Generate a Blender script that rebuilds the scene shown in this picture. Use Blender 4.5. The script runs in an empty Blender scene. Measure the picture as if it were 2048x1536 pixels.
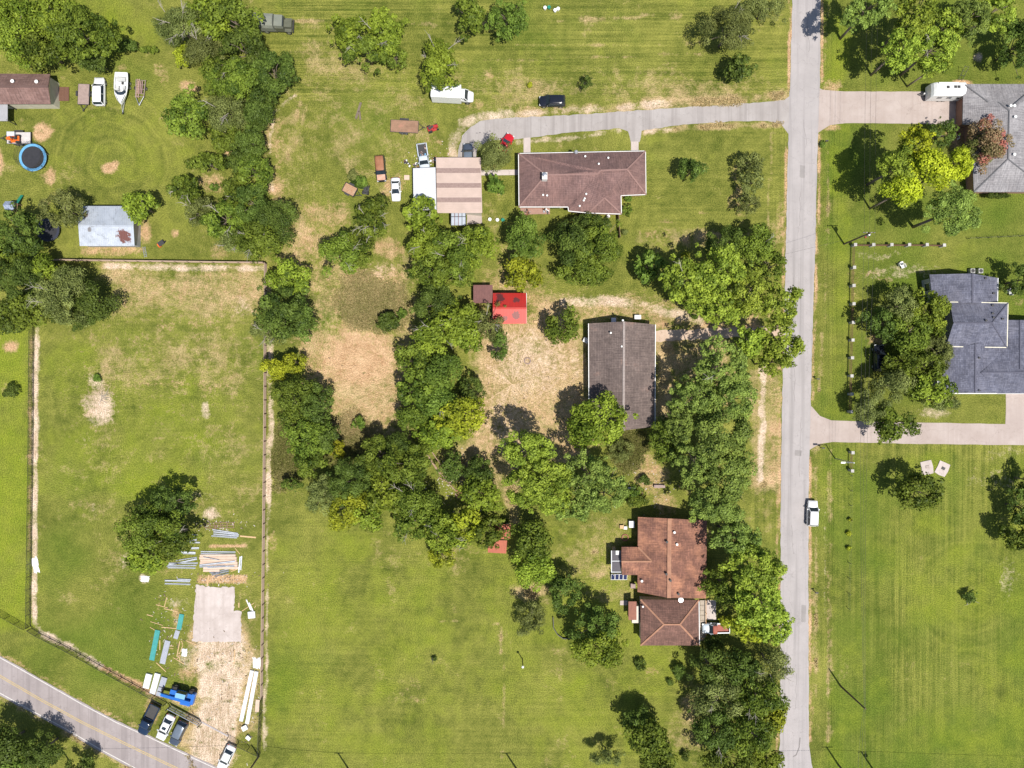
import bpy, math, random
import numpy as np
from mathutils import Vector, Matrix

# ------------------------------------------------------------------ camera, sky, sun, exposure
S = 0.09            # metres on the ground for one photograph pixel
H = 125.0           # flying height of the drone
sc = bpy.context.scene
col = sc.collection
cam_d = bpy.data.cameras.new("camera"); cam = bpy.data.objects.new("camera", cam_d); col.objects.link(cam)
cam.location = (0, 0, H); cam.rotation_euler = (0, 0, 0)
cam_d.sensor_width = 36; cam_d.lens = 18 / (1024 * S / H); cam_d.clip_end = 3000; cam_d.clip_start = 1
sc.camera = cam
SUN = Vector((0.24, -0.36, 1.0)).normalized()
wd = bpy.data.worlds.new("World"); sc.world = wd; wd.use_nodes = True
wn = wd.node_tree; sky = wn.nodes.new("ShaderNodeTexSky"); sky.sky_type = 'NISHITA'; sky.sun_disc = False
sky.sun_elevation = math.asin(SUN.z); sky.sun_rotation = math.atan2(SUN.x, SUN.y)
sky.air_density = 1.0; sky.dust_density = 1.0
bg = wn.nodes["Background"]; bg.inputs[1].default_value = 0.095
wn.links.new(sky.outputs[0], bg.inputs[0])
sl = bpy.data.lights.new("sun", 'SUN'); sl.energy = 4.9; sl.angle = math.radians(0.53); sl.color = (1, 0.95, 0.87)
so = bpy.data.objects.new("sun", sl); col.objects.link(so); so.location = (30, -45, 150)
so.rotation_euler = (-SUN).to_track_quat('-Z', 'Y').to_euler()
sc.view_settings.view_transform = 'Standard'; sc.view_settings.look = 'None'
sc.view_settings.exposure = 0.27; sc.view_settings.gamma = 1

def W(px, py, h=0.0):
    k = S * (H - h) / H
    return ((px - 1024) * k, (768 - py) * k)
def W3(px, py, h=0.0):
    x, y = W(px, py, h); return (x, y, h)

# ------------------------------------------------------------------ materials
MATS = {}
def nodes(m):
    m.use_nodes = True; t = m.node_tree; return t, t.nodes, t.links, t.nodes["Principled BSDF"]
def ramp(n, l, fac, c1, c2, lo=0.3, hi=0.7):
    r = n.new("ShaderNodeMapRange"); r.inputs[1].default_value = lo; r.inputs[2].default_value = hi; l.new(fac, r.inputs[0])
    m = n.new("ShaderNodeMix"); m.data_type = 'RGBA'; l.new(r.outputs[0], m.inputs[0])
    for s_, c in ((6, c1), (7, c2)):
        if isinstance(c, (tuple, list)): m.inputs[s_].default_value = (*c[:3], 1)
        else: l.new(c, m.inputs[s_])
    return m.outputs[2]
def noise(n, l, vec, scale, detail=3, rough=0.6):
    t = n.new("ShaderNodeTexNoise"); t.inputs["Scale"].default_value = scale; t.inputs["Detail"].default_value = detail
    t.inputs["Roughness"].default_value = rough
    if vec is not None: l.new(vec, t.inputs["Vector"])
    return t.outputs[0]
def mat(name, c1, c2=None, scale=2.0, rough=0.8, metal=0.0, c3=None, s3=0.4, bump=0.0, lo3=0.55, hi3=0.7, spots=(), streak=0.0):
    """plain procedural paint / wood / metal: two tones by noise and an optional third tone (rust, dirt) in patches"""
    if name in MATS: return MATS[name]
    m = bpy.data.materials.new(name); t, n, l, b = nodes(m)
    c2 = c2 or tuple(min(1, v * 0.78) for v in c1)
    g = n.new("ShaderNodeNewGeometry")
    c = ramp(n, l, noise(n, l, g.outputs["Position"], scale, 4), c1, c2)
    if c3:
        c = ramp(n, l, noise(n, l, g.outputs["Position"], s3, 6, 0.7), c, c3, lo3, hi3)
    for (sx, sy, sr, sc_) in spots:      # a stain of its own shape, at its place on the thing
        d = n.new("ShaderNodeVectorMath"); d.operation = 'MULTIPLY_ADD'; l.new(g.outputs["Position"], d.inputs[0]); d.inputs[1].default_value = (1, 1, 0); d.inputs[2].default_value = (-sx, -sy, 0)
        ln_ = n.new("ShaderNodeVectorMath"); ln_.operation = 'LENGTH'; l.new(d.outputs[0], ln_.inputs[0])
        k = n.new("ShaderNodeMath"); k.operation = 'MULTIPLY_ADD'; l.new(noise(n, l, g.outputs["Position"], 1.6, 5, .75), k.inputs[0]); k.inputs[1].default_value = -sr * 2.2; l.new(ln_.outputs["Value"], k.inputs[2])
        c = ramp(n, l, k.outputs[0], sc_, c, -sr * .45, -sr * .3)
    l.new(c, b.inputs["Base Color"]); b.inputs["Roughness"].default_value = rough; b.inputs["Metallic"].default_value = metal
    if bump:
        bp = n.new("ShaderNodeBump"); bp.inputs["Strength"].default_value = bump; bp.inputs["Distance"].default_value = 0.05
        l.new(noise(n, l, g.outputs["Position"], scale * 6, 3), bp.inputs["Height"]); l.new(bp.outputs[0], b.inputs["Normal"])
    MATS[name] = m; return m
def glass(name="window_glass", c=(0.02, 0.035, 0.05), rough=0.08):
    if name in MATS: return MATS[name]
    m = bpy.data.materials.new(name); t, n, l, b = nodes(m)
    g = n.new("ShaderNodeNewGeometry")
    l.new(ramp(n, l, noise(n, l, g.outputs["Position"], 3), c, tuple(v * 1.5 for v in c)), b.inputs["Base Color"])
    b.inputs["Roughness"].default_value = rough; b.inputs["Specular IOR Level"].default_value = 0.7
    MATS[name] = m; return m
def shingle(name, c1, c2, c3=None, row=0.3, s3=0.25, lo3=0.5, hi3=0.75, wl=0.9):
    """asphalt shingles laid in courses along the eave of whatever slope they are on"""
    if name in MATS: return MATS[name]
    m = bpy.data.materials.new(name); t, n, l, b = nodes(m)
    g = n.new("ShaderNodeNewGeometry")
    cr = n.new("ShaderNodeVectorMath"); cr.operation = 'CROSS_PRODUCT'; l.new(g.outputs["True Normal"], cr.inputs[0]); cr.inputs[1].default_value = (0, 0, 1)
    nm = n.new("ShaderNodeVectorMath"); nm.operation = 'NORMALIZE'; l.new(cr.outputs[0], nm.inputs[0])
    c_ = n.new("ShaderNodeVectorMath"); c_.operation = 'CROSS_PRODUCT'; l.new(nm.outputs[0], c_.inputs[0]); l.new(g.outputs["True Normal"], c_.inputs[1])
    du = n.new("ShaderNodeVectorMath"); du.operation = 'DOT_PRODUCT'; l.new(nm.outputs[0], du.inputs[0]); l.new(g.outputs["Position"], du.inputs[1])
    dv = n.new("ShaderNodeVectorMath"); dv.operation = 'DOT_PRODUCT'; l.new(c_.outputs[0], dv.inputs[0]); l.new(g.outputs["Position"], dv.inputs[1])
    cx = n.new("ShaderNodeCombineXYZ"); l.new(du.outputs["Value"], cx.inputs[0]); l.new(dv.outputs["Value"], cx.inputs[1])
    bt = n.new("ShaderNodeTexBrick"); l.new(cx.outputs[0], bt.inputs["Vector"]); bt.inputs["Scale"].default_value = 1.0
    bt.inputs["Brick Width"].default_value = wl; bt.inputs["Row Height"].default_value = row; bt.inputs["Mortar Size"].default_value = 0.022
    bt.inputs["Color1"].default_value = (*c1, 1); bt.inputs["Color2"].default_value = (*c2, 1)
    bt.inputs["Mortar"].default_value = (*[v * 0.5 for v in c2], 1); bt.inputs["Bias"].default_value = 0.0
    c = bt.outputs[0]
    if c3: c = ramp(n, l, noise(n, l, g.outputs["Position"], s3, 5, 0.75), c, c3, lo3, hi3)
    mp = n.new("ShaderNodeMapping"); mp.inputs["Scale"].default_value = (5, 0.5, 1); l.new(cx.outputs[0], mp.inputs[0])
    dk = ramp(n, l, noise(n, l, mp.outputs[0], 1.0, 4), (0.62, 0.62, 0.63), (1.18, 1.18, 1.16))
    st_ = ramp(n, l, noise(n, l, g.outputs["Position"], 0.35, 6, 0.7), (0.78, 0.77, 0.77), (1.12, 1.12, 1.12), .35, .65)
    m2 = n.new("ShaderNodeMix"); m2.data_type = 'RGBA'; m2.blend_type = 'MULTIPLY'; m2.inputs[0].default_value = 1; l.new(dk, m2.inputs[6]); l.new(st_, m2.inputs[7]); dk = m2.outputs[2]
    mx = n.new("ShaderNodeMix"); mx.data_type = 'RGBA'; mx.blend_type = 'MULTIPLY'; mx.inputs[0].default_value = 1
    l.new(c, mx.inputs[6]); l.new(dk, mx.inputs[7])
    l.new(mx.outputs[2], b.inputs["Base Color"]); b.inputs["Roughness"].default_value = 0.92
    bp = n.new("ShaderNodeBump"); bp.inputs["Strength"].default_value = 0.5; bp.inputs["Distance"].default_value = 0.03
    l.new(bt.outputs["Fac"], bp.inputs["Height"]); bp.invert = True; l.new(bp.outputs[0], b.inputs["Normal"])
    MATS[name] = m; return m
def leafmat(name, dark, light, tip=None):
    if name in MATS: return MATS[name]
    m = bpy.data.materials.new(name); t, n, l, b = nodes(m)
    n.remove(b); out = n["Material Output"]
    a = n.new("ShaderNodeAttribute"); a.attribute_name = "leaf"
    sp = n.new("ShaderNodeSeparateColor"); l.new(a.outputs["Color"], sp.inputs[0])
    c = ramp(n, l, sp.outputs[0], dark, light, 0.0, 1.0)
    if tip: c = ramp(n, l, sp.outputs[1], c, tip, 0.62, 0.8)
    oi = n.new("ShaderNodeObjectInfo")
    hs = n.new("ShaderNodeHueSaturation"); l.new(c, hs.inputs["Color"])
    for inp, lo, hi in (("Hue", 0.494, 0.510), ("Value", 0.82, 1.2)):
        r = n.new("ShaderNodeMapRange"); l.new(oi.outputs["Random"], r.inputs[0]); r.inputs[3].default_value = lo; r.inputs[4].default_value = hi
        l.new(r.outputs[0], hs.inputs[inp])
    d = n.new("ShaderNodeBsdfPrincipled"); d.inputs["Roughness"].default_value = 0.5; d.inputs["Specular IOR Level"].default_value = 0.12
    tr = n.new("ShaderNodeBsdfTranslucent")
    l.new(hs.outputs[0], d.inputs["Base Color"]); l.new(hs.outputs[0], tr.inputs[0])
    mx = n.new("ShaderNodeMixShader"); mx.inputs[0].default_value = 0.15
    l.new(d.outputs[0], mx.inputs[1]); l.new(tr.outputs[0], mx.inputs[2]); l.new(mx.outputs[0], out.inputs[0])
    MATS[name] = m; return m
def netmat(name, c, hole=0.6, scale=14.0):
    """woven net or chain link: dark wire with open diamonds"""
    if name in MATS: return MATS[name]
    m = bpy.data.materials.new(name); t, n, l, b = nodes(m); out = n["Material Output"]
    g = n.new("ShaderNodeNewGeometry"); v = n.new("ShaderNodeTexVoronoi"); v.inputs["Scale"].default_value = scale; l.new(g.outputs["Position"], v.inputs["Vector"])
    v.feature = 'DISTANCE_TO_EDGE'
    cp = n.new("ShaderNodeMath"); cp.operation = 'GREATER_THAN'; cp.inputs[1].default_value = (1 - hole) * 0.28; l.new(v.outputs["Distance"], cp.inputs[0])
    tr = n.new("ShaderNodeBsdfTransparent"); mx = n.new("ShaderNodeMixShader"); l.new(cp.outputs[0], mx.inputs[0]); b.inputs["Base Color"].default_value = (*c, 1)
    l.new(b.outputs[0], mx.inputs[1]); l.new(tr.outputs[0], mx.inputs[2]); l.new(mx.outputs[0], out.inputs[0])
    MATS[name] = m; return m

# ------------------------------------------------------------------ mesh helpers
def tag(o, label=None, cat=None, group=None, kind=None):
    for k, v in (("label", label), ("category", cat), ("group", group), ("kind", kind)):
        if v: o[k] = v
    return o
def thing(name, label, cat, loc=(0, 0, 0), rz=0.0, group=None):
    o = bpy.data.objects.new(name, None); col.objects.link(o); o.empty_display_size = 0.3
    o.location = loc if len(loc) == 3 else (loc[0], loc[1], 0); o.rotation_euler = (0, 0, rz)
    return tag(o, label, cat, group)
def root_of(o):
    while o.parent: o = o.parent
    return o
class MB:
    def __init__(s): s.v = []; s.f = []
    def add(s, vs, fs):
        b = len(s.v); s.v += [tuple(v) for v in vs]; s.f += [tuple(i + b for i in f) for f in fs]; return s
    def box(s, cx, cy, cz, sx, sy, sz, rz=0.0, taper=1.0):
        c, n = math.cos(rz), math.sin(rz); vs = []
        for z, k in ((-.5, 1.0), (.5, taper)):
            for x, y in ((-.5, -.5), (.5, -.5), (.5, .5), (-.5, .5)):
                X, Y = x * sx * k, y * sy * k; vs.append((cx + X * c - Y * n, cy + X * n + Y * c, cz + z * sz))
        return s.add(vs, [(3, 2, 1, 0), (4, 5, 6, 7), (0, 1, 5, 4), (1, 2, 6, 5), (2, 3, 7, 6), (3, 0, 4, 7)])
    def beam(s, p, q, w, h):
        p, q = Vector(p), Vector(q); d = (q - p).normalized()
        sd = d.cross(Vector((0, 0, 1)))
        if sd.length < 1e-4: sd = Vector((1, 0, 0))
        sd = sd.normalized() * w / 2; up = sd.cross(d).normalized() * h / 2
        vs = [e + a * sd + b_ * up for e in (p, q) for a, b_ in ((-1, -1), (1, -1), (1, 1), (-1, 1))]
        return s.add(vs, [(0, 1, 2, 3), (7, 6, 5, 4), (0, 4, 5, 1), (1, 5, 6, 2), (2, 6, 7, 3), (3, 7, 4, 0)])
    def tube(s, p, q, r0, r1=None, n=6, caps=True):
        r1 = r0 if r1 is None else r1; p, q = Vector(p), Vector(q); d = (q - p).normalized()
        a = d.orthogonal().normalized(); b_ = d.cross(a)
        vs = [e + (a * math.cos(2 * math.pi * i / n) + b_ * math.sin(2 * math.pi * i / n)) * r for e, r in ((p, r0), (q, r1)) for i in range(n)]
        fs = [(i, (i + 1) % n, n + (i + 1) % n, n + i) for i in range(n)]
        if caps: fs += [tuple(reversed(range(n))), tuple(range(n, 2 * n))]
        return s.add(vs, fs)
    def lathe(s, prof, c=(0, 0, 0), n=24, cap=True):
        vs = [(c[0] + r * math.cos(2 * math.pi * i / n), c[1] + r * math.sin(2 * math.pi * i / n), c[2] + z) for r, z in prof for i in range(n)]
        fs = [(k * n + i, k * n + (i + 1) % n, (k + 1) * n + (i + 1) % n, (k + 1) * n + i) for k in range(len(prof) - 1) for i in range(n)]
        if cap: fs += [tuple(reversed(range(n))), tuple(range((len(prof) - 1) * n, len(prof) * n))]
        return s.add(vs, fs)
    def prism(s, poly, z0, z1):
        n = len(poly); vs = [(x, y, z0) for x, y in poly] + [(x, y, z1) for x, y in poly]
        a = sum(poly[i][0] * poly[(i + 1) % n][1] - poly[(i + 1) % n][0] * poly[i][1] for i in range(n))
        fs = [(i, (i + 1) % n, n + (i + 1) % n, n + i) for i in range(n)] + [tuple(reversed(range(n))), tuple(range(n, 2 * n))]
        if a < 0: fs = [tuple(reversed(f)) for f in fs]
        return s.add(vs, fs)
    def slab(s, vs, fs, t):
        """faces seen from above, thickened downwards"""
        out = []
        for f in fs:
            nz = 0; m = len(f)
            for i in range(m):
                a, b_ = vs[f[i]], vs[f[(i + 1) % m]]; nz += a[0] * b_[1] - b_[0] * a[1]
            out.append(f if nz > 0 else tuple(reversed(f)))
        n = len(vs); ed = {}
        for f in out:
            for i in range(len(f)):
                ed[(f[i], f[(i + 1) % len(f)])] = 1
        sides = [(b_, a, a + n, b_ + n) for a, b_ in ed if (b_, a) not in ed]
        return s.add(list(vs) + [(x, y, z - t) for x, y, z in vs], out + [tuple(i + n for i in reversed(f)) for f in out] + sides)
    def build(s, name, m, parent=None, world=False, smooth=False):
        vs = s.v
        if parent is not None and world:
            L = root_of(parent).location; vs = [(x - L[0], y - L[1], z - L[2]) for x, y, z in vs]
        me = bpy.data.meshes.new(name); me.from_pydata(vs, [], s.f); me.update()
        if smooth: me.polygons.foreach_set("use_smooth", [True] * len(me.polygons))
        me.materials.append(m)
        o = bpy.data.objects.new(name, me); col.objects.link(o)
        if parent is not None: o.parent = parent
        return o
def part(name, m, parent, vs_fs=None, **k): return MB().box(*vs_fs).build(name, m, parent, **k)
def copy_tree(o, parent=None):
    c = o.copy(); col.objects.link(c); c.parent = parent
    for ch in list(o.children): copy_tree(ch, c)
    return c
def inset(poly, d):
    n = len(poly); a = sum(poly[i][0] * poly[(i + 1) % n][1] - poly[(i + 1) % n][0] * poly[i][1] for i in range(n)); sg = 1 if a > 0 else -1
    out = []
    for i in range(n):
        p0, p1, p2 = [Vector(poly[j % n]) for j in (i - 1, i, i + 1)]
        d1 = (p1 - p0).normalized(); d2 = (p2 - p1).normalized()
        n1 = Vector((-d1.y, d1.x)) * sg; n2 = Vector((-d2.y, d2.x)) * sg; b_ = n1 + n2
        k = d / max(0.3, (1 + n1.dot(n2)))
        out.append(tuple(p1 + b_ * k))
    return out
WHITE = mat("white_paint", (0.8, 0.8, 0.78), (0.68, 0.68, 0.66), 3, 0.6)
RUBBER = mat("black_rubber", (0.02, 0.02, 0.021), (0.035, 0.034, 0.033), 6, 0.85)
DARK = mat("dark_metal", (0.03, 0.03, 0.033), (0.05, 0.048, 0.045), 5, 0.6)
STEEL = mat("galvanised_steel", (0.5, 0.52, 0.56), (0.38, 0.4, 0.44), 3, 0.4, 0.6)
CONC = None
# ------------------------------------------------------------------ ground: one sheet, soil and grass zones held as weights
gx = np.concatenate([[-14000, -6000, -2500, -1000, -500, -200], np.arange(-60, 2112, 6.0), [2250, 2550, 3050, 4500, 8000, 16000]])
gy = np.concatenate([[-14000, -6000, -2500, -1000, -500, -200], np.arange(-60, 1600, 6.0), [1740, 2040, 2550, 4000, 7500, 15500]])
PX, PY = np.meshgrid(gx, gy)
_rg = np.random.default_rng(42)
def vnoise(cell, seed):
    """smooth value noise over the sheet, one value per cell of `cell` pixels"""
    rg = np.random.default_rng(seed); G = rg.uniform(-1, 1, (420, 420)); X = np.clip(PX, -400, 2500) / cell + 60; Y = np.clip(PY, -400, 2000) / cell + 60
    i, j = np.floor(X).astype(int) % 419, np.floor(Y).astype(int) % 419; fx, fy = X - np.floor(X), Y - np.floor(Y); fx = fx * fx * (3 - 2 * fx); fy = fy * fy * (3 - 2 * fy)
    return (G[j, i] * (1 - fx) + G[j, i + 1] * fx) * (1 - fy) + (G[j + 1, i] * (1 - fx) + G[j + 1, i + 1] * fx) * fy
PX0, PY0 = PX.copy(), PY.copy()
N1, N2, N3, N4 = vnoise(70, 1), vnoise(26, 2), vnoise(14, 3), vnoise(150, 4)
_wx = vnoise(34, 5) * 9 + vnoise(13, 6) * 5; _wy = vnoise(34, 7) * 9 + vnoise(13, 8) * 5
CH = {k: np.zeros_like(PX) for k in ("dry", "soil", "lush", "dark", "hs", "vs", "pale", "weed")}
def sstep(a, b_, x):
    t = np.clip((x - a) / (b_ - a), 0, 1); return t * t * (3 - 2 * t)
def blob(ch, x, y, rx, ry, w=1.0, soft=0.6, ang=0.0):
    c, s_ = math.cos(math.radians(ang)), math.sin(math.radians(ang)); q_ = min(1, min(rx, ry) / 22); X, Y = PX + _wx * q_ - x, PY + _wy * q_ - y
    r = np.sqrt(((X * c + Y * s_) / rx) ** 2 + ((-X * s_ + Y * c) / ry) ** 2)
    CH[ch][:] = np.maximum(CH[ch], w * (1 - sstep(1 - soft, 1 + soft * 0.5, r)))
def rect(ch, x0, y0, x1, y1, w=1.0, fe=25):
    PX, PY = PX0 + _wx * min(1.5, fe / 12), PY0 + _wy * min(1.5, fe / 12)
    f = sstep(x0 - fe, x0 + fe, PX) * (1 - sstep(x1 - fe, x1 + fe, PX)) * sstep(y0 - fe, y0 + fe, PY) * (1 - sstep(y1 - fe, y1 + fe, PY))
    CH[ch][:] = np.maximum(CH[ch], w * f)
def band(ch, pts, hw, w=1.0, fe=4):
    d = np.full_like(PX0, 1e9); PX, PY = (PX0 + _wx, PY0 + _wy) if hw > 11 else (PX0 + _wx * .25, PY0 + _wy * .25)
    for (ax, ay), (bx, by) in zip(pts, pts[1:]):
        vx, vy = bx - ax, by - ay; t = np.clip(((PX - ax) * vx + (PY - ay) * vy) / (vx * vx + vy * vy), 0, 1)
        d = np.minimum(d, np.hypot(PX - ax - t * vx, PY - ay - t * vy))
    CH[ch][:] = np.maximum(CH[ch], np.clip(w * (1 + .45 * N2 + .3 * N3), 0, 1.1) * (1 - sstep(hw - fe * .5, hw + fe, d)))
# general tone of each parcel
rect("lush", -60, 640, 58, 1260, 0.8, 20); rect("lush", 90, 760, 500, 1000, 0.5, 70); blob("lush", 300, 960, 170, 60, 0.75)
blob("lush", 150, 760, 70, 120, 0.5); rect("lush", 0, 0, 330, 110, 0.6, 30); blob("lush", 240, 300, 150, 110, 0.4)
rect("lush", 1650, 900, 2100, 1600, 0.25, 20); rect("dark", 1650, 900, 2100, 1600, 0.65, 25); rect("dark", 1645, -60, 2100, 880, 0.55, 15)
blob("lush", 1890, 1200, 120, 130, 0.5); blob("lush", 1980, 1460, 140, 90, 0.5); blob("lush", 1680, 300, 24, 400, 0.6)
blob("lush", 1680, 600, 26, 260, 0.55); rect("lush", 545, 1050, 1360, 1600, 0.35, 30); blob("lush", 860, 1260, 170, 60, 0.5); blob("lush", 1160, 1400, 180, 90, 0.5)
rect("dark", 540, 1030, 600, 1536, 0.35, 25); rect("dark", 60, 1040, 330, 1400, 0.45, 50); rect("dark", -60, 1290, 300, 1600, 0.35, 30)
rect("dark", 200, 620, 530, 760, 0.35, 40); rect("dry", 215, 530, 540, 640, 0.55, 25); rect("dry", 200, 640, 530, 790, 0.36, 60); rect("soil", 250, 765, 470, 778, .4, 8); rect("soil", 300, 640, 480, 660, .25, 10); blob("dry", 440, 900, 90, 60, .3); rect("weed", 215, 530, 540, 720, 0.22, 60)
rect("hs", 545, -60, 1575, 200, 1.0, 20); rect("hs", 545, 1020, 1550, 1600, 0.4, 25); rect("vs", 1640, 880, 2100, 1600, 0.9, 15)
rect("vs", 1645, -60, 1690, 860, 0.8, 6); rect("hs", 1290, 260, 1570, 500, 0.6, 15); rect("vs", 545, 260, 640, 560, 0.6, 40); rect("vs", 1545, 240, 1575, 560, .8, 6)
rect("hs", 200, 560, 530, 1100, 0.35, 50); rect("vs", 1500, 720, 1565, 1080, 0.7, 8)
# dry and bare ground
rect("dry", 560, 60, 860, 330, 0.28, 80); rect("dry", 860, 140, 1570, 200, 0.36, 30); rect("dry", 545, 230, 640, 560, 0.35, 30)
rect("dry", 590, 520, 840, 900, 0.5, 40); blob("soil", 715, 715, 105, 80, 0.85, 0.7); blob("soil", 760, 800, 60, 90, 0.5, .8); blob("soil", 640, 690, 60, 50, .5, .9); blob("dry", 740, 790, 90, 110, 0.75); blob("weed", 745, 600, 85, 85, 0.62); blob("lush", 670, 580, 50, 50, .6); blob("soil", 790, 600, 40, 60, .42, .9); blob("pale", 760, 545, 50, 26, .35, .9)
blob("lush", 700, 660, 70, 36, 0.8); blob("dark", 680, 640, 50, 60, .6); blob("weed", 690, 880, 90, 60, 0.6); blob("weed", 580, 900, 50, 90, 0.6); rect("dry", 935, 640, 1180, 920, 0.8, 25)
blob("pale", 1060, 720, 110, 95, 0.5, 0.9); blob("pale", 1150, 720, 26, 90, .4, .9); blob("soil", 1080, 700, 80, 60, 0.3, 0.9); blob("dry", 960, 930, 80, 60, 0.75); blob("pale", 1010, 830, 60, 110, 0.42, 0.9)
rect("dry", 1080, 590, 1330, 645, 0.62, 20); band("pale", [(1130, 605), (1200, 600), (1280, 610), (1340, 625), (1400, 640)], 9, 0.6, 10); band("soil", [(1290, 632), (1420, 648), (1500, 650)], 18, 0.5, 14)
rect("dry", 1310, 680, 1345, 840, 0.85, 10); rect("dry", 1345, 640, 1480, 760, 0.6, 25); blob("soil", 1360, 720, 40, 70, 0.35)
rect("dry", 1500, 740, 1562, 980, 0.6, 10); band("pale", [(1527, 730), (1524, 850), (1520, 960)], 6, 0.75, 4); band("soil", [(1550, 740), (1545, 960)], 9, 0.42, 8)
blob("soil", 1300, 950, 40, 45, 0.55); blob("soil", 1330, 1010, 30, 40, 0.5); rect("dry", 1010, 900, 1040, 1050, 0.7, 8); blob("weed", 1260, 900, 40, 60, 0.7)
rect("dry", 1140, 1030, 1270, 1200, 0.28, 20); blob("soil", 1300, 1340, 25, 28, 0.3, 0.9); blob("dry", 1360, 1470, 45, 60, 0.45); blob("dry", 1190, 1150, 30, 12, 0.55)
blob("dry", 1190, 1097, 12, 10, .6); blob("dry", 1385, 1430, 25, 120, .4); blob("dry", 930, 1100, 80, 25, 0.3); blob("dry", 1060, 1180, 40, 20, 0.55)
for x, y, a, b_ in ((1450, 470, 60, 10), (1380, 482, 30, 8), (1480, 400, 26, 60), (1335, 445, 22, 7), (1410, 428, 20, 5), (1310, 470, 40, 14), (1470, 350, 12, 24), (1560, 430, 10, 60)):
    blob("soil", x, y, a, b_, 0.42, 0.9)
rect("dry", 1270, 460, 1570, 500, 0.4, 20); blob("soil", 980, 155, 24, 18, 0.36, 0.9); blob("soil", 945, 210, 40, 20, 0.4, 0.9); blob("soil", 1060, 215, 26, 8, 0.45, 0.9)
for x, y, a, b_, w in ((85, 263, 22, 17, 1), (222, 337, 19, 17, 1), (97, 352, 16, 20, .75), (2, 325, 12, 25, 1), (325, 150, 22, 26, .42), (85, 405, 16, 14, .5), (442, 220, 12, 20, .8), (350, 470, 12, 10, .7), (425, 370, 35, 22, .55),
                       (455, 305, 12, 24, .75), (290, 460, 14, 34, .75), (380, 175, 20, 16, .8), (245, 135, 14, 9, .5), (440, 500, 30, 16, .5), (650, 430, 60, 40, .5), (620, 480, 40, 40, .5), (790, 370, 22, 34, .55), (770, 385, 10, 10, .7),
                       (24, 692, 16, 20, .9), (550, 1085, 14, 28, .4), (870, 280, 30, 12, .35), (905, 305, 20, 12, .6), (780, 500, 40, 25, .6), (780, 560, 50, 30, .5), (1070, 600, 40, 40, .5), (1010, 570, 30, 30, .5), (1025, 520, 30, 60, .4)):
    blob("soil", x, y, a, b_, w, 0.75)
rect("soil", 160, 490, 290, 512, 0.6, 6); band("soil", [(545, 240), (540, 320), (555, 420), (600, 500), (615, 560)], 12, 0.42, 18); band("pale", [(590, 190), (548, 225), (538, 300), (545, 380)], 3, 0.5, 6)
blob('weed', 200, 805, 50, 55, .7, .7); blob('soil', 180, 825, 24, 20, .5, .8)
# dead stump rings, dirt strips beside fences
for x, y, a, b_, w in ((200, 812, 44, 44, .8), (195, 765, 20, 22, .6), (413, 822, 12, 22, .75), (420, 1030, 26, 18, .85), (190, 1020, 10, 22, .4), (250, 1120, 12, 26, .45), (395, 995, 40, 16, .3), (480, 615, 26, 26, .35), (175, 875, 20, 20, .25), (288, 1158, 14, 10, 1), (1956, 115, 12, 12, 1), (1870, 825, 46, 12, .5), (2010, 905, 60, 20, .3), (1990, 960, 80, 40, .25), (2010, 1160, 24, 60, .3), (1800, 545, 110, 22, .35), (1760, 510, 80, 12, .3)):
    blob("pale", x, y, a, b_, w, 0.8)
band("pale", [(73, 655), (70, 900), (68, 1240), (80, 1262)], 4.5, 0.85, 5); band("soil", [(62, 670), (60, 900), (58, 1100)], 4, 0.5, 4)
band("pale", [(80, 1265), (140, 1293), (200, 1330)], 6, 0.85, 4); band("soil", [(200, 1332), (260, 1362), (320, 1395)], 5, 0.75, 4)
band("pale", [(215, 532), (350, 534), (528, 538)], 5, 0.75, 7); band("pale", [(541, 560), (541, 800), (538, 1000)], 5, 0.75, 5); band("pale", [(537, 1000), (534, 1250), (529, 1500)], 2.5, 0.55, 5)
# construction yard: pale trodden track, gravel, red soil
band("pale", [(440, 1280), (445, 1360), (440, 1430), (430, 1500)], 38, 1.0, 18); band("dry", [(440, 1280), (445, 1360), (440, 1430), (420, 1500)], 52, 0.9, 22); blob("pale", 490, 1330, 20, 50, 0.5, .9); blob("pale", 380, 1320, 24, 30, .5, .9)
rect("soil", 396, 1150, 494, 1167, 0.85, 4); blob("soil", 355, 1235, 10, 36, 0.55, .8); blob("soil", 370, 1345, 26, 20, 0.6, .9); blob("dry", 385, 1400, 50, 22, .8); blob("pale", 355, 1205, 22, 22, .45, 1); blob("soil", 300, 1420, 16, 30, .6); blob("dry", 405, 1470, 60, 40, .85)
blob("soil", 340, 1140, 60, 10, .3, .9); band("soil", [(420, 1094), (490, 1091)], 2, .7, 3); blob("dry", 500, 1440, 20, 40, .4); blob("soil", 318, 1210, 6, 30, .35)
blob('pale', 425, 1495, 62, 26, .9, .7, 25); blob('pale', 455, 1330, 48, 60, .6, .9); blob('pale', 395, 1300, 30, 20, .55, .9); blob('dry', 500, 1380, 22, 90, .55, .9)
for pts in ([(640, 140), (600, 200), (575, 300), (580, 420), (620, 520)], [(652, 146), (614, 205), (589, 300), (594, 418), (634, 515)], [(1290, 470), (1420, 474), (1550, 470)], [(1545, 250), (1538, 400), (1530, 520)], [(1290, 590), (1380, 600), (1470, 610)],
            [(880, 1240), (1000, 1250), (1010, 1400), (1003, 1530)], [(300, 880), (380, 860), (460, 850)], [(1655, 10), (1652, 140)], [(1658, 300), (1650, 600), (1640, 780)], [(1632, 930), (1630, 1400)], [(560, 40), (900, 52), (1380, 30)], [(560, 118), (900, 124), (1400, 108)], [(1030, 92), (1400, 86)]):
    band("dry", pts, 1.5, .5, 5)
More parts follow.
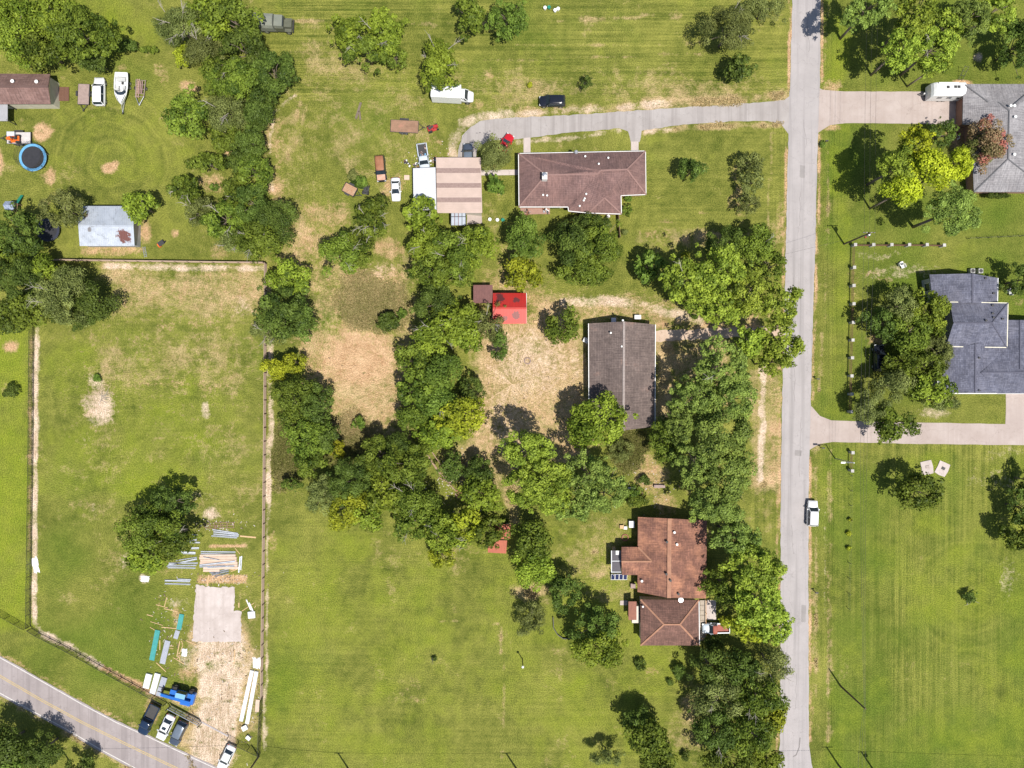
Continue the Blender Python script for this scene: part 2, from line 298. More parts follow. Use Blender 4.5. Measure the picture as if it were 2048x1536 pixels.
# verges
vL = [(1583, -60), (1580, 60), (1576, 180)]; vL2 = [(1574, 290), (1568, 512), (1562, 760), (1557, 1024), (1557, 1300), (1555, 1500)]
vR = [(1644, -60), (1643, 160)]; vR2 = [(1639, 270), (1633, 512), (1627, 700), (1624, 800)]; vR3 = [(1621, 915), (1620, 1024), (1620, 1300), (1621, 1480)]
for v in (vL, vL2, vR, vR2, vR3): band("soil", v, 2.5, 0.75, 4)
band("dry", [(1590, 190), (1480, 200), (1330, 206), (1200, 217), (1040, 228)], 9, 0.75, 9); band("pale", [(1240, 214), (1340, 208)], 7, 0.6, 8); band("pale", [(1040, 228), (1200, 218)], 6, 0.6, 8)
band("pale", [(1035, 284), (1160, 274), (1240, 262)], 4, 0.6, 6); band("dry", [(1290, 262), (1440, 252), (1570, 248)], 5, 0.7, 8); band("pale", [(1290, 264), (1340, 258)], 4, 0.6, 6)
band("pale", [(1024, 230), (960, 235), (925, 250), (908, 280), (905, 330)], 9, 0.55, 12); blob("soil", 1670, 170, 24, 14, .7, .8); blob("soil", 1665, 255, 24, 10, .7, .8)
band("soil", [(0, 1308), (170, 1402), (300, 1468)], 3, 0.4, 5); band("dry", [(0, 1395), (140, 1470), (270, 1545)], 4, 0.5, 6); band("dry", [(1628, 850), (1640, 880), (1625, 910)], 6, .4, 6)
band("dry", [(1660, 900), (1658, 1200), (1656, 1480)], 3, 0.4, 5); band("soil", [(1658, 1090), (1656, 1330)], 2, 0.35, 4); band("dry", [(1630, 1180), (1626, 1200)], 8, .6, 8)
blob("soil", 1710, 570, 16, 60, .32, .9); blob("soil", 1745, 545, 36, 10, .4, .9); blob("soil", 1775, 560, 30, 8, .35, .9); blob("soil", 1760, 680, 26, 16, .6, .9); blob("soil", 2040, 600, 25, 20, .3, .9)
blob("soil", 1925, 165, 24, 8, .9); blob("soil", 1915, 265, 24, 40, .85, .8); blob("pale", 1650, 1120, 5, 160, .3)
for i, (x, y) in enumerate(((1186, 30), (1262, 60), (1404, 20), (1380, 68), (616, 1142), (640, 1072), (690, 1140), (470, 640))): blob("pale", x, y, 7, 6, .35, 1)

rect("soil", 600, 690, 830, 780, .55, 30); rect("soil", 610, 530, 840, 690, .28, 40); rect("soil", 640, 780, 830, 900, .36, 30); rect("soil", 945, 650, 1175, 920, .42, 30); rect("soil", 1080, 585, 1560, 650, .36, 20); rect("soil", 590, 400, 700, 540, .34, 40); rect("soil", 1310, 680, 1480, 850, .36, 25); rect("soil", 950, 520, 1100, 660, .4, 30)
rect("weed", 100, 560, 525, 900, .26, 50); rect("dry", 90, 900, 520, 1050, .24, 50); rect("soil", 230, 540, 530, 620, .28, 20); rect("soil", 380, 1000, 520, 1060, .2, 30)
# patchiness of the sward: thin dry areas and darker clover areas, any parcel
CH["dry"][:] = np.clip(CH["dry"] + np.clip(N1 * .22 + N2 * .16 + N3 * .14, -.1, .5) * np.where(PX0 > 1640, .6, 1.0), 0, 1)
CH["dark"][:] = np.clip(CH["dark"] + np.clip(-N1 * .3 + N4 * .35 + vnoise(40, 9) * .22, -.3, .6), 0, 1)
CH["lush"][:] = np.clip(CH["lush"] + np.clip(vnoise(55, 10) * .3 + vnoise(20, 11) * .2, -.4, .4), 0, 1)
CH["soil"][:] = np.clip(CH["soil"] + np.clip(vnoise(60, 12) * .3 + N3 * .22 - .22, 0, .3) * (CH["dry"] > .18), 0, 1)
gv = np.stack([(PX - 1024) * S, (768 - PY) * S, np.zeros_like(PX)], -1).reshape(-1, 3)
ny, nx = PX.shape
idx = np.arange(ny * nx).reshape(ny, nx)
gf = np.stack([idx[1:, :-1], idx[1:, 1:], idx[:-1, 1:], idx[:-1, :-1]], -1).reshape(-1, 4)
def np_mesh(name, v, f):
    me = bpy.data.meshes.new(name); k = f.shape[1]
    me.vertices.add(len(v)); me.vertices.foreach_set("co", v.astype(np.float32).ravel())
    me.loops.add(f.size); me.loops.foreach_set("vertex_index", f.astype(np.int32).ravel())
    me.polygons.add(len(f)); me.polygons.foreach_set("loop_start", np.arange(0, f.size, k, dtype=np.int32))
    me.update(calc_edges=True); return me
gm = np_mesh("ground", gv, gf)
for an, chs in (("zone_a", ("dry", "soil", "lush", "dark")), ("zone_b", ("hs", "vs", "pale", "weed"))):
    a = gm.attributes.new(an, 'FLOAT_COLOR', 'POINT'); a.data.foreach_set("color", np.stack([CH[c] for c in chs], -1).astype(np.float32).ravel())
ground = bpy.data.objects.new("ground", gm); col.objects.link(ground); ground["kind"] = "structure"
def ground_material():
    m = bpy.data.materials.new("lawn_and_soil"); t, n, l, b = nodes(m)
    g = n.new("ShaderNodeNewGeometry"); P = g.outputs["Position"]
    def attr(nm):
        a = n.new("ShaderNodeAttribute"); a.attribute_name = nm; s_ = n.new("ShaderNodeSeparateColor"); l.new(a.outputs["Color"], s_.inputs[0])
        return s_.outputs[0], s_.outputs[1], s_.outputs[2], a.outputs["Alpha"]
    dry, soil, lush, dark = attr("zone_a"); hs, vs, pale, weed = attr("zone_b")
    def M(op, a, c, d=None):
        k = n.new("ShaderNodeMath"); k.operation = op
        for i, v in enumerate((a, c, d)):
            if v is None: continue
            if isinstance(v, (int, float)): k.inputs[i].default_value = v
            else: l.new(v, k.inputs[i])
        return k.outputs[0]
    fine = noise(n, l, P, 3.4, 3, 0.7); mid = noise(n, l, P, 0.55, 5, 0.65); big = noise(n, l, P, 0.07, 4, 0.6); tuft = noise(n, l, P, 1.5, 4, 0.75)
    mid2 = noise(n, l, P, .38, 6, .75)
    edge = M('ADD', M('MULTIPLY', tuft, .5), M('ADD', M('MULTIPLY', mid, .35), M('MULTIPLY', noise(n, l, P, .22, 5, .7), .15)))
    edge = M('MULTIPLY_ADD', M('SUBTRACT', edge, .5), 1.35, .5)
    def stripes(rot, w, period, xs, vert=False):
        mp = n.new("ShaderNodeMapping"); l.new(P, mp.inputs[0]); mp.inputs["Rotation"].default_value = (0, 0, rot); mp.inputs["Scale"].default_value = (1 / period, xs, 1) if vert else (xs, 1 / period, 1)
        return M('MULTIPLY', M('SUBTRACT', noise(n, l, mp.outputs[0], 1.0, 3, 0.6), 0.5), w)
    st = M('ADD', stripes(math.radians(1.5), hs, 0.75, 0.03), stripes(math.radians(1), vs, 0.7, 0.03, True))
    st = M('ADD', st, M('MULTIPLY', stripes(math.radians(1.5), hs, 0.22, 0.06), 0.8)); st = M('ADD', st, M('MULTIPLY', stripes(math.radians(1), vs, 0.22, 0.06, True), 0.8))
    def arcs(cx, cy, r0, r1, amp):
        d = n.new("ShaderNodeVectorMath"); d.operation = 'DISTANCE'; l.new(P, d.inputs[0]); d.inputs[1].default_value = (*W(cx, cy), 0); dd = d.outputs["Value"]
        cb = n.new("ShaderNodeCombineXYZ"); l.new(M('ADD', dd, M('MULTIPLY', big, 5.0)), cb.inputs[0])
        def mr(a, b_):
            r = n.new("ShaderNodeMapRange"); r.interpolation_type = 'SMOOTHSTEP'; l.new(dd, r.inputs[0]); r.inputs[1].default_value = a; r.inputs[2].default_value = b_; return r.outputs[0]
        win = M('MULTIPLY', mr(r0 * .6, r0), M('SUBTRACT', 1.0, mr(r1 * .75, r1)))
        return M('MULTIPLY', M('MULTIPLY', M('SUBTRACT', noise(n, l, cb.outputs[0], .9, 3, .7), .5), amp), win)
    st = M('ADD', st, M('ADD', arcs(225, 325, 3, 17, .8), M('ADD', arcs(215, 800, 5, 26, .6), arcs(640, 330, 4, 16, .5)))); st = M('ADD', st, arcs(1940, 1190, 2, 15, .7))
    v = M('ADD', M('MULTIPLY_ADD', mid, 0.75, M('MULTIPLY', fine, 0.5)), M('MULTIPLY_ADD', big, 0.9, M('MULTIPLY', st, M('MULTIPLY_ADD', noise(n, l, P, .035, 3), 3.4, -.75))))    # centred near 1.07
    c = ramp(n, l, v, GREEN[0], GREEN[1], 0.80, 1.36)
    def over(c, w, nz, tone1, tone2, amt=0.85, lo=0.28, hi=0.72, bias=0.0):
        f = M('ADD', M('MULTIPLY_ADD', M('SUBTRACT', nz, 0.5), amt, w), bias)
        f = M('MULTIPLY', f, M('MINIMUM', M('MULTIPLY', w, 8.0), 1.0))
        return ramp(n, l, f, c, ramp(n, l, M('ADD', M('MULTIPLY', fine, .45), M('MULTIPLY', mid2, .55)), tone1, tone2, .36, .62), lo, hi)
    c = over(c, dark, big, (0.062, 0.104, 0.012), (0.115, 0.165, 0.020), 0.9, 0.2, 1.1)
    c = over(c, lush, mid, (0.130, 0.178, 0.016), (0.225, 0.255, 0.030), 0.9, 0.2, 1.0)
    # bare flecks and darker clumps
    c = ramp(n, l, noise(n, l, P, .9, 7, .85), c, (.08, .10, .02), .62, .85)
    # thatch flecks and clover in the sward
    c = ramp(n, l, noise(n, l, P, 1.1, 6, 0.8), c, (0.30, 0.27, 0.11), 0.63, 0.86)
    c = over(c, weed, edge, (0.15, 0.115, 0.055), (0.40, 0.28, 0.175), 2.2, 0.35, 0.9)
    c = over(c, dry, edge, (0.245, 0.18, 0.075), (0.52, 0.385, 0.22), 1.7, 0.24, 0.85)
    c = over(c, soil, edge, (0.32, 0.185, 0.095), (0.60, 0.41, 0.255), 1.7, 0.26, 0.80)
    c = over(c, pale, edge, (0.40, 0.29, 0.205), (0.72, 0.58, 0.47), 1.6, 0.27, 0.85)
    # streaks of combed straw where the yard is driven over
    mp = n.new("ShaderNodeMapping"); l.new(P, mp.inputs[0]); mp.inputs["Rotation"].default_value = (0, 0, .15); mp.inputs["Scale"].default_value = (3.2, .35, 1)
    c = ramp(n, l, M('MULTIPLY', noise(n, l, P, .8, 6, .8), M('MAXIMUM', dry, M('MAXIMUM', soil, weed))), c, (.11, .125, .03), .52, .64)
    c = ramp(n, l, M('MULTIPLY', noise(n, l, mp.outputs[0], 1.0, 4, .7), M('MAXIMUM', pale, M('MULTIPLY', dry, .8))), c, (.34, .25, .16), .45, .72)
    dk = ramp(n, l, noise(n, l, P, 5.5, 2, 0.6), (0.52, 0.54, 0.50), (1.36, 1.34, 1.3), 0.32, 0.68)
    mx = n.new("ShaderNodeMix"); mx.data_type = 'RGBA'; mx.blend_type = 'MULTIPLY'; mx.inputs[0].default_value = 1; l.new(c, mx.inputs[6]); l.new(dk, mx.inputs[7])
    l.new(mx.outputs[2], b.inputs["Base Color"]); b.inputs["Roughness"].default_value = 0.95; b.inputs["Specular IOR Level"].default_value = 0.1
    bp = n.new("ShaderNodeBump"); bp.inputs["Strength"].default_value = 0.55; bp.inputs["Distance"].default_value = 0.12; l.new(M('ADD', tuft, fine), bp.inputs["Height"]); l.new(bp.outputs[0], b.inputs["Normal"])
    return m
GREEN = ((0.078, 0.100, 0.016), (0.246, 0.246, 0.054))
gm.materials.append(ground_material())

# ------------------------------------------------------------------ roads, drives, slabs
def asphalt(name, c1, c2, track=0.0, rot=0.0, crack=(0.12, 0.11, 0.105)):
    m = bpy.data.materials.new(name); t, n, l, b = nodes(m); g = n.new("ShaderNodeNewGeometry"); P = g.outputs["Position"]
    c = ramp(n, l, noise(n, l, P, 0.25, 5, 0.65), c1, c2, 0.35, 0.65)
    mp = n.new("ShaderNodeMapping"); l.new(P, mp.inputs[0]); mp.inputs["Rotation"].default_value = (0, 0, rot); mp.inputs["Scale"].default_value = (1.1, 0.03, 1)
    c = ramp(n, l, noise(n, l, mp.outputs[0], 1.0, 3), c, tuple(v * (1 - .2 * track) for v in c1), 0.48, 0.72)
    vo = n.new("ShaderNodeTexVoronoi"); vo.feature = 'DISTANCE_TO_EDGE'; vo.inputs["Scale"].default_value = 0.16
    wv = n.new("ShaderNodeVectorMath"); wv.operation = 'ADD'; l.new(P, wv.inputs[0])
    nz = n.new("ShaderNodeTexNoise"); nz.inputs["Scale"].default_value = 0.6; nz.inputs["Detail"].default_value = 4; l.new(P, nz.inputs["Vector"]); 
    sc_ = n.new("ShaderNodeVectorMath"); sc_.operation = 'SCALE'; sc_.inputs["Scale"].default_value = 3.0; l.new(nz.outputs["Color"], sc_.inputs[0]); l.new(sc_.outputs[0], wv.inputs[1]); l.new(wv.outputs[0], vo.inputs["Vector"])
    c = ramp(n, l, vo.outputs["Distance"], tuple(v * .8 for v in c1), c, 0.0, 0.006)
    c = ramp(n, l, noise(n, l, P, 6, 2), c, tuple(v * 0.8 for v in c2), 0.62, 0.75)
    c = ramp(n, l, noise(n, l, P, 0.9, 7, 0.8), c, tuple(v * .72 for v in c1), 0.56, 0.8)
    l.new(c, b.inputs["Base Color"]); b.inputs["Roughness"].default_value = 0.92
    return m
ASPH = asphalt("weathered_asphalt", (0.33, 0.305, 0.30), (0.38, 0.35, 0.345), track=1.0)
ASPH2 = asphalt("drive_asphalt", (0.31, 0.28, 0.265), (0.37, 0.34, 0.325), rot=math.pi / 2, track=1.0)
ASPH3 = asphalt("main_road_asphalt", (0.27, 0.235, 0.23), (0.33, 0.29, 0.285), rot=math.radians(62), track=1.0)
CONC = asphalt("old_concrete", (0.36, 0.295, 0.265), (0.43, 0.365, 0.335))
CONC2 = asphalt("pale_concrete", (0.42, 0.36, 0.33), (0.52, 0.455, 0.42))
def sheet(name, pts, z, m, step=14, jit=0.9, seed=1, kind="structure", th=0.1):
    rg = random.Random(seed); out = []
    for i in range(len(pts)):
        a, b_ = pts[i], pts[(i + 1) % len(pts)]; L = math.hypot(b_[0] - a[0], b_[1] - a[1]); k = max(1, int(L / step))
        for j in range(k):
            f = j / k; out.append((a[0] + (b_[0] - a[0]) * f + rg.uniform(-jit, jit), a[1] + (b_[1] - a[1]) * f + rg.uniform(-jit, jit)))
    o = MB().prism([W(*p) for p in out], -th, z).build(name, m); o["kind"] = kind; return o
left = [(1640, -2400), (1588, -80), (1585, 0), (1580, 160), (1577, 270), (1571, 512), (1565, 760), (1561, 1024), (1561, 1300), (1560, 1480), (1555, 1536), (1545, 1610), (1540, 1900)]
right = [(1700, -2400), (1643, -80), (1641, 0), (1640, 160), (1636, 260), (1630, 512), (1624, 700), (1619, 900), (1617, 1024), (1617, 1300), (1618, 1490), (1625, 1536), (1640, 1610), (1650, 1900)]
sheet("street", left + right[::-1], 0.03, ASPH, 9, 0.8, 3)
sheet("asphalt_drive", [(1586, 186), (1568, 199), (1536, 204), (1424, 211), (1324, 218), (1237, 223), (1147, 230), (1024, 235), (985, 238), (960, 243), (940, 254), (925, 272), (916, 300), (914, 335), (952, 335), (953, 302), (965, 288), (985, 280), (1024, 279), (1047, 277), (1124, 267), (1237, 257), (1256, 262), (1261, 284), (1279, 284), (1283, 262), (1357, 250), (1457, 243), (1536, 242), (1562, 248), (1584, 276)], 0.018, ASPH2, 9, 1.0, 5)
for k, q in enumerate(([(1047, 276), (1061, 275), (1061, 308), (1047, 308)], [(1262, 283), (1277, 283), (1277, 306), (1262, 306)], [(955, 341), (1040, 339), (1040, 350), (955, 351)])):
    sheet("front_path", q, 0.026, CONC2, 30, 0.2, k)
sheet("concrete_drive", [(1630, 172), (1645, 180), (1690, 183), (1780, 183), (1912, 184), (1912, 249), (1800, 247), (1690, 246), (1660, 250), (1632, 268)], 0.018, CONC, 16, 0.5, 7)
sheet("concrete_drive", [(1610, 808), (1624, 813), (1640, 832), (1662, 841), (1840, 845), (2011, 848), (2012, 770), (2100, 770), (2100, 891), (1840, 888), (1665, 884), (1640, 888), (1612, 904)], 0.018, CONC, 16, 0.5, 8)
TANC = asphalt("dusty_tan_concrete", (0.44, 0.32, 0.23), (0.52, 0.40, 0.31)); SLABC = asphalt("broken_slab_concrete", (0.40, 0.34, 0.31), (0.54, 0.475, 0.445))
sheet("concrete_drive", [(1305, 661), (1360, 660), (1420, 657), (1510, 655), (1569, 650), (1569, 672), (1490, 672), (1420, 678), (1360, 681), (1305, 684)], 0.016, TANC, 7, 2.0, 9)
sheet("concrete_slab", [(392, 1169), (420, 1174), (470, 1174), (468, 1222), (483, 1222), (482, 1284), (430, 1283), (385, 1283), (388, 1230)], 0.05, SLABC, 4, 1.5, 10)
up_l = [(-1500, 460), (-120, 1243), (0, 1311), (83, 1358), (167, 1406), (233, 1441), (300, 1471), (367, 1503), (430, 1532), (520, 1574), (1500, 2030)]
lo_l = [(-1500, 537), (-120, 1320), (0, 1391), (67, 1428), (133, 1463), (200, 1503), (267, 1539), (380, 1600), (1500, 2120)]
sheet("main_road", up_l + lo_l[::-1], 0.03, ASPH3, 12, 0.7, 11)
LINE_W = mat("road_paint_white", (0.62, 0.6, 0.57), (0.45, 0.42, 0.40), 2, 0.8); LINE_Y = mat("road_paint_yellow", (0.58, 0.40, 0.10), (0.42, 0.33, 0.16), 2, 0.8)
def painted(name, pts, wpx, m, z=0.035):
    mb = MB()
    for a, b_ in zip(pts, pts[1:]):
        a3, b3 = Vector((*W(*a), z)), Vector((*W(*b_), z)); d = (b3 - a3).normalized(); s_ = Vector((-d.y, d.x, 0)) * wpx * S / 2
        mb.add([a3 - s_, b3 - s_, b3 + s_, a3 + s_], [(0, 1, 2, 3)])
    o = mb.build(name, m); o["kind"] = "structure"
painted("edge_line", [(x, y + 4) for x, y in up_l], 1.7, LINE_W); painted("edge_line", [(x, y - 5) for x, y in lo_l], 1.7, LINE_W)
cl = [(-1500, 500), (-120, 1283), (0, 1352), (83, 1400), (167, 1446), (250, 1487), (333, 1527), (450, 1582), (1500, 2073)]
painted("centre_line", [(x + .8, y - 1.4) for x, y in cl], 1.1, LINE_Y); painted("centre_line", [(x - .8, y + 1.4) for x, y in cl], 1.1, LINE_Y)

TAR = mat("tar_seam", (.16, .145, .14), (.22, .2, .195), 3, .8); PATCH = asphalt("asphalt_patch", (0.24, 0.22, 0.215), (0.30, 0.28, 0.27)); rgr = random.Random(12)
for k in range(9):
    y = 40 + k * 165 + rgr.uniform(-40, 40); xl = 1587 - (y / 1024) * 25 if y < 1024 else 1562; x = xl + rgr.uniform(4, 44); pts = [(x, y)]
    for j in range(rgr.randint(6, 14)): x += rgr.uniform(-2.2, 2.2) - .12; y += rgr.uniform(4, 11); pts.append((x, y))
    painted("tar_seam", pts, .5, TAR, .034)
for x, y, w, h_ in ((1600, 330, 10, 26), (1590, 900, 14, 12), (1603, 1210, 9, 34)): sheet("asphalt_patch", [(x, y), (x + w, y + 1), (x + w - 1, y + h_), (x - 1, y + h_ - 1)], .034, PATCH, 4, .6, x)
painted("skid_mark", [(1600, 1475), (1598, 1495), (1592, 1510), (1586, 1513)], 2.2, TAR, .034); painted("skid_mark", [(1568, 1400), (1566, 1462)], .6, TAR, .034); painted("tar_seam", [(930, 288), (945, 299), (953, 302)], .7, TAR, .024); painted("tar_seam", [(940, 256), (926, 274), (918, 300)], .6, TAR, .024)
for i, (x, y) in enumerate(((952, 266), (958, 265), (966, 266), (973, 264), (978, 262))): painted("oil_spot", [(x, y), (x + 3.5, y + .5)], 2.2, TAR, .024)
# ------------------------------------------------------------------ buildings
TRIM = WHITE
def walls(parent, eaves, h, m, ins=0.45, base=-0.05):
    """eaves: (px,py) seen at height h; walls stand inside the overhang"""
    poly = inset([W(x, y, h) for x, y in eaves], ins); MB().prism(poly, base, h - 0.02).build("wall", m, parent, world=True); return poly
def roof(parent, vs, fs, m, t=0.14, name="roof"):
    return MB().slab([W3(*v) for v in vs], fs, t).build(name, m, parent, world=True)
def strip(parent, pts, m, w, h, name, dz=0.0, world=True):
    mb = MB()
    for a, b_ in zip(pts, pts[1:]):
        A, B = Vector(W3(*a)), Vector(W3(*b_)); A.z += dz; B.z += dz; mb.beam(A, B, w, h)
    return mb.build(name, m, parent, world=True)
def fascia(parent, pts, m=None, w=0.12): return strip(parent, pts, m or TRIM, w, 0.2, "fascia", -0.07)
def ridge(parent, pts, m, w=0.32): return strip(parent, pts, m, w, 0.07, "ridge_cap", 0.03)
def vent(parent, x, y, h, m=None, r=0.11, hh=0.35):
    X, Y = W(x, y, h); return MB().lathe([(r, -0.3), (r, hh), (r * 1.6, hh), (r * 1.6, hh + 0.08), (0.02, hh + 0.12)], (X, Y, h), 10).build("roof_vent", m or WHITE, parent, world=True)
def opening(parent, poly, i, f, w, z0, z1, name, pane):
    """a framed window or door set proud of wall segment i of the footprint"""
    a, b_ = Vector(poly[i]), Vector(poly[(i + 1) % len(poly)]); c = a.lerp(b_, f); d = (b_ - a).normalized(); n_ = Vector((d.y, -d.x))
    ctr = Vector((sum(p[0] for p in poly) / len(poly), sum(p[1] for p in poly) / len(poly)))
    if n_.dot(c - ctr) < 0: n_ = -n_
    rz = math.atan2(d.y, d.x); q = c + n_ * 0.02
    o = MB().box(q.x, q.y, (z0 + z1) / 2, w + 0.16, 0.09, z1 - z0 + 0.16, rz).build(name, WHITE, parent, world=True)
    q = c + n_ * 0.06; MB().box(q.x, q.y, (z0 + z1) / 2, w, 0.05, z1 - z0, rz).build("pane" if name == "window" else "panel", pane, o, world=True); return o
GL = glass(); DOOR = mat("door_paint", (0.30, 0.12, 0.08), (0.24, 0.09, 0.06), 3, 0.5)
def house(name, label, px, py, cat="house"): return thing(name, label, cat, W(px, py))
BRICK = mat("brick_wall", (0.34, 0.19, 0.13), (0.26, 0.14, 0.10), 4, 0.9, bump=0.3); SIDING = mat("cream_siding", (0.62, 0.58, 0.50), (0.54, 0.50, 0.43), 2, 0.75); GREYSIDE = mat("grey_siding", (0.42, 0.43, 0.45), (0.36, 0.37, 0.39), 2, 0.75)

# A  ranch house with purple brown hip roof
A = house("ranch_house", "long purple brown hip roofed house beside the curving asphalt drive", 1165, 365)
e = 2.7
va = [(1037, 307, e), (1291, 302, e), (1292, 389, e), (1242, 391, e), (1243, 428, e), (1177, 426, e), (1137, 422, e), (1136, 414, e), (1038, 414, e), (1092, 350, 5.2), (1195, 348, 5.2), (1201, 341, 5.5), (1254, 339, 5.5), (1209, 396, 4.1)]
SH_A = shingle("purple_brown_shingles", (0.165, 0.098, 0.092), (0.205, 0.125, 0.115), (0.27, 0.155, 0.135), s3=0.22, lo3=0.42, hi3=0.8)
roof(A, va, [(0, 1, 12, 11, 10, 9), (0, 9, 8), (1, 2, 12), (11, 12, 2, 3, 13), (9, 10, 7, 8), (10, 11, 13, 5, 6, 7), (5, 4, 13), (13, 4, 3)], SH_A)
CAP_A = mat("purple_ridge_shingle", (0.27, 0.165, 0.145), (0.22, 0.13, 0.115), 3, 0.9)
for q in ((9, 10, 11, 12), (0, 9), (8, 9), (1, 12), (2, 12), (5, 13), (4, 13)): ridge(A, [va[i] for i in q], CAP_A, 0.26)
fascia(A, [va[i] for i in (0, 1, 2, 3, 4, 5, 6, 7, 8, 0)])
pa = walls(A, [v[:2] for v in va[:9]], e, BRICK)
for i, f, w, z0, z1, nm in ((0, .1, 1.2, .9, 2.1, "window"), (0, .25, 1.2, .9, 2.1, "window"), (0, .05, .95, .05, 2.1, "door"), (0, .91, .95, .05, 2.1, "door"), (0, .5, 1.8, .9, 2.1, "window"), (0, .7, 1.2, .9, 2.1, "window"), (1, .5, 1.4, .9, 2.1, "window"), (4, .5, 1.6, .9, 2.1, "window"), (7, .3, 1.8, .05, 2.1, "window"), (7, .7, 1.2, .9, 2.1, "window"), (8, .5, 1.2, .9, 2.1, "window")):
    opening(A, pa, i, f, w, z0, z1, nm, DOOR if nm == "door" else GL)
X, Y = W(1089, 355, 5.0); ch = MB().box(X, Y, 4.9, 0.9, 1.2, 2.2).build("chimney", mat("white_brick", (0.7, 0.68, 0.64), (0.58, 0.55, 0.52), 4, 0.85), A, world=True)
MB().lathe([(0.3, 0), (0.3, 0.35), (0.38, 0.36), (0.1, 0.5)], (X, Y + .1, 6.0), 12).build("chimney_cap", STEEL, ch, world=True)
for x, y, h in ((1197, 329, 4.55), (1216, 317, 3.65), (1170, 314, 3.35), (1086, 391, 3.5), (1094, 392, 3.5), (1172, 389, 3.8), (1167, 402, 3.35), (1159, 413, 3.0), (1169, 398, 3.5)): vent(A, x, y, h)
X, Y = W(1152, 305, 2.9); MB().lathe([(0.35, -0.2), (0.35, 0.35), (0.2, 0.5)], (X, Y, 2.9), 12).build("roof_turbine", STEEL, A, world=True)

# B long gable house
Bh = house("gable_house", "long grey brown gable roofed house with pale ridge line standing on bare straw ground", 1240, 750)
vb = [(1177, 647, e), (1311, 649, e), (1310, 853, e), (1178, 857, e), (1248, 643, 4.7), (1247, 861, 4.7)]
SH_B = shingle("grey_brown_shingles", (0.145, 0.11, 0.10), (0.19, 0.145, 0.13), (0.26, 0.155, 0.12), s3=0.35, lo3=0.58, hi3=0.85)
roof(Bh, vb, [(0, 4, 5, 3), (1, 2, 5, 4)], SH_B); ridge(Bh, [vb[4], vb[5]], mat("pale_ridge_metal", (0.32, 0.27, 0.25), (0.22, 0.18, 0.165), 3, 0.7), 0.4)
fascia(Bh, [vb[0], vb[3]]); fascia(Bh, [vb[1], vb[2]])
pb = walls(Bh, [v[:2] for v in vb[:4]], e, SIDING)
def gable(parent, a, b_, r, m, back):
    """triangular gable wall set back from the roof edge"""
    A_, B_, R_ = [Vector(W3(*q)) for q in (a, b_, r)]; d = Vector(back)
    A_.z -= .16; B_.z -= .16; R_.z -= .16; A2 = A_.lerp(B_, .06); B2 = B_.lerp(A_, .06); z_ = (R_.z - A_.z) * .06 * 2
    P = [A2 + d, B2 + d, R_ + d - Vector((0, 0, .05))]; Q = [p + d * .3 for p in P]
    return MB().add(P + Q, [(0, 1, 2), (5, 4, 3), (0, 3, 4, 1), (1, 4, 5, 2), (2, 5, 3, 0)]).build("gable_wall", m, parent, world=True)
gable(Bh, vb[0], vb[1], vb[4], SIDING, (0, -.5, 0)); gable(Bh, vb[3], vb[2], vb[5], SIDING, (0, .5, 0))
for i, f, w, z0, z1, nm in ((0, .3, 1.2, .9, 2.1, "window"), (0, .7, .95, .05, 2.1, "door"), (1, .2, 1.2, .9, 2.1, "window"), (1, .45, 1.2, .9, 2.1, "window"), (1, .1, .95, .05, 2.1, "door"), (3, .2, 1.2, .9, 2.1, "window"), (3, .5, 1.2, .9, 2.1, "window"), (3, .8, 1.2, .9, 2.1, "window")):
    opening(Bh, pb, i, f, w, z0, z1, nm, DOOR if nm == "door" else GL)
for x, y in ((1221, 666), (1243, 693), (1245, 641)): vent(Bh, x, y, 4.2)

# C red brown house with hip roofed annexe
C_ = house("red_brown_house", "red brown shingled house with west wing, rear gable and long pale ridge", 1330, 1120)
e = 2.8
SH_C = shingle("red_brown_shingles", (0.19, 0.09, 0.064), (0.265, 0.125, 0.088), (0.45, 0.21, 0.125), s3=0.34, lo3=0.46, hi3=0.72)
CAP_C = mat("orange_ridge_shingle", (0.38, 0.20, 0.125), (0.28, 0.14, 0.09), 1.2, 0.9)
vc = [(1276, 1034, e), (1414, 1041, e), (1412, 1197, e), (1275, 1184, e), (1339, 1037, 4.8), (1338, 1196, 4.8)]
roof(C_, vc, [(0, 4, 5, 3), (1, 2, 5, 4)], SH_C); ridge(C_, [vc[4], vc[5]], CAP_C, 0.7)
walls(C_, [(1276, 1038), (1412, 1042), (1410, 1184), (1275, 1182)], e, BRICK)
gable(C_, vc[0], vc[1], vc[4], SIDING, (0, -.4, 0)); gable(C_, vc[3], vc[2], vc[5], SIDING, (0, .4, 0))
vw = [(1243, 1094, e), (1290, 1094, e + .02), (1290, 1150, e + .02), (1244, 1150, e), (1243, 1123, 3.8), (1308, 1123, 3.85)]
roof(C_, vw, [(0, 1, 5, 4), (3, 4, 5, 2)], SH_C); ridge(C_, [vw[4], (1303, 1123, 3.85)], CAP_C); ridge(C_, [(1276, 1094, 2.9), (1304, 1123, 3.85)], CAP_C, .3)
pw = walls(C_, [(1243, 1094), (1278, 1094), (1278, 1150), (1244, 1150)], e - .1, BRICK); gable(C_, vw[0], vw[3], vw[4], SIDING, (.4, 0, 0))
opening(C_, pw, 0, .5, 1.0, .9, 2.1, "window", GL); opening(C_, pw, 2, .4, 1.0, .9, 2.1, "window", GL)
for x, y, h, m_ in ((1348, 1064, 4.6, WHITE), (1353, 1088, 4.4, WHITE), (1333, 1083, 4.7, DARK), (1332, 1147, 4.7, DARK), (1340, 1160, 4.8, DARK), (1356, 1187, 4.3, DARK), (1283, 1161, 3.1, WHITE)): vent(C_, x, y, h, m_, .14)
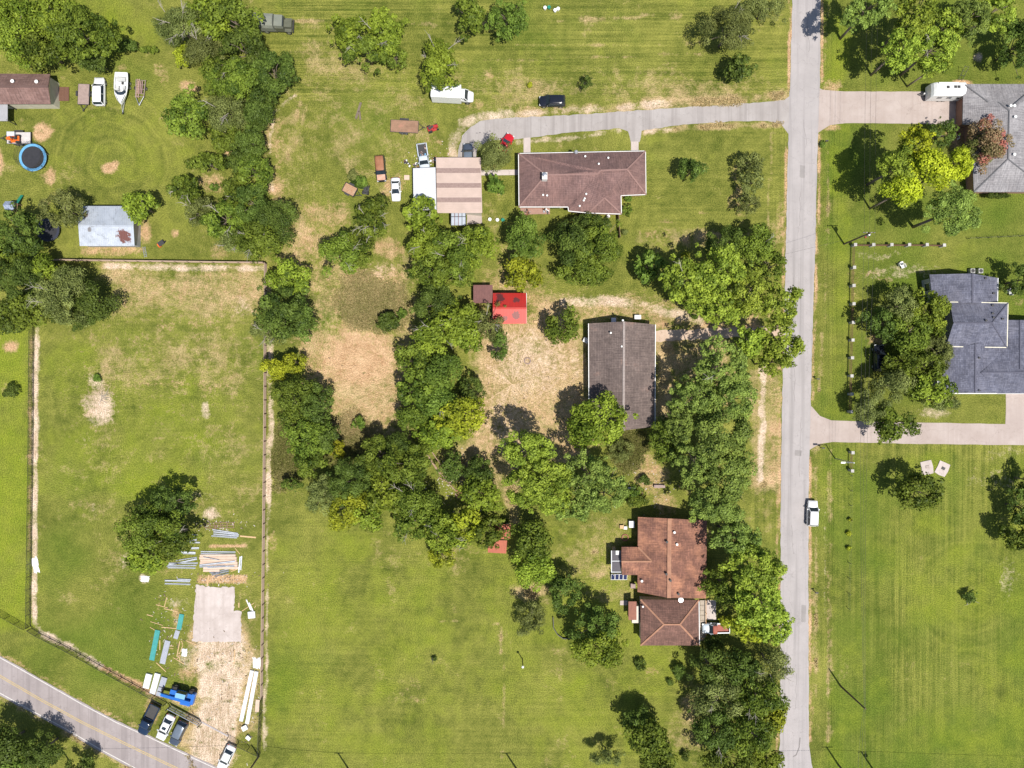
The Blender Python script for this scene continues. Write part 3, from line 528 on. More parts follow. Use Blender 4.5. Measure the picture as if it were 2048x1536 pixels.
lt = roof(C_, [(1257, 1203, 2.2), (1273, 1203, 2.5), (1273, 1240, 2.5), (1257, 1240, 2.2)], [(0, 1, 2, 3)], mat("rust_brown_metal", (0.30, 0.12, 0.075), (0.22, 0.09, 0.06), 2, 0.7), .06, "lean_to_roof")
MB().prism([W(1260, 1205), W(1274, 1205), W(1274, 1238), W(1260, 1238)], 0, 2.1).build("lean_to_wall", SIDING, C_, world=True)
C2 = house("hip_roofed_annexe", "square hip roofed annexe with brown shingles joined below the red brown house", 1338, 1245)
e2 = 3.0
vh = [(1281, 1199, e2), (1398, 1200, e2), (1399, 1291, e2), (1281, 1291, e2), (1328, 1249, 4.7), (1360, 1249, 4.7)]
SH_C2 = shingle("brown_annexe_shingles", (0.15, 0.08, 0.062), (0.21, 0.11, 0.085), (0.36, 0.175, 0.12), s3=0.5, lo3=0.6, hi3=0.95)
roof(C2, vh, [(0, 1, 5, 4), (1, 2, 5), (2, 3, 4, 5), (3, 0, 4)], SH_C2)
for q in ((4, 5), (0, 4), (3, 4), (1, 5), (2, 5)): ridge(C2, [vh[i] for i in q], CAP_C, .28)
fascia(C2, [vh[1], vh[2]]); ph = walls(C2, [v[:2] for v in vh[:4]], e2, SIDING, 0.35)
for i, f, w in ((2, .3, 1.4), (2, .7, 1.4), (3, .5, 1.2)): opening(C2, ph, i, f, w, .9, 2.1, "window", GL)
vent(C2, 1285, 1212, 3.2); X, Y = W(1361, 1199, 3.4); MB().lathe([(0.05, -0.4), (0.08, 0.1), (0.4, .3), (0.42, .33)], (X, Y, 3.4), 14).build("satellite_dish", STEEL, C2, world=True)
dk = MB(); PLK = mat("weathered_deck", (0.42, 0.36, 0.29), (0.32, 0.27, 0.22), 3, 0.85)
for i in range(8): dk.box(*W(1404.5, 1204 + 10 * i), 0.35, 1.0, 0.84, 0.1)
dk.build("porch_deck", PLK, C2, world=True); strip(C2, [(1412, 1201, .9), (1412, 1277, .9), (1400, 1277, .9)], mat("orange_rail_wood", (0.5, 0.28, 0.12), None, 3, .7), .1, .1, "porch_rail")
for y in (1201, 1226, 1252, 1277): MB().box(*W(1412, y, .4), .45, .1, .1, .9).build("rail_post", MATS["orange_rail_wood"], C2, world=True)
G1 = house("glass_lean_to", "dark glazed lean-to with pale frame beside the west wing", 1232, 1124, "lean-to")
MB().slab([W3(1223, 1101, 2.3), W3(1243, 1101, 2.5), W3(1243, 1145, 2.5), W3(1223, 1145, 2.3)], [(0, 1, 2, 3)], .05).build("glass_roof", glass("dark_roof_glass", (0.035, 0.03, 0.04), .25), G1, world=True)
fr = mat("pale_frame", (0.6, 0.62, 0.64), None, 3, .5)
for a, b_ in (((1223, 1101, 2.36), (1223, 1145, 2.36)), ((1223, 1122, 2.38), (1243, 1122, 2.58)), ((1223, 1144, 2.36), (1243, 1144, 2.56))): strip(G1, [a, b_], fr, .14, .1, "frame_bar")
for x, y in ((1224, 1102), (1224, 1144), (1224, 1123)): MB().box(*W(x, y), 1.1, .09, .09, 2.3).build("post", fr, G1, world=True)
MB().box(*W(1234, 1105, 2.45), 2.55, .5, .7, .22).build("roof_hatch", WHITE, G1, world=True)
PV = glass("solar_cells", (0.015, 0.02, 0.06), .15)
for i in range(4):
    x = 1221.5 + i * 8.2; r_ = thing("solar_panel", "blue solar panel in white frame on ground rack by the glazed lean-to", "solar panel", W(x + 3.5, 1152), 0, "row of solar panels")
    MB().add([(-.34, -.6, .35), (.34, -.6, .35), (.34, .55, .75), (-.34, .55, .75), (-.34, -.6, .3), (.34, -.6, .3), (.34, .55, .7), (-.34, .55, .7)], [(0, 1, 2, 3), (7, 6, 5, 4), (0, 4, 5, 1), (1, 5, 6, 2), (2, 6, 7, 3), (3, 7, 4, 0)]).build("frame", WHITE, r_)
    MB().add([(-.29, -.53, .385), (.29, -.53, .385), (.29, .49, .745), (-.29, .49, .745)], [(0, 1, 2, 3)]).build("cell_glass", PV, r_)
    for sx in (-.3, .3): MB().box(sx, .5, .35, .05, .05, .7).build("leg", STEEL, r_); MB().box(sx, -.55, .16, .05, .05, .32).build("leg", STEEL, r_)

# D grey hip house, cut by the frame
D = house("grey_hip_house", "large pale grey hip roofed house behind the white camper", 2015, 280)
e = 2.8
vd = [(1927, 168, e), (1925, 249, e), (1942, 250, e), (1948, 384, e), (2100, 384, e), (2100, 168, e), (1976, 204, 3.9), (1996, 204, 4.0), (2018, 222, 4.9), (2016, 318, 4.9)]
SH_D = shingle("pale_grey_shingles", (0.25, 0.24, 0.25), (0.31, 0.295, 0.305), (0.38, 0.37, 0.38), s3=.2, lo3=.45, hi3=.9)
roof(D, vd, [(0, 5, 8, 7, 6), (0, 6, 1), (1, 6, 7, 8, 2), (2, 8, 9, 3), (3, 9, 4), (4, 9, 8, 5)], SH_D)
CAP_D = mat("dark_grey_ridge", (0.13, 0.13, 0.14), None, 3, .9)
for q in ((0, 6), (8, 9), (3, 9), (7, 8), (9, 4)): ridge(D, [vd[i] for i in q], CAP_D, .2)
ridge(D, [(2022, 214, 4.7), (2060, 182, 3.4)], CAP_D, .2); walls(D, [v[:2] for v in vd[:6]], e, BRICK, .5)
for x, y, h in ((2028, 235, 4.7), (2026, 310, 4.7), (2019, 213, 4.7), (2026, 213, 4.6)): vent(D, x, y, h, r=.16)

# E blue grey house of several blocks
E = house("blue_grey_house", "large slate blue shingled house of several joined gables with white trim", 1950, 670)
SH_E = shingle("slate_blue_shingles", (0.10, 0.105, 0.15), (0.165, 0.17, 0.225), (0.20, 0.20, 0.25), row=.26, wl=.7)
CAP_E = mat("slate_ridge", (0.10, 0.10, 0.135), None, 3, .9); e = 3.0
vn = [(1859, 549, e), (1866, 606, e), (1945, 606, 4.6), (1945, 547, 4.6), (1996, 556, e), (1995, 606, e)]
roof(E, vn, [(0, 1, 2, 3), (3, 2, 5, 4)], SH_E); ridge(E, [vn[2], vn[3]], CAP_E, .25); gable(E, vn[0], vn[4], vn[3], GREYSIDE, (0, -.4, 0)); fascia(E, [vn[4], vn[5]])
pn = walls(E, [(1858, 552), (1864, 606), (1993, 606), (1994, 557)], e - .1, GREYSIDE, .35); opening(E, pn, 0, .35, 1.3, .9, 2.2, "window", GL); opening(E, pn, 3, .4, 1.6, .9, 2.2, "window", GL)
eu = 4.0
vu = [(1900, 604, eu), (2016, 606, eu), (2014, 695, eu), (1892, 693, eu), (1907, 646, 5.9), (1984, 646, 5.9)]
roof(E, vu, [(0, 1, 5, 4), (1, 2, 5), (2, 3, 4, 5)], SH_E); ridge(E, [vu[4], vu[5]], CAP_E, .25); ridge(E, [vu[1], vu[5]], CAP_E, .2); ridge(E, [vu[2], vu[5]], CAP_E, .2)
TRIM_Y = mat("cream_trim", (0.78, 0.74, 0.58), None, 3, .6); fascia(E, [vu[0], vu[1], vu[2], vu[3]], TRIM_Y, .14)
walls(E, [(1914, 606), (2013, 608), (2011, 692), (1914, 691)], eu - .1, GREYSIDE, .3)
vs_ = [(1874, 700, e), (1876, 786, e), (1950, 786, 4.5), (1951, 688, 4.5), (2010, 688, e), (2010, 786, e)]
roof(E, vs_, [(0, 1, 2, 3), (3, 2, 5, 4)], SH_E); ridge(E, [vs_[2], vs_[3]], CAP_E, .25); fascia(E, [vs_[0], vs_[1]]); gable(E, vs_[1], vs_[5], vs_[2], GREYSIDE, (0, .4, 0))
ve = [(1962, 745, 4.35), (2110, 744, 4.35), (2110, 787, 2.95), (1994, 787, 2.95), (2010, 700, 2.95), (2110, 700, 2.95)]
roof(E, ve, [(0, 1, 2, 3), (0, 4, 5, 1)], SH_E); ridge(E, [ve[0], ve[1]], CAP_E, .22)
vx = [(2040, 640, 4.25), (2040, 745, 4.3), (1998, 745, 2.98), (1998, 640, 2.98), (2090, 640, 2.9), (2090, 745, 2.9)]
roof(E, vx, [(0, 1, 2, 3), (0, 4, 5, 1)], SH_E); ridge(E, [vx[0], (2040, 738, 4.3)], CAP_E, .22); strip(E, [(1876, 787, 2.95), (2060, 787, 2.9)], WHITE, .14, .16, "fascia", -.06)
pe = walls(E, [(1878, 700), (1880, 784), (2105, 784), (2105, 645), (2000, 645), (2000, 700)], e - .15, GREYSIDE, .4)
opening(E, pe, 1, .3, 1.4, .9, 2.2, "window", GL); opening(E, pe, 1, .75, 4.8, .1, 2.3, "garage_door", WHITE)
roof(E, [(1880, 736, 2.6), (1932, 694, 2.9), (1906, 690, 2.3), (1864, 724, 2.2)], [(0, 1, 2, 3)], glass("sunroom_glass", (0.09, 0.13, 0.17), .2), .05, "sunroom_roof")
for f in np.linspace(0, 1, 9):
    a = (1880 + 52 * f, 736 - 42 * f, 2.62 + .3 * f); b_ = (1864 + 42 * f, 724 - 34 * f, 2.24 + .1 * f); strip(E, [a, b_], fr, .08, .08, "glazing_bar", .03)
strip(E, [(1879, 738, 2.72), (1932, 693, 3.0)], fr, .14, .1, "glazing_bar", .03); MB().prism([W(*q) for q in ((1880, 734), (1930, 694), (1906, 694), (1868, 724))], 0, 2.15).build("sunroom_wall", GREYSIDE, E, world=True)
for x, y, h in ((1984, 611, 4.2), (1984, 627, 4.9), (1986, 635, 5.3), (1971, 641, 5.7), (2004, 638, 4.9), (1957, 716, 4.3), (1957, 781, 4.3), (1986, 587, 3.3), (1970, 557, 3.8)): vent(E, x, y, h, DARK, .12, .2)
for i, x in enumerate((1940, 1956)):
    u = thing("air_conditioner", "air conditioner box on pad behind the slate blue house", "air conditioner", W(x, 543), 0, "pair of air conditioners"); MB().box(0, 0, .4, .8, .8, .8).build("case", mat("ac_case", (.45, .45, .43), None, 3, .5, .3), u); MB().lathe([(.32, .81), (.32, .84), (.1, .86)], n=14).build("fan_grille", DARK, u)

# F shed with brown shingles, cut by the frame
F_ = house("brown_shingle_barn", "brown shingled barn with open dark gable end and small deck", 50, 182, "barn")
SH_F = shingle("barn_shingles", (0.20, 0.115, 0.10), (0.27, 0.165, 0.145), (0.15, 0.085, 0.075), s3=.9, lo3=.52, hi3=.75, row=.35, wl=1.2)
e = 2.9
vf = [(-120, 146, e), (100, 148, e), (96, 173, 5.0), (-120, 173, 5.0), (101, 208, e), (-120, 208, e)]
roof(F_, vf, [(0, 1, 2, 3), (3, 2, 4, 5)], SH_F); CREAM = mat("cream_barn_wall", (0.6, 0.56, 0.46), (0.5, 0.46, 0.37), 1.5, .8)
walls(F_, [(-120, 149), (99, 151), (100, 206), (-120, 206)], e, CREAM, .15); gable(F_, vf[1], vf[4], vf[2], CREAM, (-.15, 0, 0)); ridge(F_, [vf[2], vf[3]], SH_F, .3)
X, Y = W(100, 181, 1.3); MB().box(X + .06 + .12, Y, 1.2, .1, 2.6, 2.4).build("door", DARK, F_, world=True)  # dark panel in place of the open gable end, its shade put in as colour
for x, y in ((26, 163), (74, 164)): vent(F_, x, y, 4.4, r=.2, hh=.15)
dp = thing("wooden_deck", "small reddish brown plank deck at the barn door", "deck", W(126, 189)); DKW = mat("red_brown_deck", (.17, .085, .055), (.12, .06, .04), 4, .85)
for i in range(9): MB().box(-1.0 + i * .26, 0, .22, .24, 2.5, .06).build("plank", DKW, dp)
for x in (-.9, .9):
    for y in (-1.1, 1.1): MB().box(x, y, .09, .1, .1, .2).build("leg", DKW, dp)
fb = house("grey_roofed_shelter", "small open shelter with flat grey metal roof beside the barn", 5, 222, "shelter")
roof(fb, [(-40, 207, 2.5), (15, 207, 2.5), (15, 242, 2.4), (-40, 242, 2.4)], [(0, 1, 2, 3)], mat("grey_roof_metal", (.36, .36, .37), (.3, .3, .31), 1.5, .6), .08)
for x, y in ((14, 209), (14, 240), (-20, 209), (-20, 240)): MB().box(*W(x, y, 2.4), 1.2, .12, .12, 2.5).build("post", DARK, fb, world=True)

# G metal shed
def ribbed(parent, q, m, n, name="roof", t=.04, rib=.05, along=0):
    """metal roof: q four corners (px,py,h); n standing ribs running from edge q0-q1 to q3-q2"""
    o = roof(parent, q, [(0, 1, 2, 3)], m, t, name); P = [Vector(W3(*v)) for v in q]; mb = MB()
    for i in range(n + 1):
        f = i / n; mb.beam(P[0].lerp(P[1], f) + Vector((0, 0, .02)), P[3].lerp(P[2], f) + Vector((0, 0, .02)), rib, .06)
    mb.build("roof_rib", m, o, world=True); return o
Gs = house("metal_shed", "silver corrugated metal shed with rust patch on its roof", 213, 452, "shed")
M_G = mat("silver_roof_metal", (.40, .44, .50), (.52, .56, .62), .8, .5, .3, c3=(.30, .32, .35), s3=1.5, spots=((*W(249, 473, 3), 1.5, (.17, .07, .06)), (*W(183, 460, 3), .5, (.22, .21, .21)), (*W(172, 430, 3), .6, (.2, .13, .1)))); e = 2.6
ribbed(Gs, [(158, 412, e), (268, 412, e), (267, 452, 3.7), (157, 450, 3.7)], M_G, 30); ribbed(Gs, [(160, 492, e), (269, 492, e), (267, 452.6, 3.72), (157, 450.6, 3.72)], M_G, 30)
strip(Gs, [(157, 450.5, 3.76), (267, 452.4, 3.76)], M_G, .3, .05, "ridge_cap"); M_GW = mat("grey_metal_wall", (.36, .38, .4), (.3, .31, .33), 1.5, .6, .2)
walls(Gs, [(161, 414), (267, 414), (267, 490), (161, 490)], e, M_GW, .12); gable(Gs, (268, 412, e), (269, 492, e), (267, 452, 3.7), M_GW, (-.15, 0, 0)); gable(Gs, (158, 412, e), (160, 492, e), (157, 450, 3.7), M_GW, (.15, 0, 0))
X, Y = W(267, 470); MB().box(X, Y, 1.0, .08, 1.6, 2.0).build("door", DARK, Gs, world=True)

# H workshop with banded roof, white lean-to, glazed end
Hw = house("workshop", "workshop with pale tan roof crossed by three brown bands", 918, 366)
TAN = mat("tan_roof_metal", (.50, .385, .33), (.43, .33, .28), .7, .55, .1); BRN = mat("brown_roof_metal", (.22, .15, .13), (.29, .205, .18), 3, .6)
ys = [316, 336, 346, 366, 375.5, 395, 404.5, 426]
MB().prism(inset([W(872, 316, 3), W(961, 316, 3), W(964, 427, 3), W(874, 417, 3)], .2), 0, 2.95).build("wall", SIDING, Hw, world=True)
for i in range(7):
    y0, y1 = ys[i], ys[i + 1]; xl = lambda y: 872 + (y - 316) * .02; xr = lambda y: 960.5 + (y - 316) * .028; dz = .03 if i % 2 else 0
    z = lambda y: 3.35 - (y - 316) * .003
    q = [(xl(y0), y0, z(y0) + dz), (xr(y0), y0, z(y0) + dz), (xr(y1), y1, z(y1) + dz), (xl(y1), y1, z(y1) + dz)]
    o = roof(Hw, q, [(0, 1, 2, 3)], BRN if i % 2 else TAN, .08, "roof_band"); P = [Vector(W3(*v)) for v in q]; mb = MB(); n_ = 3 if i % 2 else 5
    for k in range(1, n_): f = k / n_; mb.beam(P[0].lerp(P[3], f) + Vector((0, 0, .015)), P[1].lerp(P[2], f) + Vector((0, 0, .015)), .05, .04)
    mb.build("roof_rib", BRN if i % 2 else TAN, o, world=True)
strip(Hw, [(872, 316, 3.2), (961, 316, 3.2)], TAN, .1, .25, "fascia"); strip(Hw, [(961, 316, 3.2), (964, 426, 2.9)], TAN, .1, .25, "fascia")
ln = house("white_lean_to", "white ribbed metal lean-to roof against the workshop", 850, 378, "lean-to"); WM = mat("white_roof_metal", (.62, .63, .66), (.54, .55, .58), 1, .5, .1)
q = [(826, 337, 2.3), (827, 420, 2.3), (873, 420, 2.9), (871, 335, 2.9)]
ribbed(ln, q, WM, 20); 
for x, y in ((829, 340), (830, 378), (831, 416)): MB().box(*W(x, y, 2.2), 1.12, .12, .12, 2.25).build("post", DARK, ln, world=True)
MB().box(*W(850, 418, 1), 1.2, 3.6, .08, 2.3).build("wall", WM, ln, world=True)
cp = house("glazed_carport", "small carport with clear roof panels and dark red bars behind the workshop", 917, 434, "carport")
CLR = mat("milky_roof_sheet", (.42, .46, .52), (.34, .38, .44), 1.5, .3)
for i in range(2):
    for k in range(4):
        x0 = 902.5 + k * 7.3; y0 = 416.5 + i * 17.5; roof(cp, [(x0, y0, 2.35), (x0 + 6.6, y0, 2.35), (x0 + 6.6, y0 + 16.5, 2.25), (x0, y0 + 16.5, 2.25)], [(0, 1, 2, 3)], CLR, .03, "roof_panel")
for k in range(5): strip(cp, [(902.2 + k * 7.3, 416, 2.37), (902.2 + k * 7.3, 451, 2.27)], mat("dark_red_bar", (.16, .04, .04), None, 3, .6) if k in (1, 2) else DARK, .09, .1, "roof_bar")
strip(cp, [(902, 433.4, 2.3), (932, 433.4, 2.3)], DARK, .09, .1, "roof_bar")
for x, y in ((903, 417), (931, 417), (903, 450), (931, 450)): MB().box(*W(x, y, 2.2), 1.1, .1, .1, 2.2).build("post", DARK, cp, world=True)
sheet("patio", [(934, 424), (963, 424), (964, 447), (934, 449)], .05, CONC, 10, .4, 4); sheet("patio", [(1040, 410), (1100, 410), (1100, 428), (1042, 429)], .05, mat("patio_brick", (.36, .22, .17), (.28, .17, .14), 5, .9), 10, .3, 4)
sheet("patio", [(1398, 1200), (1432, 1200), (1432, 1240), (1414, 1240)], .03, CONC2, 10, .6, 6); sheet("patio", [(1240, 1201), (1255, 1201), (1255, 1210), (1240, 1210)], .05, CONC2, 10, .3, 6)

# I red metal shed and brown hut, J rusty sheds
I_ = house("red_metal_shed", "bright red ribbed metal shed with weathered dark stains", 1020, 616, "shed"); e = 2.4
RED1 = mat("red_roof_metal", (.42, .022, .016), (.36, .02, .015), 1, .5, .1, c3=(.30, .03, .03), s3=.5, spots=((*W(1032, 600, 2.8), .7, (.13, .03, .03)), (*W(1000, 596, 2.8), 1.0, (.1, .02, .02))))
RED2 = mat("paler_red_roof_metal", (.46, .034, .022), (.40, .03, .02), 1, .5, .1, c3=(.36, .03, .022), s3=.6, spots=((*W(1032, 631, 2.8), .9, (.16, .035, .03)), (*W(1010, 637, 2.6), .6, (.2, .04, .035))))  # slightly paler red for the south slope than for the north one
ribbed(I_, [(986, 586, e), (1052, 586, e), (1053, 616, 3.1), (986, 616, 3.1)], RED1, 22); ribbed(I_, [(986, 648, e), (1053, 647, e), (1053, 616.6, 3.12), (986, 616.6, 3.12)], RED2, 22)
strip(I_, [(986, 616.3, 3.16), (1053, 616.3, 3.16)], RED2, .3, .05, "ridge_cap"); RW = mat("red_wall", (.34, .05, .04), None, 2, .6); walls(I_, [(987, 588), (1051, 588), (1051, 645), (987, 645)], e, RW, .1)
gable(I_, (1052, 586, e), (1053, 647, e), (1053, 616, 3.1), RW, (-.15, 0, 0)); fascia(I_, [(1053, 586, e), (1053, 616, 3.1), (1053, 647, e)], WHITE, .08); X, Y = W(1020, 645.5); MB().box(X, Y, 1, 1.6, .08, 2).build("door", DARK, I_, world=True)
J0 = house("brown_hut", "small dark brown metal roofed hut tucked against the red shed", 966, 588, "hut"); BM = mat("brown_hut_metal", (.17, .07, .06), (.13, .05, .045), 2, .6)
ribbed(J0, [(947, 570, 2.2), (985, 570, 2.3), (985, 606, 2.3), (947, 606, 2.2)], BM, 12); walls(J0, [(948, 571), (984, 571), (984, 605), (948, 605)], 2.2, BM, .1)
RUST = mat("rusty_orange_metal", (.44, .125, .07), (.34, .10, .06), 1, .75, 0, c3=(.22, .08, .05), s3=.8, lo3=.56, hi3=.7)
J1 = house("rusty_shed", "small shed with rusty orange metal roof under the trees", 1008, 1064, "shed"); ribbed(J1, [(990, 1049, 2.3), (1021, 1049, 2.3), (1020, 1078, 2.2), (990, 1078, 2.2)], RUST, 10); walls(J1, [(991, 1050), (1020, 1050), (1019, 1077), (991, 1077)], 2.15, SIDING, .1)
J2 = house("rusty_shed", "second rusty roofed shed at the lawn edge below the trees", 995, 1094, "shed"); ribbed(J2, [(976, 1080, 2.1), (1014, 1081, 2.1), (1012, 1107, 2.0), (976, 1105, 2.0)], RUST, 12); walls(J2, [(977, 1082), (1012, 1083), (1011, 1105), (977, 1103)], 1.95, SIDING, .1)
# ------------------------------------------------------------------ trees
LEAF = {
 'oak':   leafmat("oak_leaves", (0.030, 0.056, 0.008), (0.220, 0.282, 0.036)),
 'dark':  leafmat("dark_oak_leaves", (0.022, 0.042, 0.008), (0.158, 0.220, 0.038)),
 'mid':   leafmat("light_oak_leaves", (0.052, 0.086, 0.009), (0.305, 0.379, 0.041)),
 'lime':  leafmat("lime_leaves", (0.088, 0.115, 0.009), (0.418, 0.452, 0.034)),
 'bright':leafmat("bright_lime_leaves", (0.14, 0.18, 0.010), (0.56, 0.62, 0.035)),
 'yellow':leafmat("yellow_leaves", (0.13, 0.15, 0.010), (0.44, 0.44, 0.030)),
 'pine':  leafmat("pine_needles", (0.075, 0.12, 0.014), (0.384, 0.475, 0.056)),
 'pined': leafmat("dull_pine_needles", (0.058, 0.092, 0.018), (0.294, 0.379, 0.073)),
 'olive': leafmat("olive_leaves", (0.058, 0.076, 0.018), (0.277, 0.311, 0.088)),
 'green': leafmat("fresh_leaves", (0.036, 0.072, 0.010), (0.203, 0.294, 0.045)),
 'red':   leafmat("crepe_myrtle_leaves", (0.15, 0.125, 0.05), (0.36, 0.24, 0.14), (0.44, 0.15, 0.12)),
}
BARK = mat("grey_bark", (.20, .16, .125), (.13, .10, .08), 4, .9); PALEBARK = mat("bleached_wood", (.40, .36, .31), (.28, .25, .21), 3, .85)
NAMES = {'bright': ('broadleaf_tree', 'big bright lime tree'), 'oak': ('oak_tree', 'spreading mid green oak'), 'dark': ('oak_tree', 'dense dark green oak'), 'mid': ('oak_tree', 'bright green oak'), 'lime': ('broadleaf_tree', 'lime green broadleaf tree'), 'yellow': ('broadleaf_tree', 'yellowing tree'),
         'pine': ('pine_tree', 'tall bright green pine'), 'pined': ('pine_tree', 'tall dull green pine'), 'olive': ('broadleaf_tree', 'grey olive thin leaved tree'), 'green': ('broadleaf_tree', 'fresh green tree'), 'red': ('crepe_myrtle', 'red flowering crepe myrtle')}
LEAFK = {'olive': .78, 'dark': .82, 'mid': 1.12, 'pine': .95, 'pined': .85, 'oak': 1.0, 'lime': 1.1, 'bright': 1.0}
def crown_mesh(rng, rx, ry, rz, zc, kind, leaf, bottom=-0.3, rnd=1.0):
    R = (rx + ry) / 2; pine = kind.startswith('pine')
    leaf = leaf * rng.uniform(.82, 1.2) * LEAFK.get(kind, 1.0); rc0 = min(max(0.30 * R, 0.38), 1.35) * (0.72 if pine else 1.0) * rng.uniform(.75, 1.2)
    n = int(min(150, max(9, 2.7 * (R / rc0) ** 2 * (1.15 if pine else 1))))
    ph = rng.uniform(0, 6.28, 6); am = rng.uniform(.3, 1, 6) * np.array([.12, .15, .13, .11, .09, .08]) * rnd
    u = rng.uniform(bottom, 1, n); th = rng.uniform(0, 2 * np.pi, n) ; cr = np.sqrt(1 - u * u)
    f = 1 + sum(am[k] * np.cos((k + 1) * th + ph[k]) for k in range(6))
    rr = rng.uniform(.5, 1.0, n) ** .6
    rc = rc0 * rng.uniform(.5, 1.25, n)
    st = rng.random(n) < .12 * rnd; rr = np.where(st & (u < .45), rng.uniform(1.05, 1.22, n), rr); rc = np.where(st, rc * .6, rc)
    C = np.stack([cr * np.cos(th) * f * np.maximum(rx - rc * .75, rx * .45) * rr, cr * np.sin(th) * f * np.maximum(ry - rc * .75, ry * .45) * rr, u * (rz - rc * .5) * rr * rng.uniform(.62, 1.2, n)], 1)
    dens = 1.55 / (0.30 * leaf * leaf)
    cnt = np.maximum(14, (dens * 2 * np.pi * rc ** 2 * (0.62 if pine else .6))).astype(int)
    ci = np.repeat(np.arange(n), cnt); m = len(ci)
    d = rng.normal(size=(m, 3)); d /= np.linalg.norm(d, axis=1)[:, None]; d[:, 2] = np.where(d[:, 2] < -.25, -d[:, 2], d[:, 2])
    p = C[ci] + d * rc[ci][:, None] * rng.uniform(.66, 1.12, m)[:, None] * np.array([1, 1, .85])
    p[:, 2] += zc
    nr = d * 1.1 + rng.normal(size=(m, 3)) * .5 + np.array([0, 0, .2]); nr /= np.linalg.norm(nr, axis=1)[:, None]
    t = np.cross(nr, rng.normal(size=(m, 3))); t /= np.linalg.norm(t, axis=1)[:, None]; b_ = np.cross(nr, t)
    s_ = leaf * rng.uniform(.65, 1.3, m)[:, None]; wd_ = .24 if kind == 'olive' else .33
    v = np.stack([p - t * s_ * .5, p + b_ * s_ * wd_ - nr * s_ * .06, p + t * s_ * .5, p - b_ * s_ * wd_ - nr * s_ * .06], 1).reshape(-1, 3)
    v[:, 2] = np.maximum(v[:, 2], 0.05)
    me = np_mesh("crown", v, np.arange(4 * m).reshape(-1, 4))
    cc = np.clip(rng.uniform(.0, 1, n)[ci] * .62 + rng.uniform(0, 1, m) ** 1.5 * .45, 0, 1); c2 = np.clip(rng.uniform(0, 1, n)[ci] * .8 + rng.uniform(0, .25, m), 0, 1)
    a = me.attributes.new("leaf", 'FLOAT_COLOR', 'FACE')
    a.data.foreach_set("color", np.stack([cc, c2, cc, np.ones(m)], 1).astype(np.float32).ravel())
    me.materials.append(LEAF[kind]); C[:, 2] += zc
    return me, C, rc
tree_no = 0; used_labels = {}
def tree(px, py, rxp, ryp, kind, where, h=None, dead=0, desc=None, leaf=None, shrub=False, trunk_out=False):
    global tree_no
    tree_no += 1; rng = np.random.default_rng(1000 + tree_no * 7)
    R = (rxp + ryp) / 2 * S
    pine = kind.startswith('pine')
    hc = h if h else (min(11.5, 5.5 + R * 1.0) if pine else min(7.2, 0.9 + 0.86 * R))
    if shrub: hc = max(.35, R * .62)
    k = (H - hc) / H; rx, ry = rxp * S * k, ryp * S * k
    rz = min(4.6, .78 * R + .3) if not shrub else hc * 1.0
    if pine: rz = min(3.8, .7 * R + .8)
    leaf = leaf or (0.40 if R > 2.2 else 0.28 if R > 1.0 else .2)
    nm, ds = NAMES[kind]
    if shrub: nm = "shrub"; ds = {'dark': 'dark green', 'oak': 'green', 'green': 'fresh green', 'yellow': 'yellow', 'lime': 'lime green', 'olive': 'grey green', 'mid': 'bright green', 'pine': 'green'}.get(kind, 'green') + ' rounded shrub'
    ds = desc or ds
    label = f"{ds} {where}"; grp = None
    used_labels.setdefault(label, []).append(None)
    o = thing(nm, label, "shrub" if shrub else "tree", W(px, py, hc))
    used_labels[label][-1] = o
    me, C, rc = crown_mesh(rng, rx, ry, rz, hc, kind, leaf, -0.25 if not shrub else -.1, .35 if ("alone" in where or "slabs" in where or "single" in label or "silver metal shed" in where) else 1.0)
    cr = bpy.data.objects.new("foliage" if shrub else "crown", me); col.objects.link(cr); cr.parent = o
    mb = MB(); r0 = max(.05, .045 * R + (.06 if pine else .03)); top = hc + rz * .25
    if shrub:
        for i in range(4):
            q = C[i]; mb.tube((rng.uniform(-.05, .05), rng.uniform(-.05, .05), -.03), (q[0] * .6, q[1] * .6, max(.15, q[2] * .8)), .03, .012, 5)
        mb.build("stem", BARK, o)
        return o
    jx, jy = rng.normal(size=2) * .12 * R * .3
    zm = hc * .55; mb.tube((0, 0, -.1), (jx, jy, zm), r0, r0 * .75, 7); mb.tube((jx, jy, zm), (jx * 1.4, jy * 1.4, top), r0 * .75, r0 * .3, 6)
    for i in rng.choice(len(C), min(len(C), 9), replace=False):
        q = C[i]; z0 = rng.uniform(.5, .95) * min(hc, q[2] + .01) if not pine else rng.uniform(.75, 1.0) * hc
        mid_ = (q[0] * .5, q[1] * .5, z0 + (q[2] - z0) * .7); mb.tube((jx, jy, z0), mid_, r0 * .38, r0 * .26, 5, False); mb.tube(mid_, q, r0 * .26, r0 * .1, 5, False)
    mb.build("trunk", BARK, o, smooth=True)
    if dead:
        for i in range(dead):
            mb = MB()
            a = rng.uniform(0, 6.28); rr = rng.uniform(.2, .6); p0 = Vector((math.cos(a) * rx * rr, math.sin(a) * ry * rr, hc + rz * .55)); a2 = a + rng.uniform(-.8, .8); L = rng.uniform(.22, .42) * R
            p1 = p0 + Vector((math.cos(a2) * L, math.sin(a2) * L, rz * .42)); mb.tube(p0, p1, .055, .032, 5)
            for j in range(5):
                a3 = a2 + rng.uniform(-1.1, 1.1); l2 = L * rng.uniform(.4, .8); st = p0.lerp(p1, rng.uniform(.25, 1)); mb.tube(st, st + Vector((math.cos(a3) * l2, math.sin(a3) * l2, .25)), .03, .014, 4)
            mb.build("bare_branch", PALEBARK, o)
    return o
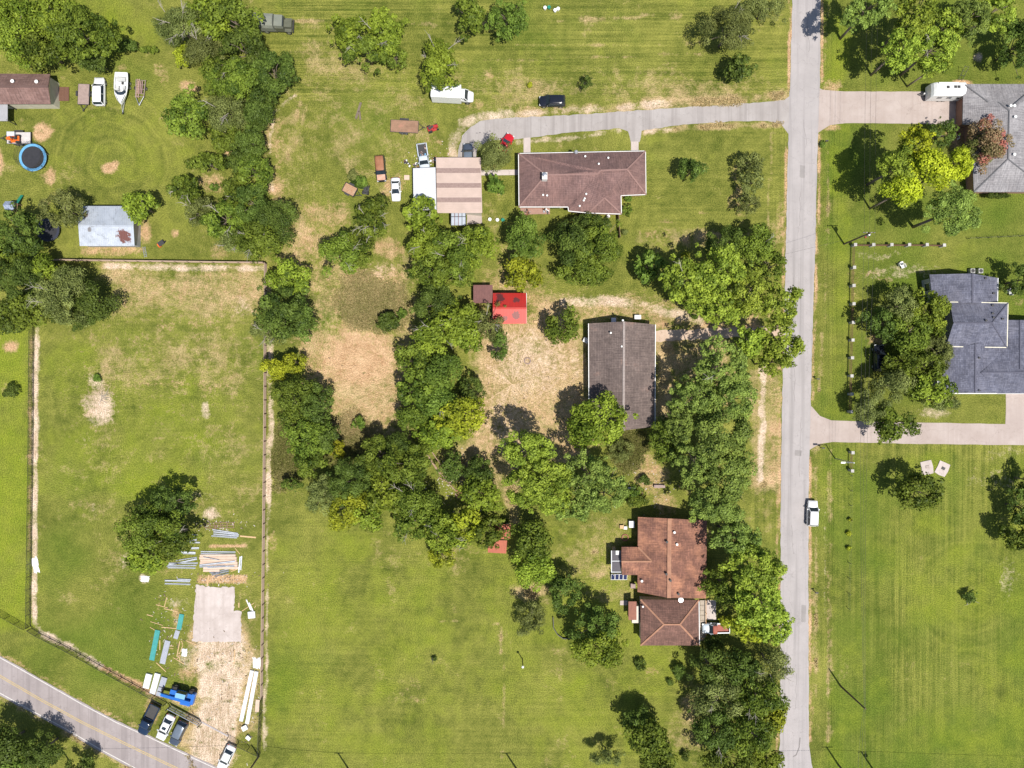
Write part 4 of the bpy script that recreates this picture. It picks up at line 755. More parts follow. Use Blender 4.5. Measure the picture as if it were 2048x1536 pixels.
TREES = {
 "behind the brown barn": [(28, 62, 62, 70, 'mid', 0), (88, 100, 58, 50, 'oak', 0), (165, 75, 70, 62, 'oak', 0), (190, 120, 40, 34, 'dark', 0), (110, 40, 55, 45, 'mid', 0), (8, 25, 34, 36, 'lime', 0)],
 "in the belt beside the army truck": [(362, 55, 52, 46, 'olive', 8), (425, 30, 50, 50, 'mid', 0), (470, 45, 58, 55, 'oak', 0), (410, 105, 45, 42, 'olive', 4), (490, 100, 52, 50, 'dark', 0), (548, 150, 46, 52, 'dark', 0), (480, 165, 62, 50, 'oak', 0), (365, 112, 20, 24, 'lime', 0), (440, 150, 40, 40, 'oak', 1)],
 "in the belt beside the trampoline yard": [(376, 232, 50, 46, 'oak', 0), (465, 225, 50, 46, 'olive', 3), (515, 225, 40, 50, 'dark', 0), (450, 275, 38, 34, 'oak', 0), (505, 285, 36, 40, 'dark', 0), (420, 328, 42, 22, 'oak', 0), (510, 345, 40, 44, 'oak', 0), (372, 382, 36, 30, 'oak', 2), (490, 320, 36, 36, 'dark', 0), (478, 385, 40, 36, 'oak', 1)],
 "in the belt behind the silver metal shed": [(405, 428, 36, 32, 'olive', 3), (450, 440, 48, 40, 'oak', 2), (505, 410, 44, 46, 'dark', 0), (560, 440, 46, 50, 'dark', 0), (520, 480, 56, 44, 'oak', 4), (470, 480, 36, 30, 'olive', 3)],
 "beside the silver metal shed": [(284, 414, 40, 38, 'mid', 0), (130, 420, 45, 42, 'olive', 0)],
 "over the dark trampoline": [(40, 470, 55, 52, 'dark', 0), (5, 520, 45, 45, 'oak', 0)],
 "in the clump at the enclosure corner": [(42, 560, 55, 50, 'dark', 0), (95, 545, 45, 36, 'mid', 0), (130, 595, 62, 58, 'olive', 2), (190, 600, 46, 46, 'dark', 0), (55, 625, 60, 42, 'oak', 0), (15, 640, 42, 36, 'dark', 0), (170, 635, 40, 26, 'dark', 0)],
 "along the brown rail fence": [(575, 555, 44, 40, 'mid', 0), (565, 625, 62, 55, 'dark', 0), (600, 640, 38, 42, 'dark', 0), (545, 660, 40, 34, 'olive', 3), (558, 738, 38, 26, 'yellow', 0), (590, 725, 26, 24, 'lime', 0), (590, 800, 50, 50, 'oak', 0), (630, 810, 42, 48, 'dark', 0), (615, 870, 52, 46, 'oak', 0), (650, 870, 34, 40, 'dark', 0), (672, 900, 20, 24, 'yellow', 0), (625, 925, 40, 34, 'oak', 0)],
 "in the field behind the box van": [(712, 72, 48, 48, 'mid', 2), (770, 70, 44, 48, 'mid', 2), (735, 105, 55, 36, 'oak', 0), (790, 115, 26, 28, 'oak', 0), (940, 38, 38, 42, 'oak', 0), (1018, 40, 46, 42, 'green', 0)],
 "beside the white box van": [(880, 130, 42, 54, 'mid', 4)],
 "between the workshop and the ranch house": [(990, 312, 36, 36, 'olive', 0)],
 "along the yard behind the workshop": [(748, 440, 44, 44, 'oak', 6), (685, 515, 50, 46, 'oak', 2), (720, 490, 34, 40, 'oak', 5), (842, 430, 38, 38, 'mid', 2), (860, 490, 50, 42, 'mid', 4), (905, 510, 58, 44, 'oak', 3), (955, 490, 44, 44, 'mid', 1), (1045, 480, 50, 46, 'green', 0), (1040, 545, 44, 34, 'lime', 0)],
 "behind the ranch house": [(1150, 490, 54, 52, 'dark', 0), (1195, 500, 54, 56, 'oak', 0), (1170, 545, 56, 32, 'oak', 0), (1180, 450, 40, 24, 'dark', 0)],
 "in the central row left of the red shed": [(860, 545, 50, 40, 'oak', 0), (908, 545, 44, 36, 'oak', 1), (870, 610, 46, 46, 'dark', 0), (918, 632, 52, 42, 'mid', 1), (880, 670, 58, 46, 'mid', 3), (930, 670, 44, 40, 'mid', 0), (978, 650, 36, 36, 'olive', 5), (1000, 690, 20, 34, 'dark', 0), (835, 720, 44, 40, 'oak', 0), (880, 740, 50, 46, 'green', 0), (840, 780, 52, 46, 'oak', 0), (880, 800, 48, 40, 'green', 1), (945, 780, 28, 26, 'dark', 0), (920, 830, 54, 46, 'lime', 0), (825, 830, 42, 30, 'oak', 0), (880, 865, 52, 34, 'mid', 0)],
 "in the thicket above the south lawn": [(800, 890, 40, 30, 'dark', 0), (760, 910, 46, 44, 'oak', 0), (815, 930, 54, 50, 'oak', 0), (700, 960, 52, 46, 'dark', 0), (765, 975, 52, 48, 'mid', 0), (650, 990, 38, 44, 'olive', 0), (690, 1015, 44, 44, 'lime', 0), (735, 1030, 40, 40, 'mid', 0), (830, 995, 52, 46, 'oak', 3), (840, 1045, 52, 42, 'oak', 3), (890, 1065, 50, 44, 'mid', 2), (885, 1110, 30, 26, 'lime', 0), (930, 1050, 42, 40, 'lime', 0), (960, 985, 44, 44, 'mid', 0), (905, 935, 28, 30, 'dark', 0), (975, 1060, 34, 38, 'oak', 0), (955, 940, 32, 30, 'dark', 0)],
 "beside the long gable house": [(1190, 845, 68, 62, 'mid', 0)],
 "in the grove between the two brown houses": [(1060, 900, 52, 46, 'pine', 0), (1095, 950, 52, 52, 'pine', 0), (1045, 975, 42, 44, 'pine', 0), (1105, 1000, 42, 36, 'pine', 0), (1175, 950, 52, 44, 'pined', 0), (1210, 985, 48, 46, 'pined', 0), (1150, 1015, 40, 30, 'pined', 0)],
 "along the street in front of the long gable house": [(1330, 880, 46, 48, 'oak', 2), (1440, 735, 62, 56, 'pined', 1), (1395, 790, 50, 46, 'pined', 0), (1460, 800, 52, 52, 'pined', 0), (1440, 870, 66, 56, 'pined', 0), (1455, 950, 58, 56, 'pined', 0), (1390, 930, 44, 46, 'pined', 0), (1430, 1010, 60, 36, 'pined', 0), (1360, 850, 34, 40, 'pined', 0)],
 "where the straw drive meets the street": [(1370, 560, 50, 46, 'pine', 1), (1440, 545, 52, 62, 'pine', 0), (1395, 600, 40, 34, 'pine', 0), (1450, 490, 44, 40, 'dark', 0), (1505, 495, 48, 44, 'oak', 1), (1540, 535, 34, 40, 'oak', 0), (1500, 590, 52, 50, 'pine', 0), (1440, 620, 50, 36, 'pine', 0), (1555, 610, 40, 44, 'pine', 0), (1500, 685, 34, 34, 'pine', 0), (1560, 680, 44, 52, 'pine', 1), (1545, 725, 36, 30, 'pine', 0)],
 "on the lawn west of the red brown house": [(1060, 1075, 52, 46, 'oak', 0), (1065, 1130, 48, 46, 'mid', 0), (1132, 1180, 36, 46, 'dark', 0), (1062, 1232, 34, 36, 'olive', 0), (1195, 1250, 48, 44, 'dark', 0), (1200, 1290, 52, 50, 'mid', 0)],
 "between the red brown house and the street": [(1470, 1075, 48, 42, 'pined', 0), (1500, 1130, 62, 56, 'pine', 0), (1450, 1170, 42, 48, 'oak', 0), (1520, 1200, 50, 54, 'pine', 0), (1500, 1245, 50, 38, 'lime', 0), (1550, 1250, 36, 40, 'pine', 0)],
 "at the street corner by the utility poles": [(1420, 1330, 48, 42, 'dark', 0), (1480, 1335, 50, 36, 'dark', 1), (1540, 1325, 44, 40, 'olive', 3), (1440, 1390, 56, 48, 'olive', 1), (1510, 1390, 54, 48, 'oak', 2), (1430, 1455, 48, 50, 'dark', 1), (1500, 1460, 58, 54, 'oak', 0), (1545, 1420, 34, 44, 'lime', 0), (1460, 1520, 56, 40, 'oak', 0), (1535, 1520, 34, 36, 'mid', 0)],
 "on the south lawn by the verge wires": [(1280, 1436, 36, 24, 'dark', 0), (1295, 1480, 50, 50, 'oak', 0), (1310, 1520, 44, 30, 'oak', 0), (1215, 1512, 34, 18, 'olive', 0)],
 "in the field beside the street": [(1455, 65, 52, 56, 'olive', 3), (1530, 15, 44, 32, 'olive', 0)],
 "on the lawn across from the camper": [(1735, 20, 50, 42, 'pined', 0), (1830, 35, 46, 52, 'pine', 0), (1800, 100, 40, 46, 'pine', 0), (1865, 100, 46, 44, 'pine', 2), (1930, 40, 46, 44, 'pined', 0), (1868, 132, 34, 22, 'pine', 0), (1985, 25, 44, 38, 'pine', 0), (2030, 95, 40, 60, 'dark', 0)],
 "below the upper concrete drive": [(1880, 268, 34, 30, 'dark', 0), (1830, 290, 38, 40, 'bright', 0), (1795, 335, 46, 52, 'pine', 0), (1850, 345, 56, 52, 'bright', 0), (1805, 385, 40, 34, 'bright', 0), (1915, 330, 28, 40, 'bright', 0), (1900, 425, 62, 50, 'pined', 0)],
 "in front of the slate blue house": [(1800, 610, 40, 42, 'olive', 0), (1760, 645, 40, 36, 'dark', 0), (1860, 625, 46, 46, 'mid', 0), (1820, 665, 52, 42, 'oak', 0), (1872, 705, 36, 36, 'olive', 0), (1800, 720, 40, 40, 'oak', 0), (1780, 770, 46, 36, 'olive', 0), (1850, 775, 50, 40, 'mid', 0), (1740, 815, 40, 36, 'olive', 0), (1790, 850, 52, 36, 'oak', 0), (1880, 800, 36, 24, 'olive', 0), (1840, 740, 46, 38, 'oak', 0)],
 "beyond the fire pit of the blue house": [(2038, 562, 32, 34, 'dark', 0)],
 "beside the two pale slabs": [(1834, 984, 50, 44, 'oak', 0)],
 "at the far side of the mown field": [(2042, 1015, 30, 44, 'dark', 0), (2030, 1072, 38, 34, 'oak', 0), (2052, 960, 20, 30, 'dark', 0)],
 "beside the stacked purlins": [(345, 1002, 46, 36, 'dark', 0), (300, 1060, 66, 62, 'oak', 0), (350, 1070, 46, 52, 'oak', 2), (300, 1110, 48, 38, 'mid', 0)],
 "below the main road": [(10, 1490, 46, 52, 'dark', 0), (85, 1500, 46, 36, 'dark', 0), (40, 1528, 50, 26, 'green', 0), (165, 1530, 34, 20, 'dark', 0)],
 "south of the camper drive":[(1885, 62, 40, 40, 'pine', 0)],
}
LEANP = {'bright': {"below the upper concrete drive": 10.5}}
for where, lst in TREES.items():
    for (x, y, a, b_, kd, dd) in lst:
        hh = LEANP.get(kd, {}).get(where)
        tree(x, y, a, b_, kd, where, h=hh, dead=dd)
tree(1972, 282, 46, 48, 'red', "hanging over the grey roof", h=4.2, leaf=.3); tree(1960, 300, 34, 30, 'olive', "under the crepe myrtle", h=3.6)
tree(1300, 535, 34, 36, 'green', "with big leaves beside the ranch house yard", leaf=.75, desc="dark fig tree")
for x, y, r_ in ((1383, 341, 31), ): tree(x, y, r_, r_ * .9, 'dark', "alone on the ranch house lawn", desc="round dark green tree")
for x, y, r_ in ((1500, 328, 26), (1500, 365, 27), (1498, 410, 24)): tree(x, y, r_, r_, 'olive', "in the row beside the ranch house lawn and street", leaf=.5, desc="thin feathery young tree")
tree(1477, 140, 33, 30, 'dark', "beside the olive street tree", leaf=.5, desc="small spiky dark tree"); tree(1172, 166, 13, 15, 'dark', "near the black car", desc="little upright dark tree")
tree(992, 372, 20, 20, 'green', "beside the workshop path", leaf=.7, desc="small palm like plant tree"); tree(1125, 652, 38, 42, 'oak', "near the red shed on straw ground", desc="single rounded tree")
tree(585, 968, 24, 13, 'green', "at the lawn corner by the rail fence", desc="low spreading young tree")
for x, y, a, b_, kd, wh in ((776, 644, 28, 24, 'dark', "alone in the dry weedy yard"), (805, 628, 10, 12, 'green', "small beside the dry yard shrub"), (718, 846, 15, 15, 'green', "small at the edge of the straw patch"), (23, 781, 18, 16, 'dark', "outside the west chain link fence"),
    (1280, 1328, 12, 14, 'dark', "below the annexe lawn corner"), (1357, 1342, 16, 18, 'dark', "beside the bare patch near the street trees"), (1340, 1364, 10, 7, 'dark', "low beside the street tree group"), (1060, 170, 5, 6, 'yellow', "tiny near the black car"), (250, 93, 32, 12, 'dark', "in the hedge between barn trees and belt"),
    (300, 100, 22, 7, 'oak', "low in the hedge line at the far lawn"), (1256, 397, 9, 9, 'green', "at the corner of the ranch house"), (1254, 420, 12, 12, 'oak', "below the ranch house corner"), (1247, 465, 8, 8, 'olive', "by the short brown fence"), (430, 375, 11, 9, 'green', "on the bare patch in the belt"),
    (195, 756, 9, 9, 'green', "growing from a dead stump"), (1938, 1192, 15, 14, 'dark', "round a brush heap in the mown field"), (1425, 1285, 22, 18, 'dark', "at the street side of the annexe"), (1450, 1240, 14, 14, 'lime', "beside the blue and rust pickup"), (1262, 985, 20, 16, 'green', "by the scattered junk above the house"), (1275, 1000, 24, 14, 'oak', "behind the red brown house"),
    (1370, 510, 9, 9, 'lime', "beside the dark street oak"), (1388, 632, 8, 7, 'green', "on the straw drive verge"), (1290, 960, 16, 12, 'dark', "by the bare soil path"), (1240, 900, 30, 26, 'olive', "pale and twiggy behind the gable house"), (1645, 290, 4, 6, 'green', "at the mailbox by the street"), (1370, 1512, 10, 12, 'dark', "young near the verge wires"),
    (1700, 1040, 4, 4, 'lime', "first at the stake fence"), (1698, 1067, 4, 4, 'lime', "second at the stake fence"), (1697, 1097, 4, 4, 'lime', "third at the stake fence"), (1922, 178, 5, 5, 'lime', "between camper and grey house"), (1921, 210, 5, 6, 'green', "in the bed beside the grey house wall"),
    (765, 250 - 130, 8, 6, 'green', "low at the foot of the field tree"), (1990, 392, 30, 6, 'dark', "low along the grey house south wall"), (1010, 1040, 12, 10, 'oak', "beside the upper rusty shed")):
    tree(x, y, a, b_, kd, wh, shrub=True)

# ------------------------------------------------------------------ fences
def along(pts, sp):
    P = [Vector(W(*p)) for p in pts]; out = []; 
    for a, b_ in zip(P, P[1:]):
        k = max(1, round((b_ - a).length / sp)); out += [a.lerp(b_, i / k) for i in range(k)]
    return out + [P[-1]]
def fence(name, label, pts, sp, h, pm, rm, ps=.12, rails=(), rw=(.05, .14), net=None, post_round=False, cap=None):
    q = along(pts, sp); o = thing(name, label, "fence", (q[0].x, q[0].y, 0)); c0 = q[0]
    pmesh = (MB().lathe([(ps / 2, -.05), (ps / 2, h), (.01, h + .05)], n=8) if post_round else MB().box(0, 0, h / 2 - .03, ps, ps, h + .06)).build("post", pm, o); first = True
    for p in q:
        t = pmesh if first else pmesh.copy()
        if not first: col.objects.link(t); t.parent = o
        t.location = (p.x - c0.x, p.y - c0.y, 0); first = False
    for a, b_ in zip(q, q[1:]):
        A_, B_ = a - c0, b_ - c0
        for z in rails: MB().beam((A_.x, A_.y, z), (B_.x, B_.y, z), *rw).build("rail", rm, o)
        if net:
            d = (B_ - A_).normalized(); k = Vector((-d.y, d.x)) * .03
            MB().add([(A_.x + k.x, A_.y + k.y, .04), (B_.x + k.x, B_.y + k.y, .04), (B_.x + k.x, B_.y + k.y, h - .04), (A_.x + k.x, A_.y + k.y, h - .04)], [(0, 1, 2, 3)]).build("wire_mesh", net, o)
    return o
WOODF = mat("brown_fence_wood", (.30, .19, .135), (.22, .135, .10), 3, .85); WOODP = mat("dark_fence_post", (.12, .075, .055), None, 3, .85); WOODL = mat("pale_fence_rail", (.46, .34, .26), (.38, .27, .2), 3, .85)
BLK = mat("black_powder_coat", (.02, .02, .022), None, 4, .5); LINK = netmat("chain_link", (.03, .03, .03), .72, 12)
fence("rail_fence", "brown wooden rail fence along the east side of the enclosure", [(534, 528), (533, 800), (530, 1100), (526, 1392)], 2.4, 1.35, WOODP, WOODL, .16, (.3, .65, 1.0, 1.33), (.09, .17))
fence("rail_fence", "brown wooden fence between the silver shed yard and the enclosure", [(104, 521), (230, 523), (380, 525), (531, 527)], 2.4, 1.35, WOODP, WOODL, .16, (.3, .65, 1.0, 1.33), (.09, .17))
fence("chain_link_fence", "black chain link fence continuing the rail fence to the road", [(526, 1396), (523, 1450), (521, 1506)], 2.2, 1.7, BLK, BLK, .08, (1.68,), (.05, .05), LINK)
fence("chain_link_fence", "black chain link fence along the dirt strip at the enclosure west side", [(69, 655), (67, 900), (64, 1100), (62, 1252)], 2.35, 1.5, BLK, BLK, .07, (1.48, .1), (.04, .04), LINK)
fence("chain_link_fence", "black chain link fence running out west from the enclosure corner", [(-60, 1188), (0, 1222), (57, 1254)], 2.35, 1.5, BLK, BLK, .07, (1.48,), (.04, .04), LINK)
fence("chain_link_fence", "black chain link fence slanting along the main road verge", [(64, 1256), (80, 1266), (143, 1298), (200, 1330), (310, 1391), (334, 1405)], 2.35, 1.5, BLK, BLK, .08, (1.48, .1), (.05, .05), LINK)
fence("chain_link_fence", "short black chain link fence at the corner by the gravel entrance", [(458, 1472), (478, 1484), (520, 1504)], 2.2, 1.5, BLK, BLK, .08, (1.48,), (.05, .05), LINK)
fence("picket_fence", "short brown wooden fence at the ranch house corner", [(1235, 430), (1236, 452), (1238, 476)], 1.9, 1.5, WOODP, WOODF, .12, (.2, .45, .7, .95, 1.2, 1.4), (.06, .2))
fence("post_fence", "thin dark wire fence on the lawn below the grey house", [(1934, 478), (2060, 472)], 1.9, 1.1, DARK, DARK, .08, (.5, 1.0), (.025, .025))
GREYW_ = mat("grey_stake_wood", (.26, .23, .19), None, 3, .9)
fence("stake_fence", "pale stake and wire fence along the mown field", [(1700, 950), (1699, 1040), (1697, 1125), (1695, 1216)], 2.6, 1.0, GREYW_, DARK, .1, (.4, .9), (.012, .012), post_round=True)
# white capped pillars with rails between
CAPW = mat("white_pillar", (.50, .49, .47), (.34, .32, .30), 2.2, .8); RAILR = mat("rusty_rail", (.16, .07, .05), None, 3, .7)
row1 = [(1704, 492), (1740, 492), (1776, 492), (1811, 492), (1846, 492), (1880, 493)]
row2 = [(1702, 537), (1701, 573), (1701, 609), (1700, 646), (1699, 681), (1698, 716), (1697, 752), (1697, 788), (1696, 823)]
row3 = [(1699, 904), (1698, 940)]
pil = None
for r_, lab in ((row1, "white square fence pillar in the row below the leaning pole"), (row2, "white square fence pillar in the line beside the street verge"), (row3, "white square fence pillar south of the lower concrete drive")):
    for x, y in r_:
        c0 = thing("fence_pillar", lab, "pillar", W(x, y), 0, lab)
        if pil is None:
            a = MB().box(0, 0, .6, .42, .42, 1.25, 0, .97).build("shaft", CAPW, c0); b_ = MB().box(0, 0, 1.27, .54, .54, .1).build("cap", CAPW, c0); pil = c0
        else:
            for ch_ in pil.children: k = ch_.copy(); col.objects.link(k); k.parent = c0
for r_, lab in ((row1, "rusty rails between the pillars below the leaning pole"), ([(1704, 492)] + row2, "rusty rails between the pillars beside the street verge"), (row3, "rusty rails between the pillars south of the lower drive")):
    o = thing("fence_rail", lab, "fence rail", W(*r_[0])); L0 = Vector(W(*r_[0]))
    for a, b_ in zip(r_, r_[1:]):
        A_, B_ = Vector(W(*a)) - L0, Vector(W(*b_)) - L0
        for z in (.35, .75, 1.1): MB().tube((A_.x, A_.y, z), (B_.x, B_.y, z), .035, .035, 6).build("rail", RAILR, o)
# gate of the yard
gt = thing("sliding_gate", "silver tube cantilever gate rolled open beside the parked cars", "gate", W(374, 1427), math.radians(-28))
for z in (.25, .9, 1.5): MB().tube((-3.2, 0, z), (3.0, 0, z), .07, .07, 8).build("tube_rail", STEEL, gt)
for x in np.linspace(-3.1, 2.9, 6): MB().tube((x, 0, .2), (x, 0, 1.5), .04, .04, 6).build("upright", BLK, gt)
for x in (-3.3, 3.1): MB().tube((x, -.25, -.05), (x, -.25, 1.75), .09, .09, 8).build("gate_post", BLK, gt)
MB().add([(-3.1, .03, .25), (2.9, .03, .25), (2.9, .03, 1.48), (-3.1, .03, 1.48)], [(0, 1, 2, 3)]).build("wire_mesh", LINK, gt)
gp = thing("gate_track", "pale gate track strip lying across the gravel entrance", "gate track", W(430, 1458), math.radians(-28)); MB().box(0, 0, .03, 5.4, .28, .08).build("track_bed", CONC2, gp); MB().box(0, 0, .09, 5.4, .06, .05).build("track_rail", STEEL, gp)

# ------------------------------------------------------------------ poles and wires
POLEW = mat("utility_pole_wood", (.14, .10, .075), (.09, .065, .05), 3, .9); WIRE = mat("black_wire", (.015, .015, .015), None, 3, .6)
def pole(px, py, h, label, arm=1.1, rz=0.0, can=0, lamp=0):
    o = thing("utility_pole", label, "pole", W(px, py), rz); MB().tube((0, 0, -.2), (0, 0, h), .17, .12, 8).build("shaft", POLEW, o)
    if arm:
        MB().box(0, .16, h - .5, arm * 2, .1, .12).build("crossarm", POLEW, o)
        for x in (-arm * .9, -arm * .4, arm * .4, arm * .9): MB().lathe([(.05, 0), (.07, .1), (.03, .18)], (x, .16, h - .44), 8).build("insulator", WHITE, o)
    if can: MB().lathe([(.24, 0), (.26, .05), (.26, .85), (.2, .95), (.05, 1.0)], (.42, 0, h - 2.0), 12).build("transformer", STEEL, o)
    return o
p1 = pole(1688, 488, 9.2, "leaning looking utility pole with transformer at the pillar row corner", 1.0, 0, 1)
MB().box(.3, -.25, 7.0, .25, .2, .3).build("red_box", mat("red_box_paint", (.4, .04, .03), None, 3, .5), p1)
p3 = pole(1681, 1372, 8.8, "bare utility pole standing in the mown field", 0)
p4 = pole(1677, 1530, 9, "utility pole with crossarm at the street corner", 1.0); p5 = pole(1747, 1540, 9, "utility pole with can beside the corner pole", .8, 0, 1)
p6 = pole(696, 1536, 7.5, "utility pole on the south lawn verge near the enclosure", .8); p7 = pole(1032, 1536, 7.5, "utility pole on the south lawn verge opposite the garden post", .8)
p8 = pole(143, 1528, 7.5, "utility pole below the main road", .8); p9 = pole(518, 1512, 5.5, "short brace pole at the fence end by the white car", 0)
lp = thing("street_lamp", "grey street lamp with short arm beside the pillar line", "street lamp", W(1670, 917)); MB().tube((0, 0, -.1), (0, 0, 7), .11, .08, 8).build("shaft", STEEL, lp); MB().tube((0, 0, 6.8), (-1.7, .05, 7.05), .055, .05, 6).build("arm", STEEL, lp); MB().box(-1.9, .05, 7.05, .75, .3, .14).build("lamp_head", WHITE, lp)
gl = thing("yard_light", "thin dark yard light post with white head on the south lawn", "lamp post", W(1045, 1318)); MB().tube((0, 0, -.1), (0, 0, 3.4), .09, .07, 8).build("shaft", DARK, gl); MB().lathe([(.1, 3.35), (.24, 3.45), (.2, 3.62), (.03, 3.7)], n=12).build("lamp_head", WHITE, gl)
def wire(a, b_, label, sag=.6):
    mb = MB(); A_, B_ = Vector(a), Vector(b_); pr = None
    for i in range(13):
        f = i / 12; p = A_.lerp(B_, f); p.z -= sag * 4 * f * (1 - f)
        if pr is not None: mb.tube(pr, p, .016, .016, 4, False)
        pr = p
    o = mb.build("power_line", WIRE); tag(o, label, "wire", label)
def top(px, py, h, dx): x, y = W(px, py); return (x + dx, y + .16, h)
for dx in (-.9, 0, .9):
    lab = "thin black power line strung along the street verge"
    wire(top(1688, 488, 9, dx), top(1700, -120, 9, dx), lab); wire(top(1688, 488, 9, dx), top(1681, 1372, 8.6, dx * .12), lab, 1.2); wire(top(1681, 1372, 8.6, dx * .12), top(1677, 1530, 8.8, dx), lab)
for dx in (-.25, .25):
    lab = "thin black power line strung past the south lawn poles"
    for a, b_ in (((143, 1528), (518, 1512)), ((518, 1512), (696, 1536)), ((696, 1536), (1032, 1536)), ((1032, 1536), (1677, 1530)), ((1677, 1530), (2200, 1545)), ((143, 1528), (-200, 1420))):
        wire(top(*a, 7.2 if a[0] != 518 else 5.4, dx), top(*b_, 7.2 if b_[0] != 518 else 5.4, dx), lab, .5)
wire((*W(1688, 488), 8.2), (*W(1500, 530), 5.2), "thin black service line over the street to the pine grove", .5)

# ------------------------------------------------------------------ vehicles
def paint(name, c, rough=.3, metal=0.0):
    if name in MATS: return MATS[name]
    m = bpy.data.materials.new(name); t, n, l, b = nodes(m); g = n.new("ShaderNodeNewGeometry")
    l.new(ramp(n, l, noise(n, l, g.outputs["Position"], 1.6, 4), c, tuple(v * .88 for v in c)), b.inputs["Base Color"]); b.inputs["Roughness"].default_value = rough; b.inputs["Metallic"].default_value = metal; b.inputs["Coat Weight"].default_value = .4
    MATS[name] = m; return m
CARGL = glass("car_glass", (.018, .026, .036), .06); RIM = mat("wheel_rim", (.42, .43, .44), None, 4, .4, .6); LAMPR = mat("tail_lamp_red", (.35, .02, .02), None, 4, .3); LAMPW = mat("headlamp_clear", (.6, .62, .63), None, 4, .2)
def loft(secs, nx):
    mb = MB(); k = len(secs[0]); vs = [p for s_ in secs for p in s_]
    fs = [(a * k + i, a * k + (i + 1) % k, (a + 1) * k + (i + 1) % k, (a + 1) * k + i) for a in range(len(secs) - 1) for i in range(k)]
    fs = [tuple(reversed(f)) for f in fs]
    return mb.add(vs, fs + [tuple(range(k)), tuple(reversed(range((len(secs) - 1) * k, len(secs) * k)))])
def sec(x, w, zb, zt, cr=.05):
    h_ = [(w * .86, zb), (w * .97, zb + .12), (w, zb + (zt - zb) * .5), (w * .97, zt - .12), (w * .88, zt - .02), (w * .5, zt + cr * .7)]
    return [(x, y, z) for y, z in h_] + [(x, 0, zt + cr)] + [(x, -y, z) for y, z in reversed(h_)]
def wheels(o, xs, y, r=.33, w=.22, name="wheel"):
    for x in xs:
        for s_ in (-1, 1):
            wv = MB().tube((x, s_ * (y - w), r), (x, s_ * y, r), r, r, 14).build(name, RUBBER, o); MB().tube((x, s_ * (y - .03), r), (x, s_ * (y + .012), r), r * .62, r * .55, 12).build("rim", RIM, wv)
def frustum(x0, x1, w0, z0, X0, X1, w1, z1):
    return [(x0, -w0, z0), (x1, -w0, z0), (x1, w0, z0), (x0, w0, z0), (X0, -w1, z1), (X1, -w1, z1), (X1, w1, z1), (X0, w1, z1)]
def cabin(o, x0, x1, w0, z0, X0, X1, w1, z1, pm, roofm=None, sunroof=False):
    v = frustum(x0, x1, w0, z0, X0, X1, w1, z1)
    MB().add(v, [(0, 1, 5, 4), (1, 2, 6, 5), (2, 3, 7, 6), (3, 0, 4, 7), (4, 5, 6, 7), (3, 2, 1, 0)]).build("window_glass", CARGL, o)
    secs = []
    for f, kz, kw in ((0, -.03, .9), (.08, .02, 1.0), (.3, .05, 1.02), (.7, .05, 1.02), (.92, .02, 1.0), (1, -.03, .9)):
        x = X0 - .06 + (X1 - X0 + .12) * f; w = w1 * kw + .02; zt = z1 + kz; secs.append([(x, w, zt - .05), (x, w * .93, zt + .01), (x, w * .5, zt + .045), (x, 0, zt + .05), (x, -w * .5, zt + .045), (x, -w * .93, zt + .01), (x, -w, zt - .05)])
    rf_ = loft(secs, 0).build("roof", roofm or pm, o, smooth=True)
    if sunroof: MB().box(X0 + (X1 - X0) * .62, 0, z1 + .1, .55, w1 * 1.1, .02).build("sunroof", CARGL, rf_)
    for a, b_ in ((0, 4), (1, 5), (2, 6), (3, 7)): MB().beam(Vector(v[a]) * 1.0, v[b_], .1, .08).build("pillar", pm, o)
    xm = (x0 + x1) / 2; Xm = (X0 + X1) / 2
    for s_ in (-1, 1): MB().beam((xm, s_ * (w0 + .005), z0), (Xm, s_ * (w1 + .005), z1), .09, .05).build("pillar", pm, o)
